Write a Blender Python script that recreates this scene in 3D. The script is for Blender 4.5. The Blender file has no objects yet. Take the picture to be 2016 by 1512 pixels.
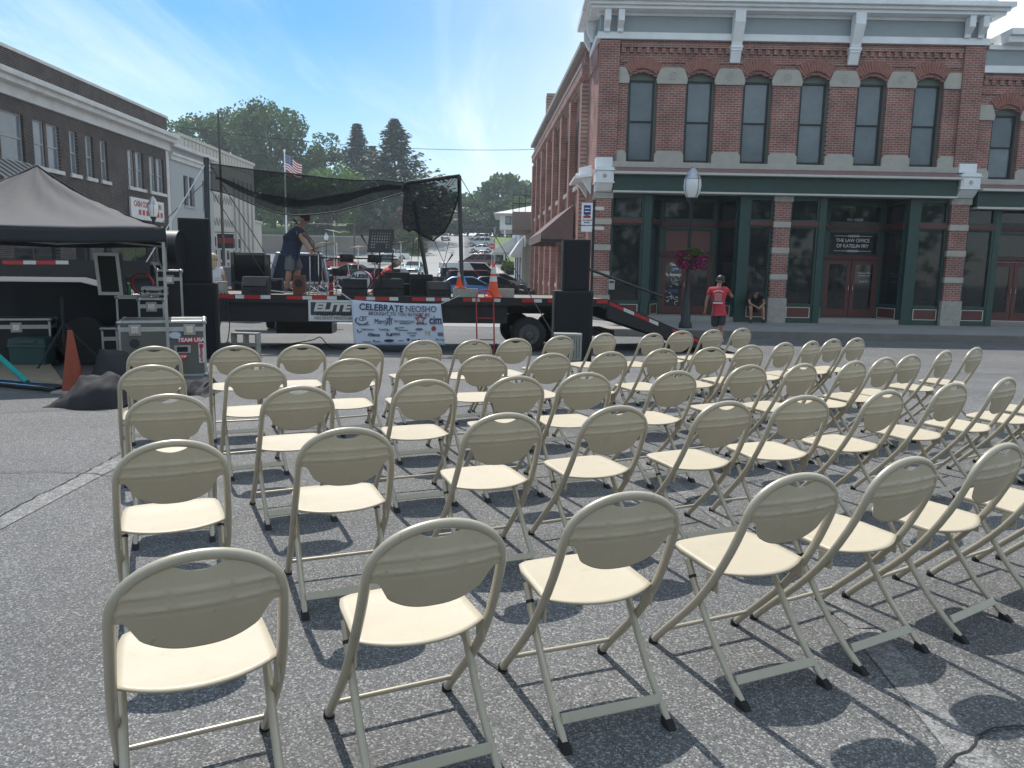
import bpy, bmesh, math, random
from mathutils import Vector, Matrix
C = bpy.context.scene
COL = C.collection
R = math.radians
rnd = random.Random(7)
# ---------------------------------------------------------------- camera
F, PITCH, ROLL, CAMH = 1495.33, R(8.458), R(1.051), 1.443
cd = bpy.data.cameras.new('camera'); cam = bpy.data.objects.new('camera', cd); COL.objects.link(cam)
cd.sensor_width = 36.0; cd.lens = F / 2016 * 36.0; cd.clip_start = 0.05; cd.clip_end = 6000
_fw = Vector((0, math.cos(PITCH), -math.sin(PITCH))); _up = Vector((0, math.sin(PITCH), math.cos(PITCH))); _rt = Vector((1, 0, 0))
_r = _rt * math.cos(ROLL) + _up * math.sin(ROLL); _u = _up * math.cos(ROLL) - _rt * math.sin(ROLL)
M = Matrix(((_r.x, _u.x, -_fw.x, 0), (_r.y, _u.y, -_fw.y, 0), (_r.z, _u.z, -_fw.z, CAMH), (0, 0, 0, 1)))
cam.matrix_world = M
C.camera = cam
def ray(px, py):
    u, v = px - 1008, py - 756
    u, v = u * math.cos(ROLL) + v * math.sin(ROLL), -u * math.sin(ROLL) + v * math.cos(ROLL)
    return _rt * (u / F) + _up * (-v / F) + _fw
O_ = Vector((0, 0, CAMH))
def PY(px, py, Y): r = ray(px, py); return O_ + r * (Y / r.y)
def PX(px, py, X): r = ray(px, py); return O_ + r * (X / r.x)
def PZ(px, py, Z): r = ray(px, py); return O_ + r * ((Z - CAMH) / r.z)
# ---------------------------------------------------------------- light and sky
SUN_EL, SUN_AZ = R(58), R(-25)           # azimuth from +Y, negative to the left
S = Vector((math.sin(SUN_AZ) * math.cos(SUN_EL), math.cos(SUN_AZ) * math.cos(SUN_EL), math.sin(SUN_EL)))
sl = bpy.data.lights.new('sun', 'SUN'); sl.energy = 4.5; sl.angle = R(0.53); sl.color = (1, .955, .88)
so = bpy.data.objects.new('sun', sl); COL.objects.link(so); so.location = S * 60
so.rotation_euler = (-S).to_track_quat('-Z', 'Y').to_euler()
W = bpy.data.worlds.new('World'); C.world = W; W.use_nodes = True
nt = W.node_tree; nt.nodes.clear()
def nn(t, kind, **kw):
    n = t.nodes.new(kind)
    for k, v in kw.items():
        if k in n.inputs.keys() if hasattr(n.inputs, 'keys') else False: n.inputs[k].default_value = v
        else: setattr(n, k, v)
    return n
out = nn(nt, 'ShaderNodeOutputWorld'); bg = nn(nt, 'ShaderNodeBackground'); sky = nn(nt, 'ShaderNodeTexSky')
sky.sky_type = 'NISHITA'; sky.sun_disc = False; sky.sun_elevation = SUN_EL; sky.sun_rotation = SUN_AZ % (2 * math.pi)
sky.air_density = 1.0; sky.dust_density = 1.0; sky.ozone_density = 1.2; sky.altitude = 300
bg.inputs['Strength'].default_value = 0.15
tc = nn(nt, 'ShaderNodeTexCoord'); sep = nn(nt, 'ShaderNodeSeparateXYZ'); nt.links.new(tc.outputs['Generated'], sep.inputs[0])
def mth(t, op, a, b=None, clamp=False):
    n = t.nodes.new('ShaderNodeMath'); n.operation = op; n.use_clamp = clamp
    for i, x in enumerate((a, b)):
        if x is None: continue
        if isinstance(x, (int, float)): n.inputs[i].default_value = x
        else: t.links.new(x, n.inputs[i])
    return n.outputs[0]
zc = mth(nt, 'MAXIMUM', sep.outputs['Z'], 0.06); zc = mth(nt, 'ADD', zc, 0.10)
cx = mth(nt, 'DIVIDE', sep.outputs['X'], zc); cy = mth(nt, 'DIVIDE', sep.outputs['Y'], zc)
cmb = nn(nt, 'ShaderNodeCombineXYZ'); nt.links.new(cx, cmb.inputs[0]); nt.links.new(cy, cmb.inputs[1])
mp = nn(nt, 'ShaderNodeMapping'); mp.inputs['Rotation'].default_value = (0, 0, R(4)); mp.inputs['Scale'].default_value = (1.25, .26, 1); mp.inputs['Location'].default_value = (3.1, 1.7, 0)
nt.links.new(cmb.outputs[0], mp.inputs[0])
ns = nn(nt, 'ShaderNodeTexNoise'); ns.inputs['Scale'].default_value = 1.3; ns.inputs['Detail'].default_value = 7; ns.inputs['Roughness'].default_value = .62; ns.inputs['Distortion'].default_value = .7
nt.links.new(mp.outputs[0], ns.inputs['Vector'])
ns2 = nn(nt, 'ShaderNodeTexNoise'); ns2.inputs['Scale'].default_value = .42; ns2.inputs['Detail'].default_value = 3
nt.links.new(cmb.outputs[0], ns2.inputs['Vector'])
m1 = nn(nt, 'ShaderNodeMapRange'); m1.inputs['From Min'].default_value = .42; m1.inputs['From Max'].default_value = .72; m1.interpolation_type = 'SMOOTHSTEP'; nt.links.new(ns.outputs['Fac'], m1.inputs['Value'])
m2 = nn(nt, 'ShaderNodeMapRange'); m2.inputs['From Min'].default_value = .3; m2.inputs['From Max'].default_value = .7; nt.links.new(ns2.outputs['Fac'], m2.inputs['Value'])
cl = mth(nt, 'MULTIPLY', m1.outputs[0], m2.outputs[0])
# a thin veil of cloud that thickens to the right, over the brick building, and towards the horizon
xv = nn(nt, 'ShaderNodeMapRange'); xv.inputs['From Min'].default_value = -.28; xv.inputs['From Max'].default_value = .42; xv.inputs['To Max'].default_value = .92; xv.interpolation_type = 'SMOOTHSTEP'; nt.links.new(sep.outputs['X'], xv.inputs['Value'])
hz = nn(nt, 'ShaderNodeMapRange'); hz.inputs['From Min'].default_value = .0; hz.inputs['From Max'].default_value = .28; hz.inputs['To Min'].default_value = .40; hz.inputs['To Max'].default_value = 0; nt.links.new(sep.outputs['Z'], hz.inputs['Value'])
fwd = nn(nt, 'ShaderNodeMapRange'); fwd.inputs['From Min'].default_value = -.2; fwd.inputs['From Max'].default_value = .5; nt.links.new(sep.outputs['Y'], fwd.inputs['Value'])
vl = mth(nt, 'MULTIPLY', mth(nt, 'ADD', xv.outputs[0], hz.outputs[0]), fwd.outputs[0])
bk = nn(nt, 'ShaderNodeMapRange'); bk.inputs['From Min'].default_value = .05; bk.inputs['From Max'].default_value = -.55; bk.inputs['To Max'].default_value = .50; bk.interpolation_type = 'SMOOTHSTEP'; nt.links.new(sep.outputs['Y'], bk.inputs['Value'])   # cloud added behind the camera to brighten the shaded fronts
fac = mth(nt, 'ADD', mth(nt, 'ADD', mth(nt, 'MULTIPLY', cl, .68), vl), bk.outputs[0], True)
mx = nn(nt, 'ShaderNodeMix'); mx.data_type = 'RGBA'; nt.links.new(fac, mx.inputs['Factor'])
hs = nn(nt, 'ShaderNodeHueSaturation'); hs.inputs['Hue'].default_value = .49; hs.inputs['Saturation'].default_value = 1.6; hs.inputs['Value'].default_value = .92
nt.links.new(sky.outputs[0], hs.inputs['Color'])
nt.links.new(hs.outputs[0], mx.inputs['A']); mx.inputs['B'].default_value = (7.2, 7.9, 8.2, 1)
nt.links.new(mx.outputs['Result'], bg.inputs['Color']); nt.links.new(bg.outputs[0], out.inputs[0])
vs = C.view_settings; vs.view_transform = 'Standard'; vs.look = 'None'; vs.gamma = 1; vs.exposure = 0.08; vs.use_curve_mapping = False
C.render.engine = 'CYCLES'; C.cycles.max_bounces = 8; C.cycles.transparent_max_bounces = 16; C.cycles.use_denoising = True
try: C.cycles.denoiser = 'OPENIMAGEDENOISE'
except Exception: pass
# ---------------------------------------------------------------- mesh helpers
WL = {}
class G:
    def __init__(s): s.v = []; s.f = []; s.m = []
    def add(s, vs, fs, m=0):
        b = len(s.v); s.v += [tuple(p) for p in vs]
        for f in fs: s.f.append(tuple(i + b for i in f)); s.m.append(m)
        return s
    def hexa(s, p, m=0):       # 4 bottom ccw, 4 top ccw
        return s.add(p, [(3, 2, 1, 0), (4, 5, 6, 7), (0, 1, 5, 4), (1, 2, 6, 5), (2, 3, 7, 6), (3, 0, 4, 7)], m)
    def box(s, x0, x1, y0, y1, z0, z1, m=0):
        return s.hexa([(x0, y0, z0), (x1, y0, z0), (x1, y1, z0), (x0, y1, z0), (x0, y0, z1), (x1, y0, z1), (x1, y1, z1), (x0, y1, z1)], m)
    def obox(s, c, rz, lx, ly, z0, z1, m=0, top=1.0):
        c = Vector(c); a = Vector((math.cos(rz), math.sin(rz), 0)) * lx / 2; b = Vector((-math.sin(rz), math.cos(rz), 0)) * ly / 2
        q = [c - a - b, c + a - b, c + a + b, c - a + b]; t = [c - a * top - b * top, c + a * top - b * top, c + a * top + b * top, c - a * top + b * top]
        return s.hexa([(p.x, p.y, z0) for p in q] + [(p.x, p.y, z1) for p in t], m)
    def beam(s, a, b, w, h, m=0, up=Vector((0, 0, 1))):
        a, b = Vector(a), Vector(b); d = (b - a).normalized(); x = d.cross(up)
        if x.length < 1e-4: x = Vector((1, 0, 0))
        x.normalize(); y = x.cross(d).normalized(); x *= w / 2; y *= h / 2
        return s.hexa([a - x - y, a + x - y, a + x + y, a - x + y, b - x - y, b + x - y, b + x + y, b - x + y], m)
    def tube(s, pts, r, n=8, m=0, closed=False):
        pts = [Vector(p) for p in pts]; k = len(pts); rs = r if isinstance(r, (list, tuple)) else [r] * k
        T = []
        for i in range(k):
            a = pts[(i - 1) % k] if (closed or i) else pts[0]; b = pts[(i + 1) % k] if (closed or i < k - 1) else pts[-1]
            t = (b - a); T.append(t.normalized() if t.length > 1e-9 else Vector((0, 0, 1)))
        nrm = T[0].orthogonal().normalized(); vs = []; prev = T[0]
        for i in range(k):
            q = prev.rotation_difference(T[i]); nrm = (q @ nrm); nrm = (nrm - T[i] * nrm.dot(T[i])).normalized(); prev = T[i]
            bi = T[i].cross(nrm)
            for j in range(n):
                a = 2 * math.pi * j / n; vs.append(pts[i] + (nrm * math.cos(a) + bi * math.sin(a)) * rs[i])
        fs = []
        for i in range(k if closed else k - 1):
            i2 = (i + 1) % k
            for j in range(n): fs.append((i * n + j, i * n + (j + 1) % n, i2 * n + (j + 1) % n, i2 * n + j))
        if not closed: fs += [tuple(range(n - 1, -1, -1)), tuple((k - 1) * n + j for j in range(n))]
        return s.add(vs, fs, m)
    def lathe(s, prof, n=16, c=(0, 0, 0), m=0, axis='z', cap=True):
        vs = []; c = Vector(c)
        for r, z in prof:
            for j in range(n):
                a = 2 * math.pi * j / n; x, y = r * math.cos(a), r * math.sin(a)
                p = (x, y, z) if axis == 'z' else ((x, z, y) if axis == 'y' else (z, x, y))
                vs.append(c + Vector(p))
        k = len(prof); fs = [(i * n + j, i * n + (j + 1) % n, (i + 1) * n + (j + 1) % n, (i + 1) * n + j) for i in range(k - 1) for j in range(n)]
        if cap and prof[0][0] > 1e-6: fs.append(tuple(range(n - 1, -1, -1)))
        if cap and prof[-1][0] > 1e-6: fs.append(tuple((k - 1) * n + j for j in range(n)))
        return s.add(vs, fs, m)
    def prism(s, poly, d0, d1, plane='xz', m=0):   # polygon in plane, extruded along the third axis
        n = len(poly)
        def P(a, b, d): return (a, d, b) if plane == 'xz' else ((d, a, b) if plane == 'yz' else (a, b, d))
        vs = [P(a, b, d0) for a, b in poly] + [P(a, b, d1) for a, b in poly]
        fs = [tuple(range(n)), tuple(range(2 * n - 1, n - 1, -1))] + [(i, i + n, (i + 1) % n + n, (i + 1) % n) for i in range(n)]
        return s.add(vs, fs, m)
    def grid(s, rows, m=0, flip=False):
        b = len(rows[0]); vs = [p for r in rows for p in r]
        fs = [((i * b + j), (i * b + j + 1), ((i + 1) * b + j + 1), ((i + 1) * b + j)) for i in range(len(rows) - 1) for j in range(b - 1)]
        if flip: fs = [f[::-1] for f in fs]
        return s.add(vs, fs, m)
    def ball(s, c, rx, ry=None, rz=None, n=12, k=8, m=0):
        ry = ry or rx; rz = rz or rx; c = Vector(c); vs = []
        for i in range(k + 1):
            t = math.pi * i / k
            for j in range(n):
                a = 2 * math.pi * j / n; vs.append(c + Vector((rx * math.sin(t) * math.cos(a), ry * math.sin(t) * math.sin(a), -rz * math.cos(t))))
        return s.add(vs, [(i * n + j, i * n + (j + 1) % n, (i + 1) * n + (j + 1) % n, (i + 1) * n + j) for i in range(k) for j in range(n)], m)
    def build(s, name, mats, parent=None, smooth=False, world=False, bevel=0, fixn=True, solid=0):
        me = bpy.data.meshes.new(name)
        off = WL.get(parent.name, Vector()) if (world and parent) else Vector()
        me.from_pydata([(p[0] - off[0], p[1] - off[1], p[2] - off[2]) for p in s.v], [], s.f)
        ml = mats if isinstance(mats, (list, tuple)) else [mats]
        for mm in ml: me.materials.append(mm)
        if len(ml) > 1: me.polygons.foreach_set('material_index', s.m)
        if fixn and len(s.f) < 60000:
            bm = bmesh.new(); bm.from_mesh(me); bmesh.ops.recalc_face_normals(bm, faces=bm.faces); bm.to_mesh(me); bm.free()
        if smooth:
            me.polygons.foreach_set('use_smooth', [True] * len(me.polygons))
            try: me.set_sharp_from_angle(angle=R(smooth if smooth is not True else 45))
            except Exception: pass
        me.update()
        o = bpy.data.objects.new(name, me); COL.objects.link(o)
        if parent: o.parent = parent; WL[o.name] = WL.get(parent.name, Vector())
        if solid:
            md = o.modifiers.new('thickness', 'SOLIDIFY'); md.thickness = solid; md.offset = 0
        if bevel:
            md = o.modifiers.new('bevel', 'BEVEL'); md.width = bevel; md.segments = 2; md.limit_method = 'ANGLE'; md.angle_limit = R(40)
        return o
def tag(o, label=None, cat=None, group=None, kind=None):
    if label: o['label'] = label
    if cat: o['category'] = cat
    if group: o['group'] = group
    if kind: o['kind'] = kind
    return o
def thing(name, label, cat, loc=(0, 0, 0), rz=0, group=None):
    o = bpy.data.objects.new(name, None); COL.objects.link(o); o.empty_display_size = .1
    o.location = loc; o.rotation_euler = (0, 0, rz); WL[o.name] = Vector(loc)
    return tag(o, label, cat, group)
def kids(o): return list(o.children)
def dup(root, loc, rz, label=None, scale=None):
    r = root.copy(); COL.objects.link(r); r.location = loc; r.rotation_euler = (0, 0, rz); WL[r.name] = Vector(loc)
    if label: r['label'] = label
    if scale is not None: r.scale = scale if isinstance(scale, (tuple, list)) else (scale,) * 3
    for ch in kids(root):
        c = ch.copy(); COL.objects.link(c); c.parent = r
        for g in kids(ch):
            d = g.copy(); COL.objects.link(d); d.parent = c
    return r
def text(name, s, loc, size, mat, parent=None, rot=(R(90), 0, 0), align='CENTER', ext=.004, world=True, sx=1.0, shear=0, bold=0):
    cu = bpy.data.curves.new(name, 'FONT'); cu.body = s; cu.size = size; cu.align_x = align; cu.align_y = 'CENTER'; cu.extrude = ext; cu.shear = shear; cu.offset = bold
    cu.materials.append(mat); f = bpy.data.objects.new(name, cu); me = bpy.data.meshes.new_from_object(f)
    bpy.data.objects.remove(f); bpy.data.curves.remove(cu); me.name = name; o = bpy.data.objects.new(name, me); COL.objects.link(o)
    off = WL.get(parent.name, Vector()) if (world and parent) else Vector()
    o.location = Vector(loc) - off; o.rotation_euler = rot; o.scale = (sx, 1, 1)
    if parent: o.parent = parent; WL[o.name] = WL.get(parent.name, Vector())
    return o
# ---------------------------------------------------------------- materials
def mat(name, col, rough=.6, metal=0.0, var=.12, scale=4.0, bump=0.0, bscale=None, spec=.5, coords='Object', rand=0.0, coat=0.0, wear=0):
    m = bpy.data.materials.new(name); m.use_nodes = True; t = m.node_tree; b = t.nodes['Principled BSDF']
    b.inputs['Roughness'].default_value = rough; b.inputs['Metallic'].default_value = metal; b.inputs['Specular IOR Level'].default_value = spec; b.inputs['Coat Weight'].default_value = coat
    co = t.nodes.new('ShaderNodeTexCoord'); n = t.nodes.new('ShaderNodeTexNoise'); n.inputs['Scale'].default_value = scale; n.inputs['Detail'].default_value = 6; n.inputs['Roughness'].default_value = .65
    t.links.new(co.outputs[coords], n.inputs['Vector'])
    r = t.nodes.new('ShaderNodeMapRange'); r.inputs['From Min'].default_value = .25; r.inputs['From Max'].default_value = .75; r.inputs['To Min'].default_value = 1 - var; r.inputs['To Max'].default_value = 1 + var
    t.links.new(n.outputs['Fac'], r.inputs['Value']); val = r.outputs[0]
    if rand:
        oi = t.nodes.new('ShaderNodeObjectInfo'); rr = t.nodes.new('ShaderNodeMapRange'); rr.inputs['To Min'].default_value = 1 - rand; rr.inputs['To Max'].default_value = 1 + rand
        t.links.new(oi.outputs['Random'], rr.inputs['Value']); val = mth(t, 'MULTIPLY', val, rr.outputs[0])
    if wear:      # scuffs and chips, different on every copy
        oi = t.nodes.new('ShaderNodeObjectInfo'); ad = t.nodes.new('ShaderNodeVectorMath'); ad.operation = 'ADD'; t.links.new(co.outputs['Object'], ad.inputs[0])
        sc_ = t.nodes.new('ShaderNodeVectorMath'); sc_.operation = 'SCALE'; t.links.new(oi.outputs['Location'], sc_.inputs[0]); sc_.inputs['Scale'].default_value = 3.7; t.links.new(sc_.outputs[0], ad.inputs[1])
        for scl, lo, hi, dk in ((26, .70, .74, .78), (7, .60, .76, .90), (90, .74, .78, .75)):
            nw = t.nodes.new('ShaderNodeTexNoise'); nw.inputs['Scale'].default_value = scl; nw.inputs['Detail'].default_value = 5; nw.inputs['Distortion'].default_value = 1.2; t.links.new(ad.outputs[0], nw.inputs['Vector'])
            rw = t.nodes.new('ShaderNodeMapRange'); rw.inputs['From Min'].default_value = lo; rw.inputs['From Max'].default_value = hi; rw.inputs['To Min'].default_value = 1; rw.inputs['To Max'].default_value = dk; t.links.new(nw.outputs['Fac'], rw.inputs['Value']); val = mth(t, 'MULTIPLY', val, rw.outputs[0])
    h = t.nodes.new('ShaderNodeHueSaturation'); h.inputs['Color'].default_value = (*col, 1); t.links.new(val, h.inputs['Value']); t.links.new(h.outputs[0], b.inputs['Base Color'])
    if bump:
        n2 = t.nodes.new('ShaderNodeTexNoise'); n2.inputs['Scale'].default_value = bscale or scale * 6; n2.inputs['Detail'].default_value = 4; t.links.new(co.outputs[coords], n2.inputs['Vector'])
        bp = t.nodes.new('ShaderNodeBump'); bp.inputs['Strength'].default_value = bump; bp.inputs['Distance'].default_value = .02; t.links.new(n2.outputs['Fac'], bp.inputs['Height']); t.links.new(bp.outputs[0], b.inputs['Normal'])
    return m
def glass(name, col=(.012, .016, .018), rough=.04, spec=.5):
    return mat(name, col, rough, 0, .2, 1.5, spec=spec)
def brick(name, c1, c2, mortar, axis, bw=.215, rh=.075, ms=.009, var=.25, weather=.36):
    m = bpy.data.materials.new(name); m.use_nodes = True; t = m.node_tree; b = t.nodes['Principled BSDF']; b.inputs['Roughness'].default_value = .85; b.inputs['Specular IOR Level'].default_value = .25
    g = t.nodes.new('ShaderNodeNewGeometry'); sp = t.nodes.new('ShaderNodeSeparateXYZ'); t.links.new(g.outputs['Position'], sp.inputs[0])
    cb = t.nodes.new('ShaderNodeCombineXYZ'); t.links.new(sp.outputs[axis], cb.inputs[0]); t.links.new(sp.outputs['Z'], cb.inputs[1])
    k = t.nodes.new('ShaderNodeTexBrick'); k.inputs['Scale'].default_value = 1; k.inputs['Brick Width'].default_value = bw; k.inputs['Row Height'].default_value = rh; k.inputs['Mortar Size'].default_value = ms; k.inputs['Mortar Smooth'].default_value = .2; k.inputs['Bias'].default_value = -.1
    k.inputs['Color1'].default_value = (*c1, 1); k.inputs['Color2'].default_value = (*c2, 1); k.inputs['Mortar'].default_value = (*mortar, 1); t.links.new(cb.outputs[0], k.inputs['Vector'])
    n = t.nodes.new('ShaderNodeTexNoise'); n.inputs['Scale'].default_value = 1.1; n.inputs['Detail'].default_value = 8; n.inputs['Roughness'].default_value = .7; t.links.new(g.outputs['Position'], n.inputs['Vector'])
    r = t.nodes.new('ShaderNodeMapRange'); r.inputs['From Min'].default_value = .3; r.inputs['From Max'].default_value = .7; r.inputs['To Min'].default_value = 1 - weather; r.inputs['To Max'].default_value = 1 + weather; t.links.new(n.outputs['Fac'], r.inputs['Value'])
    h = t.nodes.new('ShaderNodeHueSaturation'); t.links.new(k.outputs['Color'], h.inputs['Color']); t.links.new(r.outputs[0], h.inputs['Value']); t.links.new(h.outputs[0], b.inputs['Base Color'])
    bp = t.nodes.new('ShaderNodeBump'); bp.inputs['Strength'].default_value = .5; bp.inputs['Distance'].default_value = .01; bp.invert = True; t.links.new(k.outputs['Fac'], bp.inputs['Height']); t.links.new(bp.outputs[0], b.inputs['Normal'])
    return m
def asphalt(name, base, chip, dark, scale=150., worn=None):
    m = bpy.data.materials.new(name); m.use_nodes = True; t = m.node_tree; b = t.nodes['Principled BSDF']; b.inputs['Roughness'].default_value = .78; b.inputs['Specular IOR Level'].default_value = .5
    g = t.nodes.new('ShaderNodeNewGeometry')
    v = t.nodes.new('ShaderNodeTexVoronoi'); v.inputs['Scale'].default_value = scale; t.links.new(g.outputs['Position'], v.inputs['Vector'])
    sp = t.nodes.new('ShaderNodeSeparateColor'); t.links.new(v.outputs['Color'], sp.inputs[0])
    rp = t.nodes.new('ShaderNodeValToRGB'); e = rp.color_ramp.elements
    e[0].position = 0; e[0].color = (*dark, 1); e[1].position = 1; e[1].color = (*chip, 1)
    for p, c in ((.30, [x * .85 for x in base]), (.72, [x * 1.1 for x in base]), (.88, [(x + y) / 2 for x, y in zip(base, chip)])): q = e.new(p); q.color = (*c, 1)
    t.links.new(sp.outputs[0], rp.inputs[0])
    col = rp.outputs[0]
    n = t.nodes.new('ShaderNodeTexNoise'); n.inputs['Scale'].default_value = .55; n.inputs['Detail'].default_value = 7; n.inputs['Roughness'].default_value = .6; t.links.new(g.outputs['Position'], n.inputs['Vector'])
    r = t.nodes.new('ShaderNodeMapRange'); r.inputs['From Min'].default_value = .3; r.inputs['From Max'].default_value = .7; r.inputs['To Min'].default_value = .78; r.inputs['To Max'].default_value = 1.2; t.links.new(n.outputs['Fac'], r.inputs['Value'])
    ns_ = t.nodes.new('ShaderNodeTexNoise'); ns_.inputs['Scale'].default_value = 1.7; ns_.inputs['Detail'].default_value = 4; ns_.inputs['Distortion'].default_value = .6; t.links.new(g.outputs['Position'], ns_.inputs['Vector'])   # old stains
    rs_ = t.nodes.new('ShaderNodeMapRange'); rs_.inputs['From Min'].default_value = .62; rs_.inputs['From Max'].default_value = .74; rs_.inputs['To Min'].default_value = 1; rs_.inputs['To Max'].default_value = .66; t.links.new(ns_.outputs['Fac'], rs_.inputs['Value'])
    if worn:
        n3 = t.nodes.new('ShaderNodeTexNoise'); n3.inputs['Scale'].default_value = 22; n3.inputs['Detail'].default_value = 8; n3.inputs['Roughness'].default_value = .75; t.links.new(g.outputs['Position'], n3.inputs['Vector'])
        r3 = t.nodes.new('ShaderNodeMapRange'); r3.inputs['From Min'].default_value = worn[1]; r3.inputs['From Max'].default_value = worn[1] + .12; t.links.new(n3.outputs['Fac'], r3.inputs['Value'])
        mxn = t.nodes.new('ShaderNodeMix'); mxn.data_type = 'RGBA'; t.links.new(r3.outputs[0], mxn.inputs['Factor']); t.links.new(col, mxn.inputs['A']); mxn.inputs['B'].default_value = (*worn[0], 1); col = mxn.outputs['Result']
    h = t.nodes.new('ShaderNodeHueSaturation'); t.links.new(col, h.inputs['Color']); t.links.new(mth(t, 'MULTIPLY', r.outputs[0], rs_.outputs[0]), h.inputs['Value']); t.links.new(h.outputs[0], b.inputs['Base Color'])
    bp = t.nodes.new('ShaderNodeBump'); bp.inputs['Strength'].default_value = .6; bp.inputs['Distance'].default_value = .004
    t.links.new(sp.outputs[1], bp.inputs['Height']); t.links.new(bp.outputs[0], b.inputs['Normal'])
    return m
def emit(name, col, s):
    m = bpy.data.materials.new(name); m.use_nodes = True; b = m.node_tree.nodes['Principled BSDF']; b.inputs['Base Color'].default_value = (*col, 1); b.inputs['Emission Color'].default_value = (*col, 1); b.inputs['Emission Strength'].default_value = s; return m
def leafmat(name, col, rand=.15, trans=.3):
    m = bpy.data.materials.new(name); m.use_nodes = True; t = m.node_tree; b = t.nodes['Principled BSDF']; b.inputs['Roughness'].default_value = .55; b.inputs['Specular IOR Level'].default_value = .35
    g = t.nodes.new('ShaderNodeNewGeometry'); n = t.nodes.new('ShaderNodeTexNoise'); n.inputs['Scale'].default_value = .45; n.inputs['Detail'].default_value = 5; t.links.new(g.outputs['Position'], n.inputs['Vector'])
    oi = t.nodes.new('ShaderNodeObjectInfo')
    r = t.nodes.new('ShaderNodeMapRange'); r.inputs['From Min'].default_value = .3; r.inputs['From Max'].default_value = .7; r.inputs['To Min'].default_value = .6; r.inputs['To Max'].default_value = 1.4; t.links.new(n.outputs['Fac'], r.inputs['Value'])
    r2 = t.nodes.new('ShaderNodeMapRange'); r2.inputs['To Min'].default_value = 1 - rand; r2.inputs['To Max'].default_value = 1 + rand; t.links.new(oi.outputs['Random'], r2.inputs['Value'])
    h = t.nodes.new('ShaderNodeHueSaturation'); h.inputs['Color'].default_value = (*col, 1); t.links.new(mth(t, 'MULTIPLY', r.outputs[0], r2.outputs[0]), h.inputs['Value'])
    t.links.new(h.outputs[0], b.inputs['Base Color'])
    tr = t.nodes.new('ShaderNodeBsdfTranslucent'); t.links.new(h.outputs[0], tr.inputs['Color']); ms = t.nodes.new('ShaderNodeMixShader'); ms.inputs[0].default_value = trans
    t.links.new(b.outputs[0], ms.inputs[1]); t.links.new(tr.outputs[0], ms.inputs[2]); t.links.new(ms.outputs[0], t.nodes['Material Output'].inputs[0])
    return m
K = dict(
 black=mat('black_paint', (.012, .013, .016), .45, 0, .3, 6), blackrough=mat('black_textured', (.016, .017, .02), .7, 0, .2, 30, .15), rubber=mat('rubber', (.015, .015, .015), .8, 0, .3, 20),
 steel=mat('galvanised_steel', (.45, .46, .47), .4, .8, .15, 12), alu=mat('aluminium_trim', (.55, .56, .57), .38, .85, .12, 15), white=mat('white_paint', (.78, .80, .82), .5, 0, .11, 1.6), dirtywhite=mat('weathered_white', (.62, .63, .64), .6, 0, .14, 2.2, .1),
 red=mat('red_paint', (.35, .02, .025), .45, 0, .15, 8), redtape=mat('red_reflector', (.42, .025, .03), .3, 0, .2, 14), whitetape=mat('white_reflector', (.6, .6, .6), .3, 0, .15, 14),
 orange=mat('orange_plastic', (.75, .095, .03), .5, 0, .12, 9), orangeshade=mat('shade_darkened_orange', (.27, .052, .024), .65, 0, .2, 9), concrete=mat('concrete', (.36, .35, .32), .9, 0, .18, 3, .3, 60), block=mat('cinder_block', (.32, .32, .29), .95, 0, .2, 14, .5, 90),  # second orange has the tent's shade mixed into its colour
 wood=mat('brown_wood', (.13, .042, .02), .5, 0, .25, 5), ply=mat('plywood', (.33, .27, .19), .75, 0, .2, 4), deck=mat('weathered_deck_boards', (.22, .19, .155), .85, 0, .3, 5, .3, 30), skin=mat('skin', (.36, .19, .13), .55, 0, .08, 12), skinlight=mat('fair_skin', (.48, .29, .21), .55, 0, .06, 12),
 chrome=mat('chrome', (.7, .7, .72), .15, 1, .05, 5), darkglass=glass('dark_glass'), stone=mat('limestone', (.42, .40, .36), .85, 0, .13, 3.0, .25, 40), green=mat('dark_green_paint', (.022, .058, .05), .45, 0, .12, 2.5), maroon=mat('maroon_paint', (.105, .032, .028), .5, 0, .15, 3), globe=mat('milky_globe', (.75, .77, .76), .25, 0, .05, 4))
# ---------------------------------------------------------------- the ground
PROF = [(-400, 0), (10, 0), (11, -.02), (15.2, -.32), (16.5, -.36), (18, -.37), (45, -.37), (52, -.30), (60, -.08), (70, .35), (81, .95), (95, 1.5), (108, 2.0), (130, 2.95), (138, 3.9), (150, 5.9), (173, 8.0), (190, 9.6), (215, 11.0), (260, 12.0), (3000, 12.0)]
def gz(y):
    for (a, za), (b, zb) in zip(PROF, PROF[1:]):
        if y <= b:
            return za + (zb - za) * max(0, (y - a)) / (b - a)
    return PROF[-1][1]
M_asph = asphalt('square_asphalt', (.112, .112, .112), (.33, .325, .32), (.05, .051, .052), 165)
M_line = asphalt('worn_paint_asphalt', (.150, .149, .147), (.38, .37, .36), (.06, .06, .06), 165, worn=((.28, .28, .275), .50))
M_line2 = asphalt('faint_paint_asphalt', (.135, .134, .132), (.38, .37, .36), (.05, .05, .05), 165, worn=((.25, .25, .25), .50))
M_street = mat('pale_street_concrete', (.30, .295, .285), .9, 0, .12, .5, .2, 40)
M_walk = mat('sidewalk_concrete', (.34, .325, .30), .9, 0, .10, .8, .2, 40)
M_kerb = mat('kerb_stone', (.17, .16, .145), .9, 0, .2, 2, .3, 30)
M_grass = mat('mown_grass', (.10, .16, .025), .9, 0, .35, .35, .6, 8)
ys = [-110, -60, -20, -5, 0, 5, 10, 11, 12, 13, 14, 15.2, 16.5, 18, 30, 45, 52, 60, 70, 81, 95, 108, 130, 138, 150, 173, 190, 215, 260, 300]
xs = [-340, -150, -60, -20, -8, 0, 8, 20, 60, 150, 340]
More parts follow.
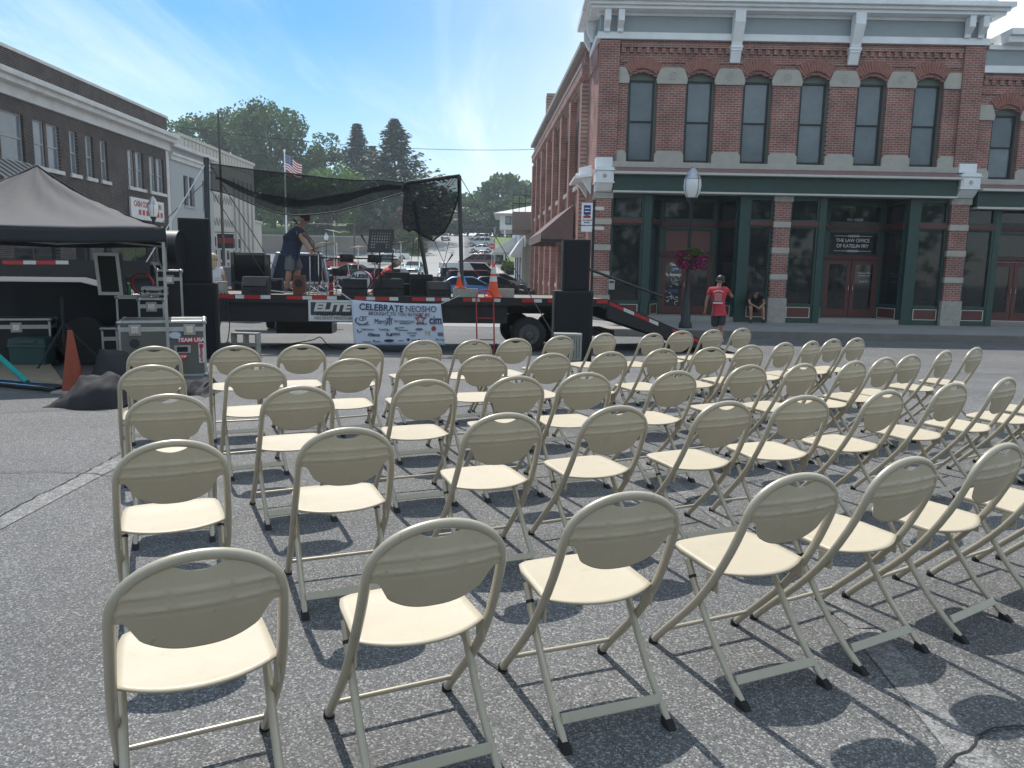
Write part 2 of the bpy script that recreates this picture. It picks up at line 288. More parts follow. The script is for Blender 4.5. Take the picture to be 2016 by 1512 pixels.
g = G(); g.grid([[(x, y, gz(y)) for x in xs] for y in ys])
tag(g.build('ground', M_asph, fixn=False), kind='structure')
def axx(Y): return -.066 * (Y - 26.5)          # the side street drifts left going uphill
def strip(name, m, x0, x1, y0, y1, lift, n=30):
    g = G(); pts = sorted(set([y0, y1] + [y for y, _ in PROF if y0 < y < y1]))
    g.grid([[(x0 + axx(y), y, gz(y) + lift), (x1 + axx(y), y, gz(y) + lift)] for y in pts])
    return tag(g.build(name, m, fixn=False), kind='structure')
strip('street', M_street, -12.3, -1.6, 29, 215, .012)
g = G(); g.grid([[(-60, 24.6, gz(24) + .008), (2, 24.6, gz(24) + .008)], [(-60, 47, gz(47) + .008), (0, 47, gz(47) + .008)]]); tag(g.build('cross_street', M_street, fixn=False), kind='structure')
g = G(); g.grid([[(-30, 118, gz(118) + .03), (-4, 118, gz(118) + .03)], [(-30, 134, gz(134) + .03), (-4, 134, gz(134) + .03)]]); tag(g.build('upper_street', M_street, fixn=False), kind='structure')
# grass beside the hill street
def gsheet(name, pts_y, lift=.02):
    g = G(); g.grid([[(a, y, gz(y) + lift), (b, y, gz(y) + lift)] for y, a, b in pts_y]); return tag(g.build(name, M_grass, fixn=False), kind='structure')
gsheet('grass_verge', [(136, -19.6, -15.6), (138, -19.8, -15.9), (150, -21.0, -17.1), (173, -22.5, -19.6), (190, -24, -21), (215, -27, -23)])
gsheet('grass_lawn', [(76, 2.3, 30), (81, 1.6, 30), (95, 1.0, 30), (108, -.1, 30), (130, -1.5, 30), (150, -2.9, 30), (190, -6, 30), (215, -9, 30), (300, -60, 60)])
# hill above the retaining wall
g = G(); g.grid([[(x, 142.3, 2.0), (x, 142.3, 7.0), (x, 150, 7.9), (x, 165, 10.2), (x, 200, 12.5), (x, 260, 13)] for x in (-160, -90, -60, -40, -23.6)]); tag(g.build('grass_hill', M_grass, fixn=False), kind='structure')
# pavement along the brick building, with its kerb
def slab(name, m, poly, z0, z1):
    g = G(); g.prism(poly, z0, z1, 'xy'); return tag(g.build(name, m, bevel=.01), kind='structure')
M_walkdark = mat('dark_sidewalk', (.27, .255, .235), .9, 0, .16, .9, .3, 30)  # darker tone of the sidewalk concrete
KY0, KY1 = 22.0, 22.35
slab('sidewalk', M_walkdark, [(.2, 22.25), (40, 22.45), (40, 26.6), (2.7, 26.6), (2.6, 28), (.3, 28)], -.6, -.165)
slab('kerb', M_kerb, [(.05, 22.0), (40, 22.2), (40, 22.446), (.05, 22.246)], -.6, -.163)
def walk(name, y0, y1, wx0, wx1):
    g = G(); pts = sorted(set([y0, y1] + [y for y, _ in PROF if y0 < y < y1]))
    rows = [[(wx0 + axx(y), y, max(-.165, gz(y) + .15) if y > 50 else -.165 if y < 58 else gz(y) + .15) for y in pts], [(wx1 + axx(y), y, max(-.165, gz(y) + .15) if y > 50 else -.165) for y in pts]]
    lo = [[(p[0], p[1], p[2] - .4) for p in rows[0]], rows[0], rows[1], [(p[0], p[1], p[2] - .4) for p in rows[1]]]
    g.grid(lo); return tag(g.build(name, M_walk, fixn=False), kind='structure')
walk('side_pavement', 28.02, 205, .3, 2.75)
# painted lines and cracks in the asphalt
def ribbon(name, m, pts, w, lift, jit=0, seg=.12):
    g = G(); P = []
    for a, b in zip(pts, pts[1:]):
        a, b = Vector(a), Vector(b); k = max(1, int((b - a).length / seg))
        P += [a.lerp(b, i / k) for i in range(k)]
    P.append(Vector(pts[-1])); rows = []
    for i, p in enumerate(P):
        d = (P[min(i + 1, len(P) - 1)] - P[max(i - 1, 0)]).normalized(); n = Vector((-d.y, d.x)); j = rnd.uniform(-jit, jit); ww = w * rnd.uniform(.55, 1.3) if jit else w
        q = p + n * j; a = q + n * ww / 2; b = q - n * ww / 2
        rows.append([(a.x, a.y, gz(a.y) + lift), (b.x, b.y, gz(b.y) + lift)])
    g.grid(rows); return tag(g.build(name, m, fixn=False), kind='structure')
def px2(px, py): p = PZ(px, py, 0); return (p.x, p.y)
def pxz(px, py, z): p = PZ(px, py, z); return (p.x, p.y)
ribbon('painted_line', M_line, [px2(-60, 1060), px2(240, 905)], .15, .004)
ribbon('painted_line', M_line, [px2(1700, 1240), px2(1955, 1540)], .13, .004)
ribbon('painted_line', M_line2, [px2(1215, 880), px2(1480, 1060), px2(1700, 1238)], .11, .004)
M_crack = mat('crack_fill', (.02, .02, .02), .9)
for pts in ([(-40, 1045), (20, 1008), (60, 985), (110, 960), (170, 930), (240, 892)], [(0, 932), (90, 929), (160, 933), (225, 938)], [(0, 814), (120, 808), (190, 806)], [(1865, 1520), (1925, 1455), (1960, 1440), (2030, 1430)], [(1330, 1000), (1420, 960), (1500, 945)],
            [(820, 1055), (870, 1035), (930, 1045)], [(1750, 900), (1850, 880), (1960, 872)], [(1010, 800), (1000, 760), (985, 720)], [(1640, 690), (1800, 686), (1960, 690)], [(900, 1240), (940, 1290), (1000, 1330)]):
    ribbon('crack', M_crack, [px2(*p) for p in pts], .009, .008, .012, .05)
for pts in ([(1560, 672), (1700, 682), (2016, 694)], [(1500, 700), (1790, 712), (2016, 722)]):
    ribbon('painted_line', M_line2, [pxz(*p, -.36) if p[1] < 690 else px2(*p) for p in pts], .08, .004)
# ---------------------------------------------------------------- folding chairs
M_ch = mat('cream_enamel', (.505, .437, .322), .48, 0, .05, 7, .05, 60, rand=.045, wear=1)
M_cht = mat('cream_tube', (.475, .425, .33), .36, .25, .06, 10, rand=.04, wear=1)
def prof_y(z):     # front frame, side view: z -> y
    T = [(0, .245), (.05, .205), (.155, .10), (.29, -.03), (.40, -.105), (.50, -.165), (.645, -.228), (.80, -.262)]
    for (a, ya), (b, yb) in zip(T, T[1:]):
        if z <= b: return ya + (yb - ya) * (z - a) / (b - a)
    return -.262
WB = .193; ZB = .642; ZT = .80
def hw_(z): return WB + .010 * max(0, min(1, (.60 - z) / .22))
def make_chair(label):
    t = thing('folding_chair', label, 'chair', group='beige folding chairs set out in curved rows on the square')
    # front frame: one bent tube from foot over the back to the other foot
    zs = [.02, .05, .10, .155, .22, .29, .34, .40, .46, .52, .58, .61]
    pts = [(-hw_(z), prof_y(z), z) for z in zs]
    N = 22
    for i in range(N + 1):
        a = math.pi - math.pi * i / N; z = ZB + (ZT - .0145 - ZB) * math.sin(a) ** .9; pts.append((WB * math.cos(a) if abs(math.cos(a)) > 1e-6 else 0, prof_y(z), z))
    pts += [(hw_(z), prof_y(z), z) for z in reversed(zs)]
    # smooth the bend
    for _ in range(2):
        q = [Vector(p) for p in pts]; pts = [q[0]] + [(q[i - 1] + q[i] * 2 + q[i + 1]) / 4 for i in range(1, len(q) - 1)] + [q[-1]]
    fr = G().tube(pts, .0145, 10).build('front_frame', M_cht, t, smooth=60)
    for s in (-1, 1):
        G().lathe([(.017, -.004), (.0185, .006), (.0165, .022), (.0145, .024)], 10, (s * hw_(0), prof_y(.012) + .004, 0)).build('rubber_foot', K['rubber'], fr, smooth=60)
        for z in (.705, .664):
            G().lathe([(.0055, -.003), (.0055, .003)], 8, (s * (WB - .0165), prof_y(z) - .001, z), axis='x').build('bolt', K['black'], fr)
    G().tube([(-hw_(0) + .006, .172, .086), (hw_(0) - .006, .172, .086)], .0085, 8).build('stretcher', M_cht, t, smooth=60)
    # rear legs, crossing inside the front frame
    lp = [(.075, .402), (.035, .335), (-.01, .27), (-.06, .205), (-.115, .14), (-.18, .078), (-.255, .018)]
    for s in (-1, 1):
        lg = G().tube([(s * .183, y, z) for y, z in lp], .0125, 9).build('leg', M_cht, t, smooth=60)
        g = G(); g.hexa([(s * .183 - .016, -.292, 0), (s * .183 + .016, -.292, 0), (s * .183 + .016, -.235, 0), (s * .183 - .016, -.235, 0), (s * .183 - .015, -.272, .020), (s * .183 + .015, -.272, .020), (s * .183 + .015, -.236, .034), (s * .183 - .015, -.236, .034)])
        g.build('rubber_foot', K['rubber'], lg, bevel=.004)
        G().tube([(s * .183, .046, .352), (s * .183, .040, .343)], .0145, 9).build('ferrule', K['black'], lg)
        # hinge bracket between seat and frame
        G().box(s * .193 - .003, s * .193 + .003, -.11, -.05, .345, .405).build('bracket', M_cht, lg)
    g = G(); g.hexa([(-.175, -.224, .058), (.175, -.224, .058), (.175, -.216, .054), (-.175, -.216, .054), (-.175, -.208, .086), (.175, -.208, .086), (.175, -.200, .082), (-.175, -.200, .082)])
    g.build('foot_bar', M_cht, t, bevel=.003)
    # seat: dished steel sheet with a turned-down edge
    nx, ny = 16, 14; rows = []
    def seat_pt(u, v):
        w = .189 - .004 * (v)        # u,v in -1..1 ; v=1 front
        yf = .182 + .010 * (1 - u * u); yr = -.106 - .066 * (1 - abs(u) ** 2.0)
        y = yr + (yf - yr) * (v + 1) / 2; x = u * w
        cr = .03   # rounded front corners
        if v > .6 and abs(u) > .8: y -= (abs(u) - .8) / .2 * .016 * ((v - .6) / .4); x *= 1 - .05 * ((v - .6) / .4) * (abs(u) - .8) / .2
        d = max(0, 1 - abs(u) ** 3) * max(0, 1 - abs(v + .25) ** 3)
        return x, y, .427 - .012 * d - .004 * max(0, -v) + .003 * v
    for j in range(ny + 1): rows.append([seat_pt(-1 + 2 * i / nx, -1 + 2 * j / ny) for i in range(nx + 1)])
    g = G(); g.grid(rows)
    per = [rows[0][i] for i in range(nx + 1)] + [rows[j][nx] for j in range(1, ny + 1)] + [rows[ny][i] for i in range(nx - 1, -1, -1)] + [rows[j][0] for j in range(ny - 1, 0, -1)]
    n = len(per); g.add([p for p in per] + [(p[0] * .985, p[1] * .985, p[2] - (.006 if p[1] < -.09 else .020)) for p in per], [(i, (i + 1) % n, (i + 1) % n + n, i + n) for i in range(n)])
    g.build('seat', M_ch, t, smooth=28, solid=.0022)
    # backrest: curved sheet inside the bend, hand slot at the top, two pressed ribs
    nx, nz = 36, 44; rows = []
    def top(x):
        a = math.sqrt(max(0, 1 - (x / .194) ** 2)); z = ZB + (ZT - ZB) * a - .005
        if abs(x) < .070: z -= .011 + .034 * (1 - (x / .070) ** 2)
        return z
    def bot(x):
        ax = abs(x)
        if ax > .168: return .640
        if ax > .122: 
            s = (ax - .122) / .046; s = s * s * (3 - 2 * s); return .574 + .066 * s
        return .540 + .034 * (ax / .122) ** 2.6
    for k in range(nz + 1):
        row = []
        for i in range(nx + 1):
            x = -.1845 + .369 * i / nx; b, tp = bot(x), max(top(x), bot(x) + .004)
            f = k / nz; z = b + (tp - b) * f
            rib = 0
            for zr in (.704, .666): rib = max(rib, math.exp(-((z - zr) / .0065) ** 2))
            y = prof_y(z) - .003 - .026 * (1 - (x / .2) ** 2) * min(1, max(.12, (.785 - z) / .10)) - .0055 * rib
            row.append((x, y, z))
        rows.append(row)
    g = G(); g.grid(rows); br = g.build('backrest', M_ch, t, smooth=50, solid=.003)
    return t
CH = {'A1':(-0.83,1.90,27),'A2':(-0.29,2.15,25),'A3':(0.26,2.44,21),'A4':(0.86,2.69,24),'A5':(1.34,2.94,29),'A6':(1.84,3.20,33),'A7':(2.37,3.46,31),'A8':(2.86,3.70,31),'A9':(3.36,4.0,32),'B1':(-1.38,3.00,26),'B2':(-0.77,3.29,22),'B3':(-0.13,3.68,23),'B4':(0.41,3.92,26),'B5':(1.00,4.12,27),'B6':(1.52,4.37,21),'B7':(2.06,4.61,31),'B8':(2.66,4.98,32),'B9':(3.18,5.28,37),'B10':(3.67,5.60,34),'B11':(4.10,5.95,41),'C1':(-1.84,4.03,22),'C2':(-1.29,4.37,26),'C3':(-0.61,4.71,23),'C4':(-0.07,4.94,23),'C5':(0.39,5.17,22),'C6':(0.99,5.33,29),'C7':(1.62,5.76,28),'C8':(2.05,5.90,34),'C9':(2.54,6.14,36),'C10':(2.93,6.45,36),'C11':(3.28,6.71,35),'C12':(3.80,7.13,41),'C13':(4.33,7.54,39),'D1':(-2.46,5.13,26),'D2':(-1.85,5.33,27),'D3':(-1.26,5.69,22),'D4':(-0.77,5.84,25),'D5':(-0.31,6.10,21),'D6':(0.19,6.31,30),'D7':(0.68,6.51,32),'D8':(1.18,6.85,32),'D9':(1.68,7.08,27),'D10':(2.11,7.36,31),'D11':(2.53,7.69,39),'D12':(2.88,7.92,43),'D13':(3.24,8.24,38),'D14':(3.58,8.44,37),'E1':(-2.98,6.28,25),'E2':(-2.37,6.44,22),'E3':(-1.88,6.63,23),'E4':(-1.42,6.73,30),'E5':(-0.96,7.24,31),'E6':(-0.49,7.36,30),'E7':(-0.10,7.61,30),'E8':(0.34,7.99,36),'E9':(0.83,8.43,41),'E10':(1.39,8.56,37),'E11':(1.83,9.02,30),'E12':(2.25,9.30,35),'E13':(2.70,9.65,36)}
ORD = ['first', 'second', 'third', 'fourth', 'fifth', 'sixth', 'seventh', 'eighth', 'ninth', 'tenth', 'eleventh', 'twelfth', 'thirteenth', 'fourteenth']
ROWN = {'A': 'front row nearest the camera', 'B': 'second row from the camera', 'C': 'middle row of the five', 'D': 'fourth row from the camera', 'E': 'farthest row beside the stage'}
proto = None
for k, (x, y, a) in CH.items():
    lab = f"beige metal folding chair, {ORD[int(k[1:]) - 1]} from the left in the {ROWN[k[0]]}"
    if proto is None:
        proto = make_chair(lab); proto.location = (x, y, gz(y)); proto.rotation_euler = (0, 0, R(a))
    else: dup(proto, (x, y, gz(y)), R(a), lab)
# ---------------------------------------------------------------- corner brick building on the right
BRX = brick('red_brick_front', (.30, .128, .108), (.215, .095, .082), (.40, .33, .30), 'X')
BRY = brick('red_brick_side_sunlit', (.35, .165, .135), (.28, .125, .10), (.42, .34, .30), 'Y')  # sunlight painted in: paler, pinker side brick than the front
M_frieze = mat('blue_grey_frieze', (.31, .355, .38), .6, 0, .06, 2)
M_cream = mat('cream_trim', (.55, .54, .50), .55, 0, .06, 5)
M_pink = mat('dusty_maroon_hood', (.25, .145, .14), .6, 0, .12, 3)
M_winframe = mat('dark_window_frame', (.02, .024, .027), .5, 0, .1, 6)
M_wingreen = mat('olive_green_trim', (.115, .135, .115), .55, 0, .12, 5)
M_blind = mat('window_with_blinds', (.135, .165, .185), .10, 0, .22, 1.2, spec=.6, rand=.25)
M_rough = mat('rusticated_stone', (.36, .34, .31), .95, 0, .25, 6, .9, 12)
bb = thing('brick_building', 'red brick two-storey corner building with white cornice and green shopfronts', 'building', (9, 26.5, -.165))
YF = 26.5
def arch_z(x, c, hw, z0, rise):
    u = max(-1, min(1, (x - c) / hw)); return z0 + rise * (1 - u * u)
def facade(b, wins, xl, xr, zb, zspring, rise, ztop, hw, xp0, xp1, yf=YF, pierL=None, pierR=None, ros=True, sill0=4.97, sill1=5.16, stone=(7.69, 8.21), sstone=(5.16, 5.53), dent=(8.66, 8.83), ymat=None):
    wall = G(); stn = []
    edges = [xl] + [e for c in wins for e in (c - hw, c + hw)] + [xr]
    for a, c in zip(edges[::2], edges[1::2]): wall.box(a, c, yf, yf + .45, sill1, zspring)
    for c in wins:                                   # arch spandrels: strips above the curved head
        n = 12; xs_ = [c - hw + 2 * hw * i / n for i in range(n + 1)]
        for x0, x1 in zip(xs_, xs_[1:]):
            z0, z1 = arch_z(x0, c, hw, zspring, rise), arch_z(x1, c, hw, zspring, rise)
            wall.hexa([(x0, yf, z0), (x1, yf, z1), (x1, yf + .45, z1), (x0, yf + .45, z0), (x0, yf, ztop), (x1, yf, ztop), (x1, yf + .45, ztop), (x0, yf + .45, ztop)])
    for a, c in zip(edges[::2], edges[1::2]): wall.box(a, c, yf, yf + .45, zspring, ztop)
    if pierL: wall.box(pierL[0], pierL[1], yf - .10, yf - .002, sill1, ztop - .03)
    if pierR: wall.box(pierR[0], pierR[1], yf - .10, yf - .002, sill1, ztop - .03)
    x = xp0
    while x < xp1:                                    # corbel table under the cornice
        wall.box(x, x + .13, yf - .07, yf - .002, dent[0], dent[1]); x += .265
    wall.box(xp0, xp1, yf - .085, yf - .002, dent[1] + .002, dent[1] + .11); wall.box(xp0, xp1, yf - .04, yf - .002, dent[0] - .30, dent[0] - .24)
    wall.build('wall', BRX, b, world=True)
    for i, c in enumerate(wins):
        g = G(); n = 13; a0 = .78
        rc = (hw * hw + (rise + .12) ** 2) / (2 * (rise + .12)) ; zc_ = zspring + .04 + (rise + .05) - rc + .02
        ang = math.asin(min(.98, (hw + .165) / (rc + .36)))
        for k in range(n):                            # voussoirs with mortar gaps
            t0 = -ang + 2 * ang * k / n + .011; t1 = -ang + 2 * ang * (k + 1) / n - .011
            r0, r1 = rc + .0, rc + .36
            q = [(c + r0 * math.sin(t0), zc_ + r0 * math.cos(t0)), (c + r0 * math.sin(t1), zc_ + r0 * math.cos(t1)), (c + r1 * math.sin(t1), zc_ + r1 * math.cos(t1)), (c + r1 * math.sin(t0), zc_ + r1 * math.cos(t0))]
            g.prism(q, yf - .075, yf - .003, 'xz', 0)
        q = [(c + (rc + .01) * math.sin(t), zc_ + (rc + .01) * math.cos(t)) for t in [-ang + 2 * ang * k / 12 for k in range(13)]] + [(c + (rc + .35) * math.sin(t), zc_ + (rc + .35) * math.cos(t)) for t in [ang - 2 * ang * k / 12 for k in range(13)]]
        g.prism(q, yf - .05, yf - .004, 'xz', 1)
        g.build('window_arch', [K_arch, M_mortar], b, world=True)
        fr = G(); n = 10
        zt = zspring - .02
        q = [(c - hw, zt), (c + hw, zt)] + [(c + hw - 2 * hw * k / n, arch_z(c + hw - 2 * hw * k / n, c, hw, zspring, rise) + .0) for k in range(n + 1)]
        fr.prism(q, yf + .16, yf + .24, 'xz', 1)
        fr.box(c - hw, c - hw + .07, yf + .15, yf + .26, sill1, zt, 1); fr.box(c + hw - .07, c + hw, yf + .15, yf + .26, sill1, zt, 1)
        a, d, z0, z1 = c - hw + .07, c + hw - .07, sill1 + .02, zt
        for bx in ((a, a + .06, z0, z1), (d - .06, d, z0, z1), (a + .06, d - .06, z0, z0 + .09), (a + .06, d - .06, z1 - .06, z1), (a + .06, d - .06, (z0 + z1) / 2 - .02, (z0 + z1) / 2 + .025)): fr.box(bx[0], bx[1], yf + .17, yf + .27, bx[2], bx[3], 0)
        f = fr.build('window', [M_winframe, M_wingreen], b, world=True)
        G().box(a + .06, d - .06, yf + .235, yf + .29, z0 + .09, (z0 + z1) / 2 - .02).build('pane', M_blind, f, world=True)
        G().box(a + .06, d - .06, yf + .22, yf + .29, (z0 + z1) / 2 + .025, z1 - .06).build('pane', M_blind, f, world=True)
    for a, c in zip(edges[::2], edges[1::2]):
        lo, hi = (a, c); s0, s1 = stone
        first, last = a == xl, c == xr
        lo2 = a if first else a - .03; hi2 = c if last else c + .03
        if first: lo2 = (pierL[1] if pierL else a) + .002
        if last: hi2 = (pierR[0] if pierR else c) - .002
        q = [(lo2, s0), (hi2, s0)] + ([(hi2, s1)] if last else [(hi2 + .03, s0 + .14), (hi2 - .10, s1)]) + ([(lo2, s1)] if first else [(lo2 + .10, s1), (lo2 - .03, s0 + .14)])
        g = G(); g.prism(q, yf - .06, yf - .005, 'xz')
        st = g.build('stone_block', K['stone'], b, world=True, bevel=.012)
        if ros and not first and not last:
            cx_ = (lo2 + hi2) / 2; zc2 = (s0 + s1) / 2
            r = G(); r.tube([(cx_ + .125 * math.cos(t * .3927), yf - .062, zc2 + .125 * math.sin(t * .3927)) for t in range(16)], .012, 6, closed=True)
            for t in range(5): r.ball((cx_ + .06 * math.cos(t * 1.2566 + .3), yf - .062, zc2 + .06 * math.sin(t * 1.2566 + .3)), .034, .014, .034, 8, 4)
            r.build('rosette', K['stone'], st, world=True, smooth=True)
        q = [(lo2, sstone[0]), (hi2, sstone[0])] + ([(hi2, sstone[1])] if last else [(hi2, sstone[1] - .11), (hi2 - .09, sstone[1])]) + ([(lo2, sstone[1])] if first else [(lo2 + .09, sstone[1]), (lo2, sstone[1] - .11)])
        G().prism(q, yf - .055, yf - .005, 'xz').build('stone_block', K['stone'], b, world=True, bevel=.012)
    G().box(xl, xr, yf - .14, yf + .3, sill0, sill1 - .002).build('sill_course', K['stone'], b, world=True, bevel=.015)
K_arch = mat('arch_brick', (.30, .13, .105), .85, 0, .3, 9); M_mortar = mat('pale_mortar', (.42, .35, .32), .9)
WX = [4.17, 6.10, 8.01, 9.92, 11.83, 13.72]
facade(bb, WX, 2.72, 15.43, 5, 7.86, .20, 9.06, .50, 3.42, 14.7, pierL=(2.70, 3.36), pierR=(14.74, 15.425))
# cornice
cn = G()
cn.box(2.58, 15.52, YF - .14, YF + .4, 9.062, 9.14, 0); cn.box(2.62, 15.50, YF - .10, YF + .4, 9.142, 9.29, 0)
cn.box(2.70, 15.43, YF - .03, YF + .4, 9.292, 9.80, 1)
cn.box(2.62, 15.50, YF - .10, YF + .4, 9.802, 9.90, 0); cn.box(2.35, 15.75, YF - .46, YF + .4, 9.902, 10.0, 0); cn.box(2.25, 15.82, YF - .56, YF + .4, 10.002, 10.10, 0); cn.box(2.12, 15.92, YF - .68, YF + .4, 10.102, 10.25, 0)
cn.box(2.6, 15.5, YF - .35, YF + 3, 10.252, 10.40, 0)
# return along the side street
cn.box(2.58, 2.70, YF + .402, YF + 2.3, 9.062, 9.29, 0); cn.box(2.68, 2.95, YF + .402, YF + 2.3, 9.292, 9.80, 1); cn.box(2.35, 2.9, YF + .402, YF + 2.4, 9.902, 10.0, 0); cn.box(2.12, 2.9, YF + .402, YF + 2.5, 10.002, 10.25, 0)
cn.build('cornice', [K['white'], M_frieze], bb, world=True, bevel=.012)
def bracket(b, x, w, z0, z1, d0, d1, yf=YF, foot=0):
    g = G(); q = [(yf - .13, z0), (yf - d0, z0), (yf - d0 - .02, z0 + .1), (yf - d1, z1 - .35), (yf - d1, z1), (yf - .13, z1)]
    g.prism(q, x - w / 2, x + w / 2, 'yz')
    if foot:
        g.box(x - w / 2 - .03, x + w / 2 + .03, yf - .26, yf - .03, z0 - .09, z0 - .002); g.box(x - w / 2 - .015, x + w / 2 + .015, yf - .24, yf - .03, z0 - .17, z0 - .092)
        g.prism([(yf - .03, z0 - foot), (yf - .10, z0 - foot), (yf - .22, z0 - .172), (yf - .03, z0 - .172)], x - w / 2, x + w / 2, 'yz')
    return g.build('bracket', K['white'], b, world=True, bevel=.012)
for x in (2.90, 3.34, 14.72, 15.16): bracket(bb, x, .20, 9.27, 9.90, .18, .42)
for x in (7.17, 11.06): bracket(bb, x, .34, 8.90, 9.90, .24, .50, foot=.52)
for y in (YF + .9, YF + 2.0):
    g = G(); g.prism([(2.57, 9.27), (2.52, 9.27), (2.34, 9.6), (2.34, 9.90), (2.57, 9.90)], y, y + .2, 'xz'); g.build('bracket', K['white'], bb, world=True, bevel=.01)
# belt between the storeys
G().prism([(YF - .50, 4.79), (YF - .12, 4.968), (YF + .2, 4.968), (YF + .2, 4.79)], 3.28, 14.83, 'yz').build('shopfront_hood', M_pink, bb, world=True)
g = G(); g.box(3.27, 14.84, YF - .56, YF + .2, 4.712, 4.788, 0); g.box(3.28, 14.83, YF - .30, YF + .2, 4.19, 4.71, 1); g.box(3.27, 14.84, YF - .36, YF + .2, 4.125, 4.188, 0)
g.build('shopfront_sign_band', [M_cream, K['green']], bb, world=True, bevel=.008)
def capital(b, x0, x1, z0, z1, yf=YF, side=False):
    g = G(); w = x1 - x0; c = (x0 + x1) / 2
    g.box(x0 + .03, x1 - .03, yf - .18, yf + .3, z1 - .30, z1)                       # stone cap
    g.prism([(x0, z1 - .42), (x1, z1 - .42), (x1, z1 - .36), (c, z1 - .30 + .0), (x0, z1 - .36)], yf - .45, yf - .182, 'xz')
    g.box(x0 - .04, x1 + .04, yf - .47, yf + .3, z1 - .46, z1 - .422); g.box(x0, x1, yf - .42, yf + .3, z1 - .82, z1 - .462); g.box(x0 - .03, x1 + .03, yf - .45, yf + .3, z1 - .86, z1 - .822)
    g.box(x0 + .06, x1 - .06, yf - .435, yf - .421, z1 - .78, z1 - .50)
    g.prism([(yf - .40, z1 - .862), (yf - .12, z0), (yf + .3, z0), (yf + .3, z1 - .862)], x0 + .02, x1 - .02, 'yz')
    p = g.build('capital', K['white'], b, world=True, bevel=.01)
    G().lathe([(.075, -.01), (.075, .0), (.045, .0), (.03, -.03)], 14, (c, yf - .437, z1 - .64), axis='y').build('rosette', K['steel'], p, world=True)
capital(bb, 2.66, 3.27, 4.15, 5.28); capital(bb, 14.85, 15.50, 4.15, 5.28)
for k, y in enumerate((YF + .55, YF + 2.1)):
    g = G(); g.prism([(2.62, 4.15), (2.35, 4.55), (2.2, 4.7), (2.2, 5.02), (2.62, 5.1)], y, y + .28, 'xz'); g.build('bracket', K['white'], bb, world=True, bevel=.01)
G().prism([(2.0, 4.62), (2.62, 4.72), (2.62, 4.80), (2.0, 4.70)], YF + .3, YF + 2.6, 'xz').build('side_hood', K['white'], bb, world=True)
# ground-floor piers: brick with stone bands
def pier(b, x0, x1, yf=YF, side=0):
    bands = [(-.17, .69, 2), (.69, 1.31, 0), (1.31, 1.50, 1), (1.50, 2.20, 0), (2.20, 2.40, 1), (2.40, 3.07, 0), (3.07, 3.27, 1), (3.27, 3.93, 0), (3.93, 4.13, 2)]
    for z0, z1, k in bands:
        pr = (.02, .045, .07)[k]
        o = G().box(x0 - (pr - .02), x1 + (pr - .02), yf - pr - .10, yf + .5, z0 + .001, z1 - .001).build('stone_band' if k else 'brick_pier', (BRX, K['stone'], M_rough)[k], b, world=True, bevel=.008 if k else 0)
pier(bb, 2.72, 3.26); pier(bb, 8.82, 9.36); pier(bb, 14.80, 15.40)
# shopfronts
def shop_window(b, p0, p1, zk=.42, z0=.50, z1=3.08, panel=True, reflect=None):
    """one bay of shopfront from plan point p0 to p1 (left to right), glass set back in a green frame"""
    a, d = Vector((*p0, 0)), Vector((*p1, 0)); L = (d - a).length; u = (d - a) / L; n = Vector((u.y, -u.x, 0)); rz = math.atan2(u.y, u.x); c = (a + d) / 2
    def bar(s0, s1, q0, q1, z0_, z1_, g, m=0):    # along s, q outward
        p = [a + u * s0 - n * q0 * -1, a + u * s1 + n * q0, a + u * s1 + n * q1, a + u * s0 + n * q1]
        p[0] = a + u * s0 + n * q0
        g.hexa([(v.x, v.y, z0_) for v in p] + [(v.x, v.y, z1_) for v in p], m)
    g = G(); s = .06
    bar(0, L, -.06, .06, -.16, .0, g); bar(0, L, -.06, .05, .0, zk, g); bar(-.0, L, -.06, .09, zk, z0, g)
    bar(0, s, -.06, .06, z0, 4.12, g); bar(L - s, L, -.06, .06, z0, 4.12, g); bar(s, L - s, -.06, .06, 3.985, 4.12, g); bar(s, L - s, -.06, .05, z1, 3.13, g); bar(s, L - s, -.06, .05, 3.285, 3.34, g)
    o = g.build('shopfront_frame', K['green'], b, world=True)
    g = G(); bar(0, L, -.05, .10, 3.132, 3.283, g); g.build('transom_band', K['maroon'], o, world=True)
    g = G(); bar(s + .0, L - s, -.04, -.02, z0 + .001, z1 - .001, g); g.build('pane', K['darkglass'], o, world=True)
    g = G(); bar(s, L - s, -.04, -.02, 3.341, 3.984, g); g.build('pane', K['darkglass'], o, world=True)
    g = G()
    for q in ((s, s + .035, z0, z1), (L - s - .035, L - s, z0, z1), (s, L - s, z0, z0 + .035), (s, L - s, z1 - .035, z1)): bar(q[0] + .001, q[1] - .001, -.018, .0, q[2] + .002, q[3] - .002, g)
    g.build('inner_frame', M_winframe, o, world=True)
    if panel and L > .5:
        g = G(); bar(s + .02, L - s - .02, .051, .06, .01, zk - .03, g, 1)
        for q in ((s + .02, s + .045, .012, zk - .032), (L - s - .045, L - s - .02, .012, zk - .032), (s + .045, L - s - .045, .012, .035), (s + .045, L - s - .045, zk - .057, zk - .032)): bar(q[0], q[1], .061, .072, q[2], q[3], g, 0)
        g.build('kick_panel', [M_cream, K['maroon']], o, world=True)
    return o
M_step = mat('entry_step', (.30, .29, .27), .9, 0, .12, 2)
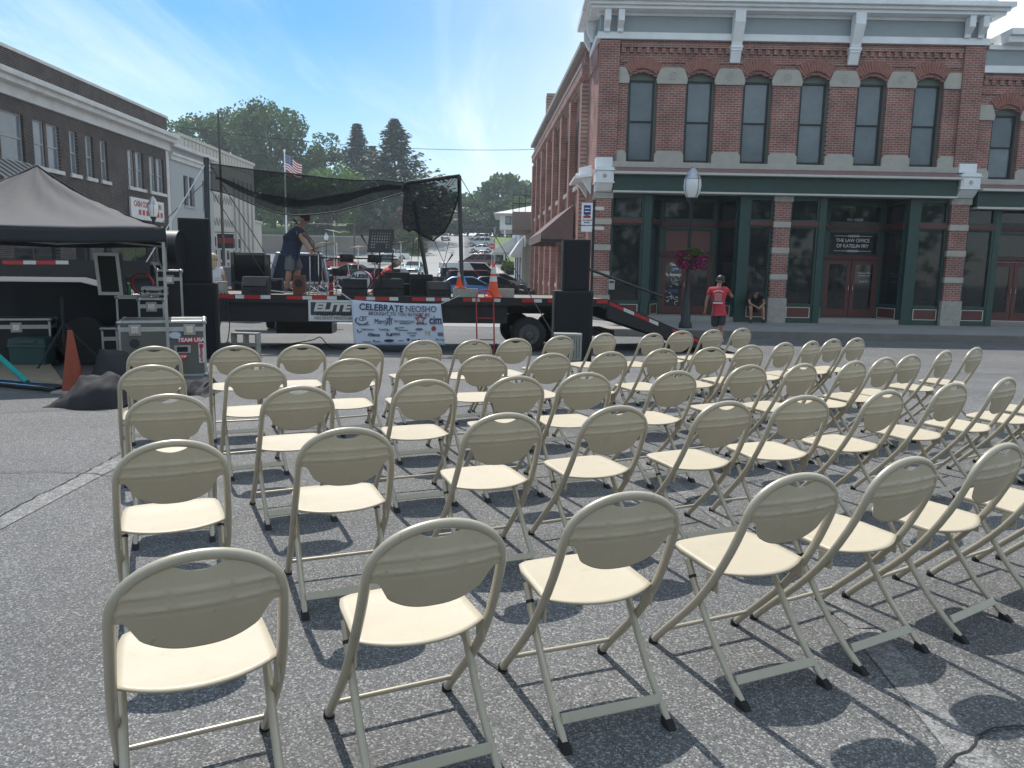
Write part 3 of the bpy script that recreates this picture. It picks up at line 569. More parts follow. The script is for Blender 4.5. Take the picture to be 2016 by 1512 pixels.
def door_bay(b, x0, x1, y, glassmat, signmat, label=None, writing=None):
    """recessed double door with a panel and transom above, facing the street"""
    g = G()
    for bx in ((x0 - .12, x0, .0, 4.12), (x1, x1 + .12, .0, 4.12)): g.box(bx[0], bx[1], y - .06, y + .1, bx[2], bx[3])
    g.box(x0, x1, y - .06, y + .1, 3.95, 4.12); g.box(x0, x1, y - .06, y + .1, 3.125, 3.40); g.box(x0, x1, y - .06, y + .1, 3.03, 3.12); g.box(x0, x0 + .05, y - .06, y + .1, 2.2, 3.95); g.box(x1 - .05, x1, y - .06, y + .1, 2.2, 3.95)
    o = g.build('door_surround', K['green'], b, world=True)
    g = G(); g.box(x0 - .12, x1 + .12, y - .10, y - .061, 3.13, 3.285); g.box(x0 - .1, x1 + .1, y - .10, y - .001, 2.06, 2.19); g.box(x0 - .14, x1 + .14, y - .13, y - .001, 2.15, 2.195)
    x = x0 - .08
    while x < x1 + .06: g.box(x, x + .05, y - .125, y - .101, 2.075, 2.13); g.box(x, x + .04, y - .12, y - .101, 3.16, 3.22); x += .1
    g.build('lintel', K['maroon'], o, world=True)
    G().box(x0 + .052, x1 - .052, y - .02, y + .05, 3.402, 3.948).build('pane', K['darkglass'], o, world=True)
    sp = G().box(x0 + .052, x1 - .052, y - .03, y + .05, 2.197, 3.028).build('sign_panel', signmat, o, world=True)
    g = G()
    for q in ((x0 + .052, x0 + .1, 2.2, 3.02), (x1 - .1, x1 - .052, 2.2, 3.02), (x0 + .1, x1 - .1, 2.2, 2.25), (x0 + .1, x1 - .1, 2.98, 3.02)): g.box(q[0], q[1], y - .05, y - .031, q[2], q[3])
    g.build('inner_frame', M_winframe, o, world=True)
    m = (x0 + x1) / 2
    for s, (a, d) in enumerate(((x0, m - .01), (m + .01, x1))):
        g = G(); st = .15
        g.box(a, a + st, y - .05, y + .01, .02, 2.055); g.box(d - st, d, y - .05, y + .01, .02, 2.055); g.box(a + st, d - st, y - .05, y + .01, .02, .30); g.box(a + st, d - st, y - .05, y + .01, 1.90, 2.055)
        dr = g.build('door', K['maroon'], b, world=True)
        G().box(a + st, d - st, y - .03, y, .301, 1.899).build('pane', glassmat, dr, world=True)
        hx = d - .07 if s == 0 else a + .07
        G().tube([(hx, y - .05, .95), (hx, y - .11, .97), (hx, y - .11, 1.14), (hx, y - .05, 1.16)], .014, 6).build('handle', K['chrome'], dr, world=True)
    return o, sp
G().box(3.27, 14.8, YF + .02, YF + 2.2, -.164, .0).build('entry_step', M_step, bb, world=True)
M_signmar = mat('maroon_panel', (.15, .062, .055), .55, 0, .1, 2); M_signblk = glass('black_sign_glass', (.012, .013, .015), .12)
YD = 27.75
def post(b, x0, x1): G().box(x0, x1, YF - .04, YF + .14, -.16, 4.12).build('post', K['green'], b, world=True)
# left shop
shop_window(bb, (3.28, YF + .05), (4.38, YF + .05)); post(bb, 4.39, 4.66); shop_window(bb, (4.68, YF + .12), (5.16, YD))
o1, sp1 = door_bay(bb, 5.32, 7.12, YD, K['darkglass'], M_signmar)
shop_window(bb, (7.26, YD), (7.64, YF + .12)); post(bb, 7.66, 7.98); shop_window(bb, (7.99, YF + .05), (8.78, YF + .05))
# right shop
shop_window(bb, (9.38, YF + .05), (10.36, YF + .05)); post(bb, 10.37, 10.60); shop_window(bb, (10.62, YF + .12), (11.06, YD))
o2, sp2 = door_bay(bb, 11.20, 13.08, YD, K['darkglass'], M_signblk)
shop_window(bb, (13.22, YD), (13.42, YF + .12)); post(bb, 13.44, 13.77); shop_window(bb, (13.78, YF + .05), (14.76, YF + .05))
G().box(3.27, 14.8, YF + 2.0, YF + 2.1, -.16, 4.2).build('back_wall', K['black'], bb, world=True)
# soffit over the recessed doors
G().box(3.27, 14.83, YF + .14, YF + 2.2, 4.126, 4.2).build('soffit', K['green'], bb, world=True)
W_ = K['white']; xs2 = 12.14
for i, (s, z, sz) in enumerate((('The Law Office', 2.74, .19), ('of Katelin Fry', 2.545, .19))): text('lettering', s.upper(), (xs2 - .02, YD - .034, z), sz * .92, W_, sp2, sx=.88)
for z in (2.90, 2.375):
    g = G(); g.box(xs2 - .68, xs2 + .66, YD - .036, YD - .031, z - .006, z + .006)
    for dx in (-.16, -.08, 0, .08, .16): g.tube([(xs2 + dx + .05 * math.cos(t * .785), YD - .036, z + .035 * math.sin(t * .785)) for t in range(8)], .006, 5, closed=True)
    g.build('flourish', W_, sp2, world=True)
text('lettering', '124 S. WOOD', (12.14, YD - .024, 3.47), .12, W_, o2, sx=.8)
for s, z, sz in (('The Law Office', 1.60, .075), ('of Katelin Fry', 1.51, .075), ('Katelin Fry', 1.30, .065)): text('lettering', s, (12.62, YD - .036, z), sz, W_, o2)
# hand-lettered door window of the left shop and its open sign
for s, z, sz in (('Time', 1.78, .15), ('to', 1.60, .13), ('Be Anyway', 1.42, .155)): text('lettering', s, (5.72, YD - .036, z), sz, W_, o1, sx=.85, shear=.25, bold=.004)
g = G(); g.box(5.66, 6.02, YD - .045, YD - .032, 1.57, 1.68); sgn = g.build('notice_board', mat('blue_notice', (.08, .16, .28), .5), o1, world=True)
text('lettering', 'OPEN', (5.84, YD - .05, 1.625), .09, W_, sgn)
g = G()
for i in range(26):
    x = 5.52 + rnd.random() * .46; z = .42 + rnd.random() * .8; a = rnd.random() * 6.28
    g.tube([(x, YD - .034, z), (x + .06 * math.cos(a), YD - .036, z + .06 * math.sin(a)), (x + .09 * math.cos(a + 1), YD - .034, z + .11 * math.sin(a + .6))], .008, 5)
g.build('scroll_lettering', W_, o1, world=True)
g = G(); g.box(5.6, 5.95, YD - .040, YD - .032, .78, .90); g.build('notice_board', mat('deep_blue_notice', (.03, .06, .2), .5), o1, world=True)
# side wall along the street going uphill: pilasters, arched windows, parapet
def SW(Y, off=0): t = (Y - 26.95) / (52 - 26.95); return 2.72 + (1.30 - 2.72) * t - off
def sbox(g, y0, y1, o0, o1, z0, z1, m=0):
    g.hexa([(SW(y0, o1), y0, z0), (SW(y0, o0), y0, z0), (SW(y1, o0), y1, z0), (SW(y1, o1), y1, z0), (SW(y0, o1), y0, z1), (SW(y0, o0), y0, z1), (SW(y1, o0), y1, z1), (SW(y1, o1), y1, z1)], m)
g = G(); sbox(g, 26.952, 52, -.5, 0, -.165, 8.6); sbox(g, 29.2, 52, -.4, .12, 8.6, 9.55)
npil = 8; pil = [29.3 + (51.6 - 29.3) * i / (npil - 1) for i in range(npil)]
for y in pil: sbox(g, y - .28, y + .28, .001, .24, -.16, 8.3)
for z0, z1, o in ((7.95, 8.1, .10), (8.1, 8.25, .16), (8.25, 8.6, .26)): sbox(g, 29.0, 52, .001, o, z0 + .302, z1 + .30)
sbox(g, 26.96, 29, .001, .04, 8.4, 9.05)
side = g.build('side_wall', BRY, bb, world=True)
g = G(); sbox(g, 29.1, 52.2, -.5, .34, 9.551, 9.72); sbox(g, 29.1, 52.2, .02, .28, 8.902, 9.0); g.build('parapet_coping', mat('grey_coping', (.34, .32, .31), .7), bb, world=True)
G().box(1.6, 2.3, 43, 44.2, 9.5, 11.0).build('chimney', BRY, bb, world=True)
M_swin = glass('side_window_glass', (.03, .035, .04), .1)
for a, b_ in zip(pil, pil[1:]):
    for yc in (a + (b_ - a) * .32, a + (b_ - a) * .68):
        g = G(); sbox(g, yc - .42, yc + .42, .001, .05, 4.85, 7.15, 0); sbox(g, yc - .30, yc + .30, .001, .055, 7.15, 7.35, 0); sbox(g, yc - .5, yc + .5, .001, .11, 4.66, 4.848, 1)
        w_ = g.build('side_window', [M_winframe, K['stone']], bb, world=True)
        g = G(); sbox(g, yc - .34, yc + .34, .051, .062, 4.95, 7.1); g.build('pane', M_swin, w_, world=True)
    if a > 33:
        yc = (a + b_) / 2; g = G(); sbox(g, yc - .45, yc + .45, .001, .05, .9, 2.9, 0); sbox(g, yc - .5, yc + .5, .001, .11, .72, .898, 1)
        w_ = g.build('side_window', [M_winframe, K['stone']], bb, world=True)
        g = G(); sbox(g, yc - .37, yc + .37, .051, .062, 1.0, 2.8); g.build('pane', M_swin, w_, world=True)
# back of the block and roof so that nothing is open
G().box(3.3, 15.4, 27.0, 52, 8.3, 8.9).build('roof', mat('flat_roof', (.08, .08, .08), .9), bb, world=True)
G().box(15.1, 15.42, 27.0, 52, -.1, 9.5).build('party_wall', BRY, bb, world=True)
# awning on the side wall
aw = thing('awning', 'brown slanted awning on the side wall of the brick corner building', 'awning', (2.0, 32, 2.6))
g = G(); y0, y1 = 30.3, 36.5; x1 = lambda y: SW(y, .25); dx = 1.25
P = [(x1(y0), y0, 4.05), (x1(y0) - dx, y0, 2.95), (x1(y0) - dx, y0, 2.62), (x1(y0), y0, 2.62)]; Q = [(p[0] - x1(y0) + x1(y1), y1, p[2]) for p in P]
g.add(P + Q, [(0, 1, 2, 3), (7, 6, 5, 4), (0, 4, 5, 1), (1, 5, 6, 2), (3, 7, 4, 0)]); g.build('awning_cloth', mat('faded_brown_awning', (.17, .12, .115), .8, 0, .15, 2), aw, world=True, solid=.02)
g = G(); g.beam((P[2][0] - .01, y0 - .02, 2.66), (P[3][0], y0 - .02, 2.66), .03, .1); g.build('valance', mat('dark_valance', (.03, .032, .035), .8), aw, world=True)
# ---------------------------------------------------------------- the lower brick building next door
nb = thing('brick_building', 'lower red brick building with green shopfront at the right edge of the photo', 'building', (20, 26.5, -.165))
facade(nb, [16.42, 18.3, 20.2, 22.1, 24.0], 15.44, 26, 4, 6.95, .18, 8.22, .48, 15.5, 25.8, sill0=4.62, sill1=4.80, stone=(6.72, 7.22), sstone=(4.80, 5.15), dent=(7.86, 8.02), ros=False, yf=YF + .03)
g = G(); y_ = YF + .03
g.box(15.44, 26.1, y_ - .12, y_ + .4, 8.222, 8.45, 0); g.box(15.44, 26, y_ - .03, y_ + .4, 8.452, 8.95, 1); g.box(15.52, 26.1, y_ - .12, y_ + .4, 8.952, 9.1, 0); g.box(15.93, 26.2, y_ - .45, y_ + .4, 9.102, 9.3, 0); g.box(15.94, 26.3, y_ - .58, y_ + 3, 9.302, 9.5, 0)
g.build('cornice', [K['white'], M_frieze], nb, world=True, bevel=.012)
G().prism([(y_ - .50, 4.45), (y_ - .12, 4.618), (y_ + .2, 4.618), (y_ + .2, 4.45)], 15.55, 26, 'yz').build('shopfront_hood', M_pink, nb, world=True)
g = G(); g.box(15.55, 26, y_ - .56, y_ + .2, 4.37, 4.448, 0); g.box(15.55, 26, y_ - .30, y_ + .2, 3.87, 4.368, 1); g.box(15.55, 26, y_ - .36, y_ + .2, 3.80, 3.868, 0); g.build('shopfront_sign_band', [M_cream, K['green']], nb, world=True)
shop_window(nb, (15.46, y_ + .05), (16.40, y_ + .05)); G().box(16.41, 16.62, y_ - .02, y_ + .14, -.16, 3.8).build('post', K['green'], nb, world=True)
door_bay(nb, 16.72, 18.3, y_ + .45, K['darkglass'], K['darkglass'])
G().box(18.45, 26, y_ + .1, y_ + .5, -.16, 3.8).build('shopfront_wall', K['green'], nb, world=True)
G().box(15.5, 26, y_ + .46, y_ + 12, 7.6, 8.1).build('roof', mat('flat_roof', (.08, .08, .08), .9), nb, world=True)
# ---------------------------------------------------------------- left side of the cross street
BRD = brick('dark_brown_brick', (.056, .040, .036), (.034, .026, .024), (.14, .125, .12), 'Y', ms=.012)
M_wcorn = mat('weathered_white_cornice', (.55, .55, .54), .7, 0, .16, 1.5, .15)
M_glz = glass('upper_window_glass', (.16, .19, .22), .08, .6); M_sash = mat('old_window_sash', (.36, .37, .37), .6, 0, .12, 4); M_brownfr = mat('brown_window_frame', (.05, .035, .03), .6)
LX = -20.3
db = thing('brick_building', 'dark brown brick two-storey building with long white cornice behind the canopy tent', 'building', (LX, 38, -.3))
q1 = lambda X, Y: (X / 3.6, 60 + Y / 3.6)
def lx(X, Y): p = PX(*q1(X, Y), LX); return p.y, p.z
YE = PX(331, 300, LX).y; YS = 8.0
ztop = PX(165, 162, LX).z; zc1 = PX(*q1(600, 510), LX).z; zc0 = PX(*q1(600, 650), LX).z
def bx(g, y0, y1, o0, o1, z0, z1, m=0, X=LX): g.box(X + o0, X + o1, y0, y1, z0, z1, m)
wins = [((0, 170), 550, 905), ((-260, -60), 470, 850), ((240, 425), 640, 965), ((497, 553), 715, 1018), ((610, 665), 760, 1045), ((715, 765), 797, 1075), ((910, 1018), 868, 1140), ((1062, 1163), 920, 1178)]
WZ0 = PX(*q1(525, 1018), LX).z; WZ1 = PX(*q1(525, 715), LX).z
g = G(); spans = []
for (a, b), t, u in wins: spans.append((PX(*q1(a, (t + u) / 2), LX).y, PX(*q1(b, (t + u) / 2), LX).y))
spans.sort()
y = YS
for a, b in spans:
    bx(g, y, a, -.4, 0, WZ0, WZ1); y = b
bx(g, y, YE, -.4, 0, WZ0, WZ1); bx(g, YS, YE, -.4, 0, WZ1, zc0); bx(g, YS, YE, -.4, 0, 3.6, WZ0); bx(g, YS, YE, -.4, 0, zc1, ztop)
bx(g, YE - .4, YE, -12, -.4, -.3, ztop); bx(g, YS, YE, -.7, -.301, -.3, 3.59)
y = YS
while y < YE - 1:                                  # ground-floor brick piers between shop windows
    bx(g, y, y + 1.2, -.295, .012, -.29, 2.999); y += 4.4
bx(g, YS, YE, -.3, -.02, -.3, .5); bx(g, YS, YE, -.29, 0, 3.0, 3.599)
g.build('wall', BRD, db, world=True)
g = G(); bx(g, YS, YE + .1, -.05, .12, zc0, zc1 - .45); bx(g, YS, YE + .2, -.05, .45, zc1 - .45, zc1 - .22); bx(g, YS, YE + .3, -.05, .62, zc1 - .22, zc1); bx(g, YS, YE + .05, -.45, .06, ztop, ztop + .14); bx(g, YE - .35, YE + .02, -.4, .03, -.3, zc0)
g.build('cornice', M_wcorn, db, world=True, bevel=.02)
for a, b in spans:
    g = G(); pair = (b - a) > 1.6; bx(g, a - .1, b + .1, -.02, .10, WZ0 - .16, WZ0, 1)
    cols = [(a, (a + b) / 2 - .1), ((a + b) / 2 + .1, b)] if pair else [(a, b)]
    if pair: bx(g, (a + b) / 2 - .1, (a + b) / 2 + .1, -.25, -.06, WZ0, WZ1, 2)
    for c, d in cols:
        for e in ((c, c + .07, WZ0, WZ1), (d - .07, d, WZ0, WZ1), (c + .07, d - .07, WZ0, WZ0 + .08), (c + .07, d - .07, WZ1 - .07, WZ1), (c + .07, d - .07, (WZ0 + WZ1) / 2 - .03, (WZ0 + WZ1) / 2 + .03)): bx(g, e[0], e[1], -.22, -.12, e[2], e[3], 0)
    w_ = g.build('window', [M_sash, M_wcorn, M_brownfr], db, world=True)
    for c, d in cols:
        g = G(); bx(g, c + .07, d - .07, -.20, -.16, WZ0 + .08, (WZ0 + WZ1) / 2 - .03); bx(g, c + .07, d - .07, -.19, -.15, (WZ0 + WZ1) / 2 + .03, WZ1 - .07); g.build('pane', M_glz, w_, world=True)
y = YS + 1.2
while y < YE - 3:
    g = G(); bx(g, y, y + 3.2, -.28, -.2, .5, 3.0); w_ = g.build('shop_window', M_brownfr, db, world=True)
    g = G(); bx(g, y + .1, y + 1.55, -.199, -.19, .6, 2.9); bx(g, y + 1.65, y + 3.1, -.199, -.19, .6, 2.9); g.build('pane', K['darkglass'], w_, world=True); y += 4.4
g = G(); bx(g, YE - 12, YE - .4, -12, -.4, ztop - 1.5, ztop - 1.2); g.build('roof', K['blackrough'], db, world=True)
# fringed striped awning along the shopfront
g = G(); g2 = G()
A0, A1 = 12.0, PX(*q1(250, 1000), LX).y
az = PX(*q1(120, 925), LX).z
k = 0; y = A0
while y < A1:
    m = k % 2
    g.hexa([(LX + .05, y, az - .05), (LX + 1.5, y, az - 1.0), (LX + 1.5, y + .26, az - 1.0), (LX + .05, y + .26, az - .05), (LX + .05, y, az), (LX + 1.5, y, az - .95), (LX + 1.5, y + .26, az - .95), (LX + .05, y + .26, az)], m)
    g.box(LX + 1.49, LX + 1.53, y, y + .26, az - 1.3 - .12 * m, az - .97, m); y += .26; k += 1
aw2 = g.build('awning', [K['block'], K['blackrough']]); tag(aw2, 'striped fringed shop awning on the dark brown brick building behind the tent', 'awning')
sgn = thing('shop_sign', 'white shop sign with red letters on the dark brown brick wall', 'sign', (LX, 42, 4))
ps = PX(288, 416, LX); g = G(); g.box(LX + .03, LX + .12, ps.y - 1.9, ps.y + 1.9, ps.z - .5, ps.z + .62); g.build('board', K['dirtywhite'], sgn, world=True)
text('lettering', 'CASH CONNECTION', (LX + .125, ps.y, ps.z + .3), .42, K['red'], sgn, rot=(R(90), 0, R(90)), sx=.78, bold=.01)
g = G()
for k in range(7): g.box(LX + .121, LX + .128, ps.y - 1.1 + k * .42, ps.y - .82 + k * .42, ps.z - .26, ps.z + .02)
g.build('worn_digits', K['red'], sgn, world=True)
# grey stucco building
M_stuc = mat('grey_stucco', (.36, .38, .39), .8, 0, .06, .8); M_pale = mat('pale_limestone_block', (.47, .45, .40), .8, 0, .08, .6)
sb = thing('stucco_building', 'grey stucco two-storey building next to the dark brown brick one', 'building', (LX, 49, -.3))
y0, y1 = YE + .12, 52.3; zt = PX(336, 288, LX).z
g = G(); wy = [(PX(362, 380, LX).y, PX(383, 380, LX).y), (PX(399, 380, LX).y, PX(412, 380, LX).y)]; wz0, wz1 = PX(368, 405, LX).z, PX(368, 347, LX).z
y = y0
for a, b in wy: bx(g, y, a, -.3, 0, wz0, wz1); y = b
bx(g, y, y1, -.3, 0, wz0, wz1); bx(g, y0, y1, -.3, 0, -.3, wz0); bx(g, y0, y1, -.3, 0, wz1, zt); bx(g, y1 - .3, y1, -10, -.3, -.3, zt); bx(g, y0, y1 - .3, -10, -.3, zt - .6, zt - .4)
g.build('wall', M_stuc, sb, world=True)
g = G(); bx(g, y0, y1 + .1, .001, .12, zt - .75, zt - .5); bx(g, y0, y1 + .15, .001, .22, zt - .5, zt - .35); bx(g, y0, y1 + .2, -.3, .32, zt, zt + .2); g.build('cornice', M_wcorn, sb, world=True)
for a, b in wy:
    g = G(); bx(g, a, b, -.26, -.2, wz0, wz1, 0); bx(g, a - .05, b + .05, 0.001, .06, wz0 - .12, wz0, 1); w_ = g.build('window', [M_brownfr, M_stuc], sb, world=True)
    m = (a + b) / 2; g = G(); bx(g, a + .1, m - .12, -.199, -.18, wz0 + .1, wz1 - .1); bx(g, m + .12, b - .1, -.199, -.18, wz0 + .1, wz1 - .1); g.build('pane', K['darkglass'], w_, world=True)
    g = G(); bx(g, m - .11, m + .11, -.199, -.02, wz0, wz1); g.build('mullion', M_stuc, w_, world=True)
# pale art-deco building
ad = thing('stone_building', 'pale stone block building with tall narrow windows and carved zigzag panels', 'building', (-22.4, 58, -.3))
AX = -22.4; ya, yb = 52.32, PX(501, 400, AX).y; zt = PX(372, 276, AX).z; yc = PX(521, 470, AX).y; zl = PX(503, 437, AX).z
g = G(); g.box(AX - 12, AX, ya, yb, -.4, zt); g.box(AX - 12, AX - .25, yb, yc, -.4, zl)
for k in range(5):
    y = ya + (yb - ya) * (.66 + .07 * k); g.box(AX + .001, AX + .14, y, y + .12, -.2, zt - 1.6)
g.build('wall', M_pale, ad, world=True)
g = G(); g.box(AX - 12.1, AX + .12, ya - .1, yb + .1, zt, zt + .22); g.box(AX - 12.1, AX - .15, yb + .1, yc + .1, zl, zl + .18)
y = ya
while y < yb - .3: g.box(AX + .001, AX + .06, y, y + .5, zt - .8, zt - .02); y += .62
g.build('parapet_coping', M_pale, ad, world=True)
for zz in (PX(450, 440, AX).z, PX(450, 396, AX).z):
    g = G()
    y = ya + 2.2
    while y < ya + (yb - ya) * .62:
        for s in (-1, 1): g.beam((AX + .02, y, zz - .3), (AX + .02, y + .28 * s, zz + .3), .05, .06)
        y += .56
    g.build('zigzag_panel', K['block'], ad, world=True)
for k in range(7):
    y = ya + 2.4 + k * 1.28; X_ = AX if y < yb - .6 else AX - .25
    if X_ != AX: y += .3
    for j in range(3):
        z0 = .9 + j * .95
        g = G(); g.box(X_ - .1, X_ + .03, y, y + .62, z0, z0 + .86); w_ = g.build('window', K['dirtywhite'], ad, world=True)
        g = G(); g.box(X_ + .031, X_ + .04, y + .06, y + .29, z0 + .06, z0 + .8); g.box(X_ + .031, X_ + .04, y + .33, y + .56, z0 + .06, z0 + .8); g.build('pane', K['darkglass'], w_, world=True)
hs_ = thing('hanging_sign', 'dark red and black hanging sign on the pale stone building', 'sign', (AX, 52.8, 3))
p = PX(443, 474, AX + .9); g = G(); g.box(AX + .35, AX + 1.55, p.y - .06, p.y + .06, p.z - .55, p.z + .5); g.build('board', K['black'], hs_, world=True)
g = G(); g.box(AX + .42, AX + 1.48, p.y - .075, p.y - .061, p.z - .18, p.z + .2); g.build('panel', K['red'], hs_, world=True); G().tube([(AX, p.y, p.z + .62), (AX + 1.6, p.y, p.z + .62)], .03, 6).build('bracket', K['black'], hs_, world=True)
# ---------------------------------------------------------------- buildings up the side street on the right
def LXs(Y): return 1.28 - (Y - 52) * .055
be = thing('beige_building', 'beige two-storey building with a balcony just past the brick corner building', 'building', (1.2, 56, -.2))
M_beige = mat('beige_plaster', (.40, .37, .30), .8, 0, .08, .7); M_taupe = mat('taupe_plaster', (.27, .225, .20), .8, 0, .08, .7)
g = G(); g.hexa([(LXs(52.3) , 52.3, -.3), (9, 52.3, -.3), (9, 61, -.3), (LXs(61), 61, -.3), (LXs(52.3), 52.3, 5.0), (9, 52.3, 5.0), (9, 61, 5.0), (LXs(61), 61, 5.0)])
for i in range(6):
    y = 52.6 + i * 1.6; x = LXs(y); g.box(x - .2, x - .001, y, y + .5, -.2, 3.3)
g.box(LXs(56) - .25, LXs(52.3) + .1, 52.4, 61, 3.302, 3.6)
g.build('wall', M_beige, be, world=True)
for i in range(5):
    y = 53.25 + i * 1.6; x = LXs(y + .9); G().box(x - .06, x + .1, y, y + .8, .3, 3.0).build('window', K['darkglass'], be, world=True)
g = G(); g.box(LXs(52.3) - 1.45, LXs(52.3) + .3, 52.25, 60, 4.2, 5.4); g.build('balcony', M_taupe, be, world=True)
g = G(); x0, x1 = LXs(52.3) - 1.42, LXs(52.3) + .3
for z in (5.95, 6.5):
    g.tube([(x1, 52.3, z), (x0, 52.3, z), (x0, 60, z)], .03, 6)
for k in range(16): g.tube([(x0, 52.3 + k * .5, 5.4), (x0, 52.3 + k * .5, 6.5)], .02, 5)
for k in range(5): g.tube([(x0 + k * .42, 52.3, 5.4), (x0 + k * .42, 52.3, 6.5)], .02, 5)
g.build('railing', K['black'], be, world=True)
gs = thing('shop_building', 'low grey-white shops with metal awnings farther up the side street', 'building', (.3, 68, .2))
g = G(); g.hexa([(LXs(61.1), 61.1, -.3), (9, 61.1, -.3), (9, 75, .0), (LXs(75), 75, .0), (LXs(61.1), 61.1, 4.6), (9, 61.1, 4.6), (9, 75, 4.6), (LXs(75), 75, 4.6)]); g.build('wall', K['dirtywhite'], gs, world=True)
M_blueclad = mat('pale_blue_cladding', (.42, .48, .55), .6, 0, .06, 1)
g = G(); g.hexa([(LXs(63) - .3, 63, 3.4), (LXs(63) - .02, 63, 3.4), (LXs(74) - .02, 74, 3.4), (LXs(74) - .3, 74, 3.4), (LXs(63) - .3, 63, 6.2), (LXs(63) - .02, 63, 6.2), (LXs(74) - .02, 74, 6.2), (LXs(74) - .3, 74, 6.2)]); g.build('facade_panel', M_blueclad, gs, world=True)
for y in (62, 65.5, 69, 72.2):
    x = LXs(y); G().box(x - .08, x + .1, y, y + 1.6, .3, 2.9).build('shop_window', K['darkglass'], gs, world=True)
for a, b, dxx, z0 in ((61.6, 65.6, 1.0, 2.7), (66, 74.6, 2.3, 3.1)):
    xa, xb = LXs(a), LXs(b); g = G()
    g.add([(xa - .06, a, z0 + 1.5), (xa - dxx, a, z0 + .1), (xa - dxx, a, z0 - .1), (xa - .06, a, z0 - .1), (xb - .06, b, z0 + 1.5), (xb - dxx, b, z0 + .1), (xb - dxx, b, z0 - .1), (xb - .06, b, z0 - .1)], [(0, 1, 2, 3), (7, 6, 5, 4), (0, 4, 5, 1), (1, 5, 6, 2), (2, 6, 7, 3)])
    g.build('awning', M_wcorn if a > 65 else K['dirtywhite'], gs, world=True, solid=.02)
# white two-storey house on the hill
hx0, hx1 = PY(984, 430, 108).x, PY(1034, 430, 108).x
hz0, hz1, hzr = PY(1000, 452, 108).z, PY(1000, 421, 108).z, PY(1020, 416, 108).z
ho = thing('house', 'white two-storey house with overhanging upper floor on the hill street', 'house', (hx0, 108, 2))
g = G(); g.box(hx0, hx1 + 6, 108, 120, hz0, hz1); g.build('upper_wall', K['dirtywhite'], ho, world=True)
G().box(hx0 + 2.4, hx1 + 6, 109.5, 119, 1.5, hz0).build('lower_wall', mat('brown_lower_wall', (.10, .08, .07), .8), ho, world=True)
g = G(); g.hexa([(hx0 - .9, 107, hz1), (hx1 + 7, 107, hz1), (hx1 + 7, 121, hz1), (hx0 - .9, 121, hz1), (hx0 + 4.5, 112, hz1 + 1.5), (hx1 + 2, 112, hz1 + 1.5), (hx1 + 2, 116, hz1 + 1.5), (hx0 + 4.5, 116, hz1 + 1.5)]); g.build('roof', mat('pale_roof', (.5, .5, .47), .6), ho, world=True)
xw = (PY(995, 435, 108).x, PY(1014, 435, 108).x)
g = G(); g.box(xw[0], xw[1], 107.9, 108.05, hz0 + .7, hz1 - .35); w_ = g.build('window', M_winframe, ho, world=True)
m = sum(xw) / 2; g = G(); g.box(xw[0] + .1, m - .06, 107.88, 107.899, hz0 + .8, hz1 - .45); g.box(m + .06, xw[1] - .1, 107.88, 107.899, hz0 + .8, hz1 - .45); g.build('pane', M_glz, w_, world=True)
for k in range(3): G().box(hx0 + .6 + k * 1.6, hx0 + .8 + k * 1.6, 108.1, 108.3, 2, hz0).build('porch_post', K['dirtywhite'], ho, world=True)
G().box(hx0 + 2.5, hx0 + 3.6, 109.4, 109.499, 2.2, 4.4).build('door', K['dirtywhite'], ho, world=True)
# retaining wall at the foot of the grassy hill
rw = thing('retaining_wall', 'long grey concrete retaining wall below the grassy hill', 'wall', (-40, 142, 3))
g = G(); g.box(-95, -23.4, 141.9, 142.4, 2.6, 7.05); g.build('wall', mat('stained_concrete', (.20, .175, .15), .9, 0, .25, .35, .2, 10), rw, world=True); G().box(-95, -23.3, 141.8, 142.5, 7.052, 7.25).build('coping', K['concrete'], rw, world=True)
# ---------------------------------------------------------------- trees
L_oak = leafmat('oak_leaves', (.07, .135, .032)); L_dark = leafmat('conifer_needles', (.036, .080, .042), .1, .15); L_light = leafmat('light_green_leaves', (.11, .20, .04)); L_wood = leafmat('woodland_leaves', (.08, .15, .042), .25); L_shrub = leafmat('shrub_leaves', (.08, .12, .03), .2); L_dry = leafmat('dry_brown_leaves', (.14, .09, .06), .1, .1)
M_bark = mat('bark', (.075, .058, .045), .9, 0, .25, 2, .6, 10)
def leaf_crown(rg, clumps, size, per, flat=.6):
    """many small leaf-clump faces spread through each clump's volume; (centre, radius) clumps"""
    vs = []; fs = []
    for (cx_, cy_, cz_), r in clumps:
        for _ in range(per):
            while True:
                d = Vector((rg.uniform(-1, 1), rg.uniform(-1, 1), rg.uniform(-1, 1)))
                if d.length < 1 and rg.random() < .25 + .75 * d.length: break
            p = Vector((cx_, cy_, cz_)) + Vector((d.x, d.y, d.z * .8)) * r
            s = size * rg.uniform(.55, 1.35); n = Vector((rg.gauss(0, 1), rg.gauss(0, 1), rg.gauss(0, .8) + .5)).normalized(); a = n.orthogonal().normalized(); q = rg.uniform(0, 6.28)
            a = Matrix.Rotation(q, 3, n) @ a; b_ = n.cross(a); k = len(vs)
            vs += [tuple(p + a * s), tuple(p + b_ * s * flat + a * s * .1 + n * s * .15), tuple(p - a * s * .8), tuple(p - b_ * s * flat - n * s * .1)]; fs.append((k, k + 1, k + 2, k + 3))
    g = G(); g.v = vs; g.f = fs; g.m = [0] * len(fs); return g
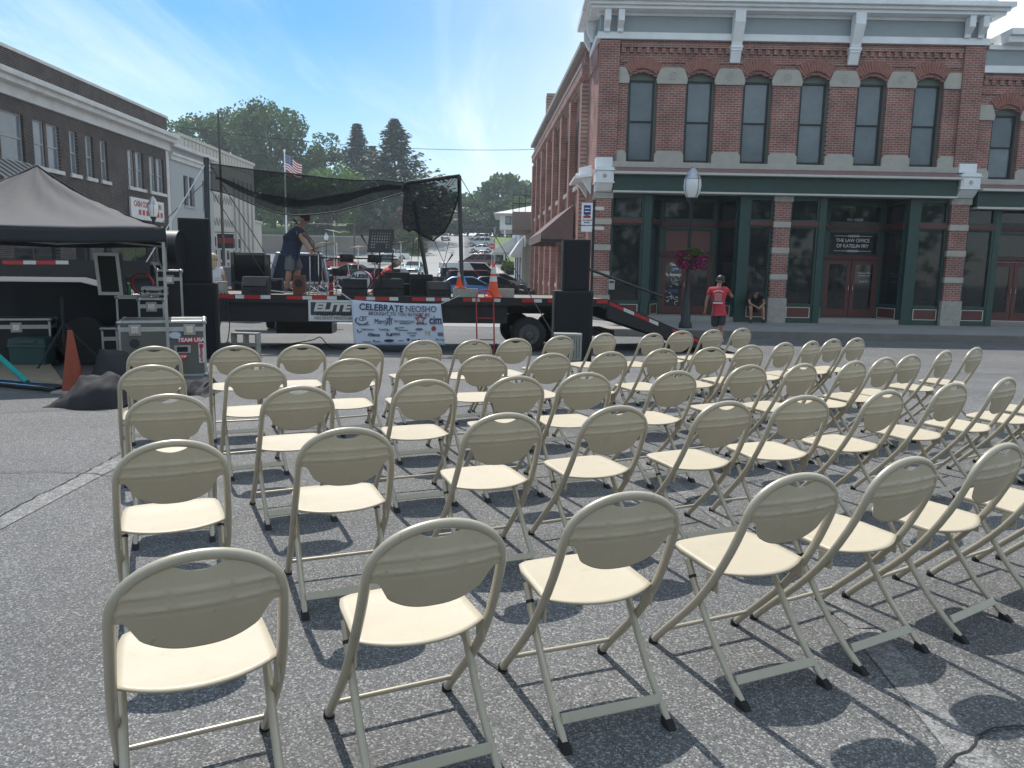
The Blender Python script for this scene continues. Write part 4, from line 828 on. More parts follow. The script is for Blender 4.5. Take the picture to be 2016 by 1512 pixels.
def tree(name, label, cat, loc, H, Rw, leaf, seed, n=40, per=90, size=.38, base=.28, group=None, shape='round', thick=.022):
    rg = random.Random(seed); t = thing(name, label, cat, loc, rg.uniform(0, 6.28), group); cl = []; limbs = G()
    hz = H * base
    limbs.tube([(0, 0, -.6), (0, 0, hz * .5), (rg.uniform(-.3, .3), rg.uniform(-.3, .3), hz), (rg.uniform(-.6, .6), rg.uniform(-.6, .6), H * .6), (0, 0, H * .88)], [H * thick * 1.25, H * thick, H * thick * .8, H * thick * .45, H * .004], 8)
    for i in range(n):
        f = (i + .5) / n
        if shape == 'round':
            z = hz + (H - hz) * rg.uniform(.05, .97); q = (z - hz) / (H - hz); rmax = Rw * (math.sin(math.pi * min(1, .12 + .85 * q)) ** .6)
        else:
            z = hz + (H - hz) * f; q = f; rmax = Rw * (1 - q) ** .8 + .2
        a = rg.uniform(0, 6.28); rr = rmax * math.sqrt(rg.uniform(.12, 1)); c = (rr * math.cos(a), rr * math.sin(a), z)
        cr = Rw * rg.uniform(.20, .36) * (1 if shape == 'round' else (.35 + .8 * (1 - q)))
        cl.append((c, cr))
        if i % 2 == 0:
            z0 = hz + (z - hz) * .35; limbs.tube([(0, 0, z0 * .9), (c[0] * .5, c[1] * .5, (z0 + z) / 2), c], [H * thick * .35, H * thick * .2, H * .003], 5)
    leaf_crown(rg, cl, size, per).build('crown', leaf, t, fixn=False)
    limbs.build('trunk', M_bark, t, smooth=True)
    return t
def conifer(label, loc, H, Rw, leaf, seed, group=None, per=40, tiers=34):
    rg = random.Random(seed); t = thing('conifer_tree', label, 'tree', loc, 0, group); vs = []; fs = []
    for i in range(tiers):
        q = (i / tiers); z = H * (.10 + .9 * q); L = Rw * (1 - q) ** 1.0 * rg.uniform(.7, 1.2) + .25; nb = 9 + int(5 * (1 - q))
        for j in range(nb):
            a = 6.28 * j / nb + rg.uniform(-.3, .3); Lb = L * rg.uniform(.7, 1.12); dr = Vector((math.cos(a), math.sin(a), 0))
            for k in range(per // 2):
                f = rg.uniform(.12, 1); p = dr * Lb * f + Vector((rg.uniform(-.35, .35), rg.uniform(-.35, .35), z - .22 * Lb * f + .30 * Lb * f * f + rg.uniform(-.25, .15)))
                s = rg.uniform(.5, .95) * (1 - .4 * q); n = Vector((rg.gauss(0, .6), rg.gauss(0, .6), 1)).normalized(); u = (dr + Vector((rg.uniform(-.7, .7), rg.uniform(-.7, .7), rg.uniform(-.5, .1)))).normalized(); w = n.cross(u).normalized(); b0 = len(vs)
                vs += [tuple(p + u * s), tuple(p + w * s * .42), tuple(p - u * s * .8), tuple(p - w * s * .42)]; fs.append((b0, b0 + 1, b0 + 2, b0 + 3))
    g = G(); g.v = vs; g.f = fs; g.m = [0] * len(fs); g.build('crown', leaf, t, fixn=False)
    G().tube([(0, 0, -.5), (0, 0, H * .5), (0, 0, H * .98)], [H * .018, H * .011, .03], 7).build('trunk', M_bark, t, smooth=True)
    return t
def hillz(y): return 7.0 + max(0, (y - 142)) * .13 if y < 170 else 10.6
def at(px, Y, z): p = PY(px, 520, Y); return (p.x, Y, z)
# the big trees on the hill behind the stage
o = PY(402, 216, 165); tree('oak_tree', 'tall dark green oak at the left of the hill, just past the stone building', 'tree', at(402, 165, 9.5), PY(402, 238, 165).z - 9.5, 8.2, L_oak, 3, n=60, per=120, size=.42)
tree('oak_tree', 'largest round oak on the hill, behind the left half of the net canopy', 'tree', at(540, 160, 9), PY(535, 212, 160).z - 9, 9.4, L_oak, 11, n=75, per=130, size=.42)
tree('oak_tree', 'oak between the two dark brown-edged building tops and the biggest oak on the hill', 'tree', at(468, 172, 9.5), PY(470, 228, 172).z - 9.5, 8.4, L_oak, 5, n=58, per=120, size=.42) ['label'] = 'oak standing between the tall left oak and the largest oak on the hill'
tree('oak_tree', 'lower airy tree between the largest oak and the conifers', 'tree', at(640, 170, 9.5), PY(640, 268, 170).z - 9.5, 6.0, L_wood, 8, n=40, per=80, size=.40)
conifer('narrow dark conifer standing left of the broad conifer on the hill', at(706, 168, 9.5), PY(706, 240, 168).z - 9.5, 9.5, L_dark, 21)
conifer('broad tall dark conifer, the rightmost on the hill', at(778, 160, 9), PY(778, 231, 160).z - 9, 15.0, L_dark, 22, tiers=40, per=48)
conifer('small dark conifer behind the two tall conifers', at(735, 182, 10), PY(735, 285, 182).z - 10, 9.5, L_dark, 24)
tree('leafy_tree', 'light green drooping tree in front of the conifers, behind the net', 'tree', at(655, 147, 7.6), PY(655, 336, 147).z - 7.6, 6.4, L_light, 31, n=46, per=110, size=.36, base=.22)
tree('leafy_tree', 'light green tree behind the man on the stage', 'tree', at(575, 146, 7.5), PY(575, 352, 146).z - 7.5, 5.6, L_light, 33, n=40, per=100, size=.36, base=.22)
tree('leafy_tree', 'small light green tree beside the lower wing of the stone building', 'tree', at(508, 148, 7.8), PY(508, 392, 148).z - 7.8, 3.6, L_light, 35, n=22, per=90, size=.34)
tree('leafy_tree', 'bushy green tree between the two light green trees behind the net', 'tree', at(615, 152, 7.9), PY(615, 372, 152).z - 7.9, 5.6, L_wood, 37, n=44, per=100, size=.4, base=.10)
tree('leafy_tree', 'bushy green tree at the right end of the hill under the broad conifer', 'tree', at(728, 154, 8.0), PY(728, 358, 154).z - 8.0, 6.2, L_wood, 39, n=46, per=105, size=.4, base=.10)
tree('leafy_tree', 'dark green tree under the broad conifer beside the dry bush', 'tree', at(790, 170, 9), PY(790, 345, 170).z - 9, 6.6, L_oak, 41, n=46, per=105, size=.42, base=.10)
# woods at the top of the street: three kinds, copied
wl = 'woodland tree atop the hill street, {}'
pt = []
ws = [(818, 205, 372, 5.6), (852, 222, 368, 6.4), (886, 215, 384, 5.8), (920, 226, 376, 6.2), (950, 214, 383, 5.6), (990, 208, 350, 7.0), (1024, 218, 366, 6.4), (1056, 210, 362, 6.2), (868, 200, 418, 4.6), (905, 203, 412, 4.8), (940, 205, 414, 4.4), (972, 200, 402, 5.0), (1010, 196, 392, 5.2), (1040, 190, 386, 5.0), (790, 214, 366, 6.0), (835, 198, 428, 4.6)]
wd = ['leftmost, behind the broad conifer', 'second from the left in the back row', 'third from the left in the back row', 'above the road where it meets the sky', 'left of the tallest one', 'the tallest one', 'right of the tallest one', 'rightmost, beside the brick building', 'low one left of the road top', 'low one directly above the road', 'low one right of the road top', 'front one above the parked cars', 'front one above the white house', 'front one behind the balcony railing', 'hidden low behind the net', 'low one at the left verge']
for (px, Y, pyt, Rw), dsc in zip(ws, wd):
    z0 = gz(Y) - .3; H = PY(px, pyt, Y).z - z0; k = len(pt)
    if k < 3:
        t = tree('woodland_tree', wl.format(dsc), 'tree', at(px, Y, z0), H, Rw, L_wood, 50 + k, n=38, per=105, size=.55, base=.12, group='woodland trees at the top of the street'); pt.append((t, H, Rw))
    else:
        s, h0, r0 = pt[rnd.randrange(3)]; d = dup(s, at(px, Y, z0), rnd.uniform(0, 6.28), wl.format(dsc), (Rw / r0, Rw / r0, H / h0))
        pt.append((t, H, Rw)) if False else None
        pt = pt[:3]
# far tree line behind everything
rg = random.Random(77); cl = []
for i in range(150):
    x = -170 + 330 * rg.random(); y = 232 + 30 * rg.random(); cl.append(((x, y, 12 + rg.uniform(0, 9)), rg.uniform(3, 5)))
tag(leaf_crown(rg, cl, .9, 120).build('woods', L_wood, fixn=False), kind='stuff')
# trees on the square behind the photographer, seen only in the shop windows
cl = []
for i in range(150):
    x = rg.uniform(-18, 44); y = -26 + rg.uniform(-6, 6); cl.append(((x, y, rg.uniform(1.0, 13)), rg.uniform(2, 3.4)))
tag(leaf_crown(rg, cl, .55, 60).build('park_trees', L_oak, fixn=False), kind='stuff')
# shrubs at the top left of the street
def shrub(label, loc, r, h, leaf, seed, group=None, per=150, n=9, size=.22):
    rg = random.Random(seed); t = thing('shrub', label, 'shrub', loc, 0, group); cl = [((rg.uniform(-r, r) * .6, rg.uniform(-r, r) * .6, h * rg.uniform(.25, .75)), r * rg.uniform(.35, .55)) for _ in range(n)]
    leaf_crown(rg, cl, size, per).build('crown', leaf, t, fixn=False); g = G()
    for c, q in cl[:5]: g.tube([(0, 0, -.2), (c[0] * .5, c[1] * .5, c[2] * .5), c], [.07, .05, .02], 5)
    g.build('trunk', M_bark, t); return t
for i, (px, Y, z, r, h, lf, lab) in enumerate([(800, 143, 4.4, 2.6, 5.6, L_shrub, 'big bushy shrub at the end of the retaining wall'), (786, 146, 5.2, 1.9, 9.5, L_dry, 'tall brown dry bush at the end of the retaining wall'), (832, 150, 5.9, 2.2, 4.8, L_shrub, 'bushy shrub left of the hill street, higher up'), (822, 139, 4.0, 2.0, 3.2, L_shrub, 'low shrub beside the steep path left of the street'),
      (1007, 84, .95, 1.0, 1.7, L_shrub, 'round clipped bush at the corner of the small lawn'), (1000, 90, 1.3, .8, 1.2, L_shrub, 'smaller bush behind the clipped one on the small lawn'), (985, 120, 2.5, 1.0, 1.6, L_shrub, 'dark hedge bush below the white house')]):
    shrub(lab, at(px, Y, z), r, h, lf, 90 + i)
# ---------------------------------------------------------------- poles, lamps, signs
def pole(label, px, Y, ytop, r=.13, m=None, arms=0):
    z0 = gz(Y) - .3; zt = PY(px, ytop, Y).z; t = thing('utility_pole', label, 'pole', at(px, Y, z0)); H = zt - z0
    G().tube([(0, 0, 0), (0, 0, H)], [r, r * .75], 8).build('pole', m or M_bark, t, smooth=True)
    for k in range(arms): G().box(-1.1, 1.1, -.06, .06, H - .5 - k * .8, H - .36 - k * .8).build('crossarm', M_bark, t)
    return t
M_greypole = mat('grey_pole', (.30, .30, .29), .6, .3, .1, 4)
pole('wooden utility pole left of the drum kit, in front of the retaining wall', 698, 128, 430, .16); pole('wooden utility pole on the grassy hill, left of the music stand', 750, 150, 410, .16, None, 1); pole('wooden utility pole right of the other one on the hill', 764, 158, 398, .17, None, 1)
pole('grey metal pole with the stop sign beside the parked cars', 973, 96, 447, .10, M_greypole)
g = G()
for a, b in (((698, 436, 128), (750, 420, 150)), ((750, 420, 150), (860, 432, 170)), ((764, 402, 158), (973, 449, 96)), ((764, 410, 158), (973, 452, 96)), ((698, 440, 128), (560, 436, 128)), ((330, 247, 60), (1060, 294, 75))):
    p, q = PY(*a), PY(*b); n = 14; L = (p - q).length
    g2 = G(); g2.tube([p.lerp(q, i / n) - Vector((0, 0, (.012 if L > 60 else .02) * L * 4 * (i / n) * (1 - i / n))) for i in range(n + 1)], .022, 5)
    lab = {698: 'sagging wire from the pole by the drum kit', 750: 'wire running right from the hill pole', 764: 'wire crossing high over the street to the grey pole', 330: 'long wire from the left buildings to the brick corner building'}[a[0]]
    lab += {(698, 436): ' up to the hill pole', (698, 440): ' to the left', (764, 402): ', the upper one', (764, 410): ', the lower one', (750, 420): '', (330, 247): ''}[(a[0], a[1])]
    tag(g2.build('overhead_wire', K['black'], smooth=True), lab, 'wire')
st = thing('stop_sign', 'red stop sign facing sideways by the grey pole', 'sign', at(968, 95.5, gz(95))); p = PY(968, 485, 95.5)
g = G(); g.prism([(.38 * math.cos(R(22.5 + 45 * k)), p.z - gz(95) + .38 * math.sin(R(22.5 + 45 * k))) for k in range(8)], -.02, .02); g.build('plate', mat('stop_sign_red', (.45, .04, .05), .4), st); G().tube([(0, .05, 0), (0, .05, p.z - gz(95))], .035, 6).build('post', K['steel'], st); text('lettering', 'STOP', (0, -.026, p.z - gz(95)), .24, K['white'], st, world=False)
def globe_lamp(label, px, Y, yglobe_top, s=1.0, loc=None):
    z0 = gz(Y); zt = PY(px, yglobe_top, Y).z; H = zt - z0; t = thing('street_lamp', label, 'street lamp', loc or at(px, Y, z0)); gh = .95 * s
    G().lathe([(.20 * s, 0), (.20 * s, .12), (.15 * s, .2), (.14 * s, .75), (.09 * s, .85), (.065 * s, 1.2), (.055 * s, H - gh - .25), (.09 * s, H - gh - .15), (.15 * s, H - gh - .05), (.16 * s, H - gh)], 14).build('pole', K['black'], t, smooth=40)
    G().lathe([(.15 * s, H - gh), (.22 * s, H - gh + .12), (.26 * s, H - gh + .32), (.245 * s, H - gh + .52), (.17 * s, H - gh + .66), (.13 * s, H - gh + .70)], 18).build('globe', K['globe'], t, smooth=True)
    for k in range(4):
        a = k * 1.571 + .5; G().tube([(r * s * 1.02 * math.cos(a), r * s * 1.02 * math.sin(a), H - gh + z) for r, z in ((.16, .0), (.23, .12), (.27, .32), (.255, .52), (.18, .66))], .008, 5).build('strap', K['black'], t)
    G().lathe([(.235 * s, H - gh + .50), (.255 * s, H - gh + .53), (.19 * s, H - gh + .65), (.17 * s, H - gh + .685), (.15 * s, H - gh + .74), (.08 * s, H - gh + .82), (.05 * s, H - gh + .86), (.06 * s, H - gh + .9), (.0, H)], 14).build('finial', K['steel'], t, smooth=40)
    return t
globe_lamp('white globe street lamp rising behind the right corner of the canopy tent', 307, 34, 391, .82)
globe_lamp('small white globe street lamp seen behind the drum kit', 643, 100, 457, 1.1)
# tall flagpole-like pole with ball in front of the stone building
t = thing('pole', 'tall slim dark pole with a ball on top before the stone building', 'pole', at(436, 44, gz(44))); a, b = PY(429.5, 219, 44), PY(440, 500, 44); o_ = Vector(at(436, 44, gz(44)))
G().tube([b - o_ - Vector((0, 0, 1.5)), a - o_], [.10, .05], 8).build('pole', mat('dark_pole', (.07, .06, .055), .6), t, smooth=True); G().ball(a - o_ + Vector((0, 0, .06)), .085).build('ball', K['dirtywhite'], t, smooth=True)
# flag on its pole behind the net
Yf = 75; fp = thing('flag', 'American flag hanging on a white pole behind the net canopy', 'flag', at(562, Yf, gz(Yf))); o_ = Vector(at(562, Yf, gz(Yf)))
a = PY(560, 299, Yf) - o_; G().tube([(a.x, 0, 0), (a.x, 0, a.z)], [.09, .06], 8).build('pole', K['white'], fp, smooth=True); G().ball((a.x, 0, a.z + .1), .12).build('ball', K['white'], fp, smooth=True)
M_fr, M_fw, M_fb = mat('flag_red', (.45, .04, .06), .7), mat('flag_white', (.75, .75, .75), .7), mat('flag_blue', (.03, .05, .18), .7)
g = G(); nx = 22; z0 = a.z - .25
def fl(u, v): # u 0..1 along, v 0..1 down
    return (a.x + .05 + u * 1.55, .16 * math.sin(u * 8 + v * 2) * u, z0 - v * 1.55 - u * .75 + .12 * math.sin(u * 6 + v))
for s in range(13):
    for i in range(nx):
        u0, u1 = i / nx, (i + 1) / nx; v0, v1 = s / 13, (s + 1) / 13; m = 2 if (u0 < .42 and s < 7) else s % 2
        g.add([fl(u0, v0), fl(u1, v0), fl(u1, v1), fl(u0, v1)], [(0, 1, 2, 3)], m)
fo = g.build('flag_cloth', [M_fr, M_fw, M_fb], fp, solid=.01)
g = G()
for r_ in range(5):
    for c in range(6): x, y, z = fl(.04 + c * .063, .05 + r_ * .095); g.box(x - .025, x + .025, y - .02, y - .012, z - .025, z + .025)
g.build('star', M_fw, fo)
# ---------------------------------------------------------------- vehicles
M_tyre = mat('tyre', (.018, .018, .018), .85, 0, .2, 20); M_rim = mat('alloy_rim', (.42, .43, .44), .35, .8, .1, 8); M_lampg = mat('headlamp_glass', (.55, .57, .58), .12, .2); M_tail = mat('tail_lamp_red', (.35, .02, .02), .25); M_carglass = glass('car_glass', (.006, .008, .010), .08, .12); M_trim = mat('black_car_trim', (.02, .02, .02), .6)
def paint(name, c): return mat(name, c, .25, .25, .04, 3, coat=.6)
PAINT = dict(maroon=paint('maroon_car_paint', (.12, .012, .022)), navy=paint('navy_car_paint', (.006, .010, .022)), blue=paint('bright_blue_car_paint', (.03, .16, .42)), black=paint('black_car_paint', (.012, .012, .014)), white=paint('white_car_paint', (.62, .63, .63)), silver=paint('silver_car_paint', (.36, .38, .40)), green=paint('dark_green_car_paint', (.02, .05, .045)), cyan=paint('pale_cyan_car_paint', (.30, .46, .48)), red=paint('red_car_paint', (.30, .02, .025)))
# side outline (x forward, z), roof outline and width for each body type
TYPES = {
 'sedan': dict(L=4.7, W=1.8, low=[(-2.33, .42), (-2.36, .62), (-2.28, .93), (-1.55, .99), (1.05, .93), (2.05, .76), (2.32, .60), (2.34, .40)], gh=[(-1.72, .97), (-.95, 1.42), (.25, 1.45), (1.25, .93)], wheels=(-1.38, 1.42), wr=.32),
 'van': dict(L=4.9, W=1.95, low=[(-2.42, .42), (-2.46, .7), (-2.42, 1.02), (1.3, .98), (2.1, .86), (2.42, .66), (2.44, .40)], gh=[(-2.38, 1.01), (-2.1, 1.72), (.35, 1.76), (1.62, .97)], wheels=(-1.45, 1.52), wr=.34),
 'cargo': dict(L=5.4, W=2.05, low=[(-2.68, .45), (-2.70, .8), (-2.68, 1.15), (1.75, 1.12), (2.35, .98), (2.66, .75), (2.68, .42)], gh=[(-2.66, 1.14), (-2.58, 2.05), (.9, 2.08), (1.95, 1.1)], wheels=(-1.6, 1.7), wr=.36),
 'suv': dict(L=4.9, W=1.95, low=[(-2.40, .5), (-2.44, .8), (-2.38, 1.12), (1.15, 1.10), (2.2, 1.0), (2.42, .78), (2.44, .46)], gh=[(-2.34, 1.11), (-2.15, 1.74), (.35, 1.78), (1.25, 1.09)], wheels=(-1.45, 1.5), wr=.38),
 'pickup': dict(L=5.6, W=1.98, low=[(-2.78, .55), (-2.80, .85), (-2.78, 1.12), (-.55, 1.12), (-.5, 1.12), (1.35, 1.12), (2.5, 1.02), (2.78, .85), (2.80, .48)], gh=[(-.55, 1.11), (-.38, 1.78), (.62, 1.80), (1.42, 1.10)], wheels=(-1.65, 1.78), wr=.40),
}
def car(name, label, kind, pm, loc, rz, roofm=None, group=None, glassm=None, shrink=1.0):
    T = TYPES[kind]; t = thing(name, label, 'pickup truck' if kind == 'pickup' else ('van' if kind in ('van', 'cargo') else 'car'), loc, rz, group); W2 = T['W'] / 2; wr = T['wr']
    def arch(xc):
        return [(xc + (wr + .07) * math.cos(a), max(.30, .30 + (wr + .07) * math.sin(a) * 1.0 + .03)) for a in [math.pi * k / 8 for k in range(9)]]
    low = T['low']; xr, xf = T['wheels']
    bot = [(low[-1][0] - .06, .28)] + arch(xf) + arch(xr) + [(low[0][0] + .08, .30)]
    poly = low + bot
    g = G(); n = len(poly); P = []
    for s, ins in ((-1, .05), (-1, 0), (1, 0), (1, .05)):
        for x, z in poly: 
            tap = .10 * max(0, abs(x) / (T['L'] / 2) - .75) * 3
            y = s * (W2 - tap - (.06 if z > .9 else 0) - (.04 if z < .45 else 0)); P.append((x, y, z))
    P = P[:n] + P[2 * n:3 * n]
    g.add(P, [tuple(range(n)), tuple(range(2 * n - 1, n - 1, -1))] + [(i, i + n, (i + 1) % n + n, (i + 1) % n) for i in range(n)])
    body = g.build('body', pm, t, bevel=.035, smooth=35)
    # greenhouse
    gh = T['gh']; wb, wt = W2 - .07, W2 - .24; g = G(); Q = []
    for s in (-1, 1):
        for k, (x, z) in enumerate(gh): Q.append((x, s * (wb if k in (0, 3) else wt), z))
    g.add(Q, [(0, 1, 2, 3), (7, 6, 5, 4), (0, 4, 5, 1), (1, 5, 6, 2), (2, 6, 7, 3)]); roof = g.build('cabin', roofm or pm, t, bevel=.04, smooth=35)
    def quad_in(a, b, c, d, m0, off, nm='window', split=None):
        a, b, c, d = map(Vector, (a, b, c, d)); ce = (a + b + c + d) / 4; n_ = (b - a).cross(d - a).normalized()
        if n_.dot(ce - Vector((0, 0, .9))) < 0: n_ = -n_
        def ins(p, q=m0): return p + (ce - p).normalized() * q
        v = [ins(p) + n_ * off for p in (a, b, c, d)]
        lo_ = [p - n_ * .02 for p in v]; gg = G(); gg.hexa(lo_ + v); gg.build(nm, glassm or M_carglass, t)
    v = Q
    quad_in(v[2], v[6], v[7], v[3], .14, .012, 'windscreen'); 
    if kind != 'cargo': quad_in(v[0], v[4], v[5], v[1], .14, .012, 'rear_window')
    for s in (0, 4):
        a, b, c, d = (Vector(v[s + k]) for k in range(4))
        cuts = {'sedan': (0, .52, 1), 'van': (0, .3, .64, 1), 'suv': (0, .36, .68, 1), 'pickup': (0, .5, 1) if shrink == 1 else (0, 1), 'cargo': (.62, 1)}[kind]
        for u0, u1 in zip(cuts, cuts[1:]):
            quad_in(a.lerp(d, u0), b.lerp(c, u0), b.lerp(c, u1), a.lerp(d, u1), .085, .010)
    # trim: bumpers, lamps, mirrors, sills
    L2 = T['L'] / 2
    for s in (-1, 1):
        G().box(s * L2 - .08, s * L2 + .05, -W2 + .18, W2 - .18, .40, .58).build('bumper', K['chrome'] if kind == 'pickup' else M_trim, t, bevel=.02)
    zl = low[-2][1] + .02
    for s in (-1, 1):
        g = G(); g.hexa([(L2 - .30, s * (W2 - .12) - .14, zl - .06), (L2 - .02, s * (W2 - .34) - .12, zl - .06), (L2 - .02, s * (W2 - .34) + .14, zl - .06), (L2 - .30, s * (W2 - .12) + .07, zl - .06), (L2 - .34, s * (W2 - .12) - .14, zl + .10), (L2 - .06, s * (W2 - .34) - .12, zl + .10), (L2 - .06, s * (W2 - .34) + .14, zl + .10), (L2 - .34, s * (W2 - .12) + .07, zl + .10)]); g.build('headlight', M_lampg, t)
        g = G(); g.box(-L2 - .02, -L2 + .12, s * (W2 - .26) - .12, s * (W2 - .26) + .12, low[1][1] + .04, low[2][1] - .04); g.build('tail_light', M_tail, t)
        G().box(gh[3][0] - .45, gh[3][0] - .28, s * (W2 + .02) - .10, s * (W2 + .02) + .10, gh[3][1] + .02, gh[3][1] + .17).build('mirror', M_trim, t, bevel=.02)
        for x in (xr, xf):
            w_ = G().lathe([(wr * .62, -.11), (wr * .95, -.11), (wr, -.07), (wr, .07), (wr * .95, .11), (wr * .62, .11)], 20, (x, s * (W2 - .14), wr), axis='y').build('wheel', M_tyre, t, smooth=50)
            g = G(); g.lathe([(.02, 0), (wr * .3, .01), (wr * .62, .045), (wr * .64, .05)], 16, (x, s * (W2 - .075), wr), axis='y')
            for k in range(5):
                a = 1.2566 * k; g.beam((x, s * (W2 - .055), wr), (x + wr * .58 * math.cos(a), s * (W2 - .05), wr + wr * .58 * math.sin(a)), .05, .03, up=Vector((0, 1, 0)))
            g.build('rim', M_rim, w_)
    g = G(); g.box(L2 - .03, L2 + .06, -.42, .42, zl - .22, zl - .05); g.build('grille', M_trim, t)
    if kind == 'pickup':
        g = G(); g.box(-2.66, -.7, -W2 + .18, W2 - .18, 1.10, 1.128); g.build('bed', M_trim, t)
    return t
def on(px, Y): p = PY(px, 540, Y); return (p.x, Y, gz(Y) + .02)
# the row parked by the pavement just beyond the stage
gp = 'cars parked at an angle along the side street'
car('parked_car', 'bright blue sedan parked behind the right end of the stage', 'sedan', PAINT['blue'], on(922, 43), R(8), group=gp)
car('parked_car', 'black sedan parked behind the blue one', 'sedan', PAINT['black'], on(975, 47), R(10), group=gp)
car('parked_car', 'dark maroon van parked third in the near row, behind the black sedan', 'van', PAINT['maroon'], on(945, 51.5), R(12), group=gp)
car('parked_car', 'silver sedan parked fourth in the near row, before the cargo van', 'sedan', PAINT['silver'], on(985, 56), R(12), group=gp)
car('parked_van', 'white cargo van parked last in the near row', 'cargo', PAINT['white'], on(930, 61), R(10), group=gp)
# the row up the hill
car('parked_car', 'maroon minivan parked across the street by the stop sign', 'van', PAINT['maroon'], on(938, 104), R(172), group=gp)
for k, (px, Y, kd, pn, rz, lab) in enumerate([(955, 118, 'sedan', 'green', 172, 'dark green sedan parked just above the maroon minivan'), (948, 126, 'sedan', 'silver', 172, 'silver sedan parked third up the hill row'), (950, 134, 'sedan', 'white', 172, 'white sedan parked fourth up the hill row, under the shrubs of the house'), (948, 143, 'sedan', 'white', 168, 'white sedan parked in the middle of the hill row, seen side on'), (945, 152, 'suv', 'silver', 165, 'silver wagon parked above the white side-on sedan'), (948, 161, 'sedan', 'green', 165, 'dark green car second from the top of the hill row'), (944, 169, 'suv', 'white', 165, 'white wagon parked topmost on the hill')]):
    car('parked_car', lab, kd, PAINT[pn], on(px, Y), R(rz), group=gp)
car('car', 'small silver car driving down the hill street', 'sedan', PAINT['silver'], on(877, 172), R(-90))
car('parked_car', 'pale cyan car facing the stage, sun glinting on its windscreen', 'sedan', PAINT['cyan'], on(814, 78), R(-90))
car('parked_pickup', 'white pickup truck parked sideways below the retaining wall', 'pickup', PAINT['white'], on(773, 128), R(182), shrink=.9)
car('parked_car', 'dark green car behind the crouching man in the red shirt', 'sedan', PAINT['green'], on(758, 108), R(176))
car('parked_car', 'red sedan parked far behind the drum kit', 'sedan', PAINT['red'], on(664, 88), R(176))
car('parked_car', 'dark green sedan parked behind the drum kit stands', 'sedan', PAINT['green'], on(690, 70), R(178))
car('parked_suv', 'black sport utility car behind the drum kit, nearest of the cars there', 'suv', PAINT['black'], on(735, 52), R(172))
car('parked_car', 'silver sedan behind the cymbal stands, left of the dark green sedan', 'sedan', PAINT['silver'], on(640, 60), R(176))
car('parked_pickup', 'black pickup truck parked between the blue sedan and the cargo van', 'pickup', PAINT['black'], on(880, 56), R(10), group=gp)
car('parked_suv', 'maroon sport utility car parked just behind the left loudspeaker stack', 'suv', PAINT['maroon'], on(418, 26.5), R(-22))
# dark truck with white roof and its door standing open, right behind the stage
tk = car('parked_truck', 'dark navy truck with white roof and open door parked right behind the stage', 'suv', PAINT['navy'], on(592, 24.0), R(-77)); tk.scale = (1.0, .98, 1.24); G().box(-2.1, .32, -.70, .70, 1.765, 1.80).build('roof_panel', PAINT['white'], tk, bevel=.01)
a, b = PY(453, 575, 21.9), PY(528, 497, 21.9); g = G(); Yd = 22.0; w = WL[tk.name]
dr = thing('truck_door', 'x', 'door'); bpy.data.objects.remove(dr)
x0, x1, z0, z1 = a.x, b.x, .15, b.z
fr = G()
for q in ((x0, x0 + .12, z0, z1), (x1 - .16, x1, z0, z1 - .05), (x0 + .12, x1 - .16, z1 - .1, z1), (x0 + .12, x1 - .16, z0, .62)): fr.box(q[0], q[1], Yd, Yd + .10, q[2], q[3])
fr.beam((x0 + .1, Yd - .02, .98), (x1 - .14, Yd - .02, .92), .04, .06)
# the door is a part of the truck: bring it into the truck's rotated frame
def into(o, root):
    o.parent = root; bpy.context.view_layer.update(); o.matrix_parent_inverse = Matrix.LocRotScale(root.location, root.rotation_euler, root.scale).inverted()
do = fr.build('door', PAINT['black'], bevel=.02); into(do, tk)
g = G(); g.box(x0 + .121, x1 - .161, Yd + .04, Yd + .05, .62, z1 - .1); pn_ = g.build('pane', M_carglass); pn_.parent = do
# ---------------------------------------------------------------- flatbed trailer used as the stage
TA = R(8.4); tp0 = PY(424, 578, 16.0); T0 = Vector((tp0.x, 16.0, 0)); TU = Vector((math.cos(TA), math.sin(TA), 0)); TV = Vector((-math.sin(TA), math.cos(TA), 0)); DZ = .845
def TR(u, v, z): return T0 + TU * u + TV * v + Vector((0, 0, z))
def TP(px, py, v=0.0):        # the point of the vertical plane v behind the deck edge seen at a pixel
    r = ray(px, py); d = T0 + TV * v; t = (d - O_).dot(TV) / r.dot(TV); return O_ + r * t
def TC(px, py, v=0.0): p = TP(px, py, v); q = p - T0; return q.dot(TU), p.z
tr = thing('flatbed_trailer', 'long black flatbed trailer with red and white reflector tape serving as the stage', 'trailer', T0, TA)
def tb(g, u0, u1, v0, v1, z0, z1, m=0): g.box(u0, u1, v0, v1, z0, z1, m)
uR = TC(1196, 590)[0]; uG = TC(290, 515)[0]; uL = uG - 4.2; TW = 2.6
g = G(); n = 9
for i in range(n): tb(g, -1.0, uR, .06 + i * (TW - .12) / n, .06 + (i + 1) * (TW - .12) / n - .012, DZ - .05, DZ)
g.build('deck', K['deck'], tr)
g = G(); zb = TC(424, 633)[1]
tb(g, -1.0, uR, 0, .058, DZ - .16, DZ + .012); tb(g, -1.0, uR, TW - .058, TW, DZ - .16, DZ + .012); tb(g, -1.0, TC(1000, 640)[0], .10, .2, zb, DZ - .162); tb(g, -1.0, uR, TW - .2, TW - .1, zb + .1, DZ - .162)
for u in [-.6 + k * .9 for k in range(int(uR / .9))]: tb(g, u, u + .08, .2, TW - .2, DZ - .2, DZ - .052)
uw = TC(1045, 640)[0]
g.prism([(TC(955, 640)[0], zb), (TC(968, 630)[0], zb + .04), (uw - .75, DZ - .17), (uw - .9, DZ - .17), (TC(955, 640)[0] - .3, DZ - .17)], .08, .22)
g.build('frame', K['black'], tr)
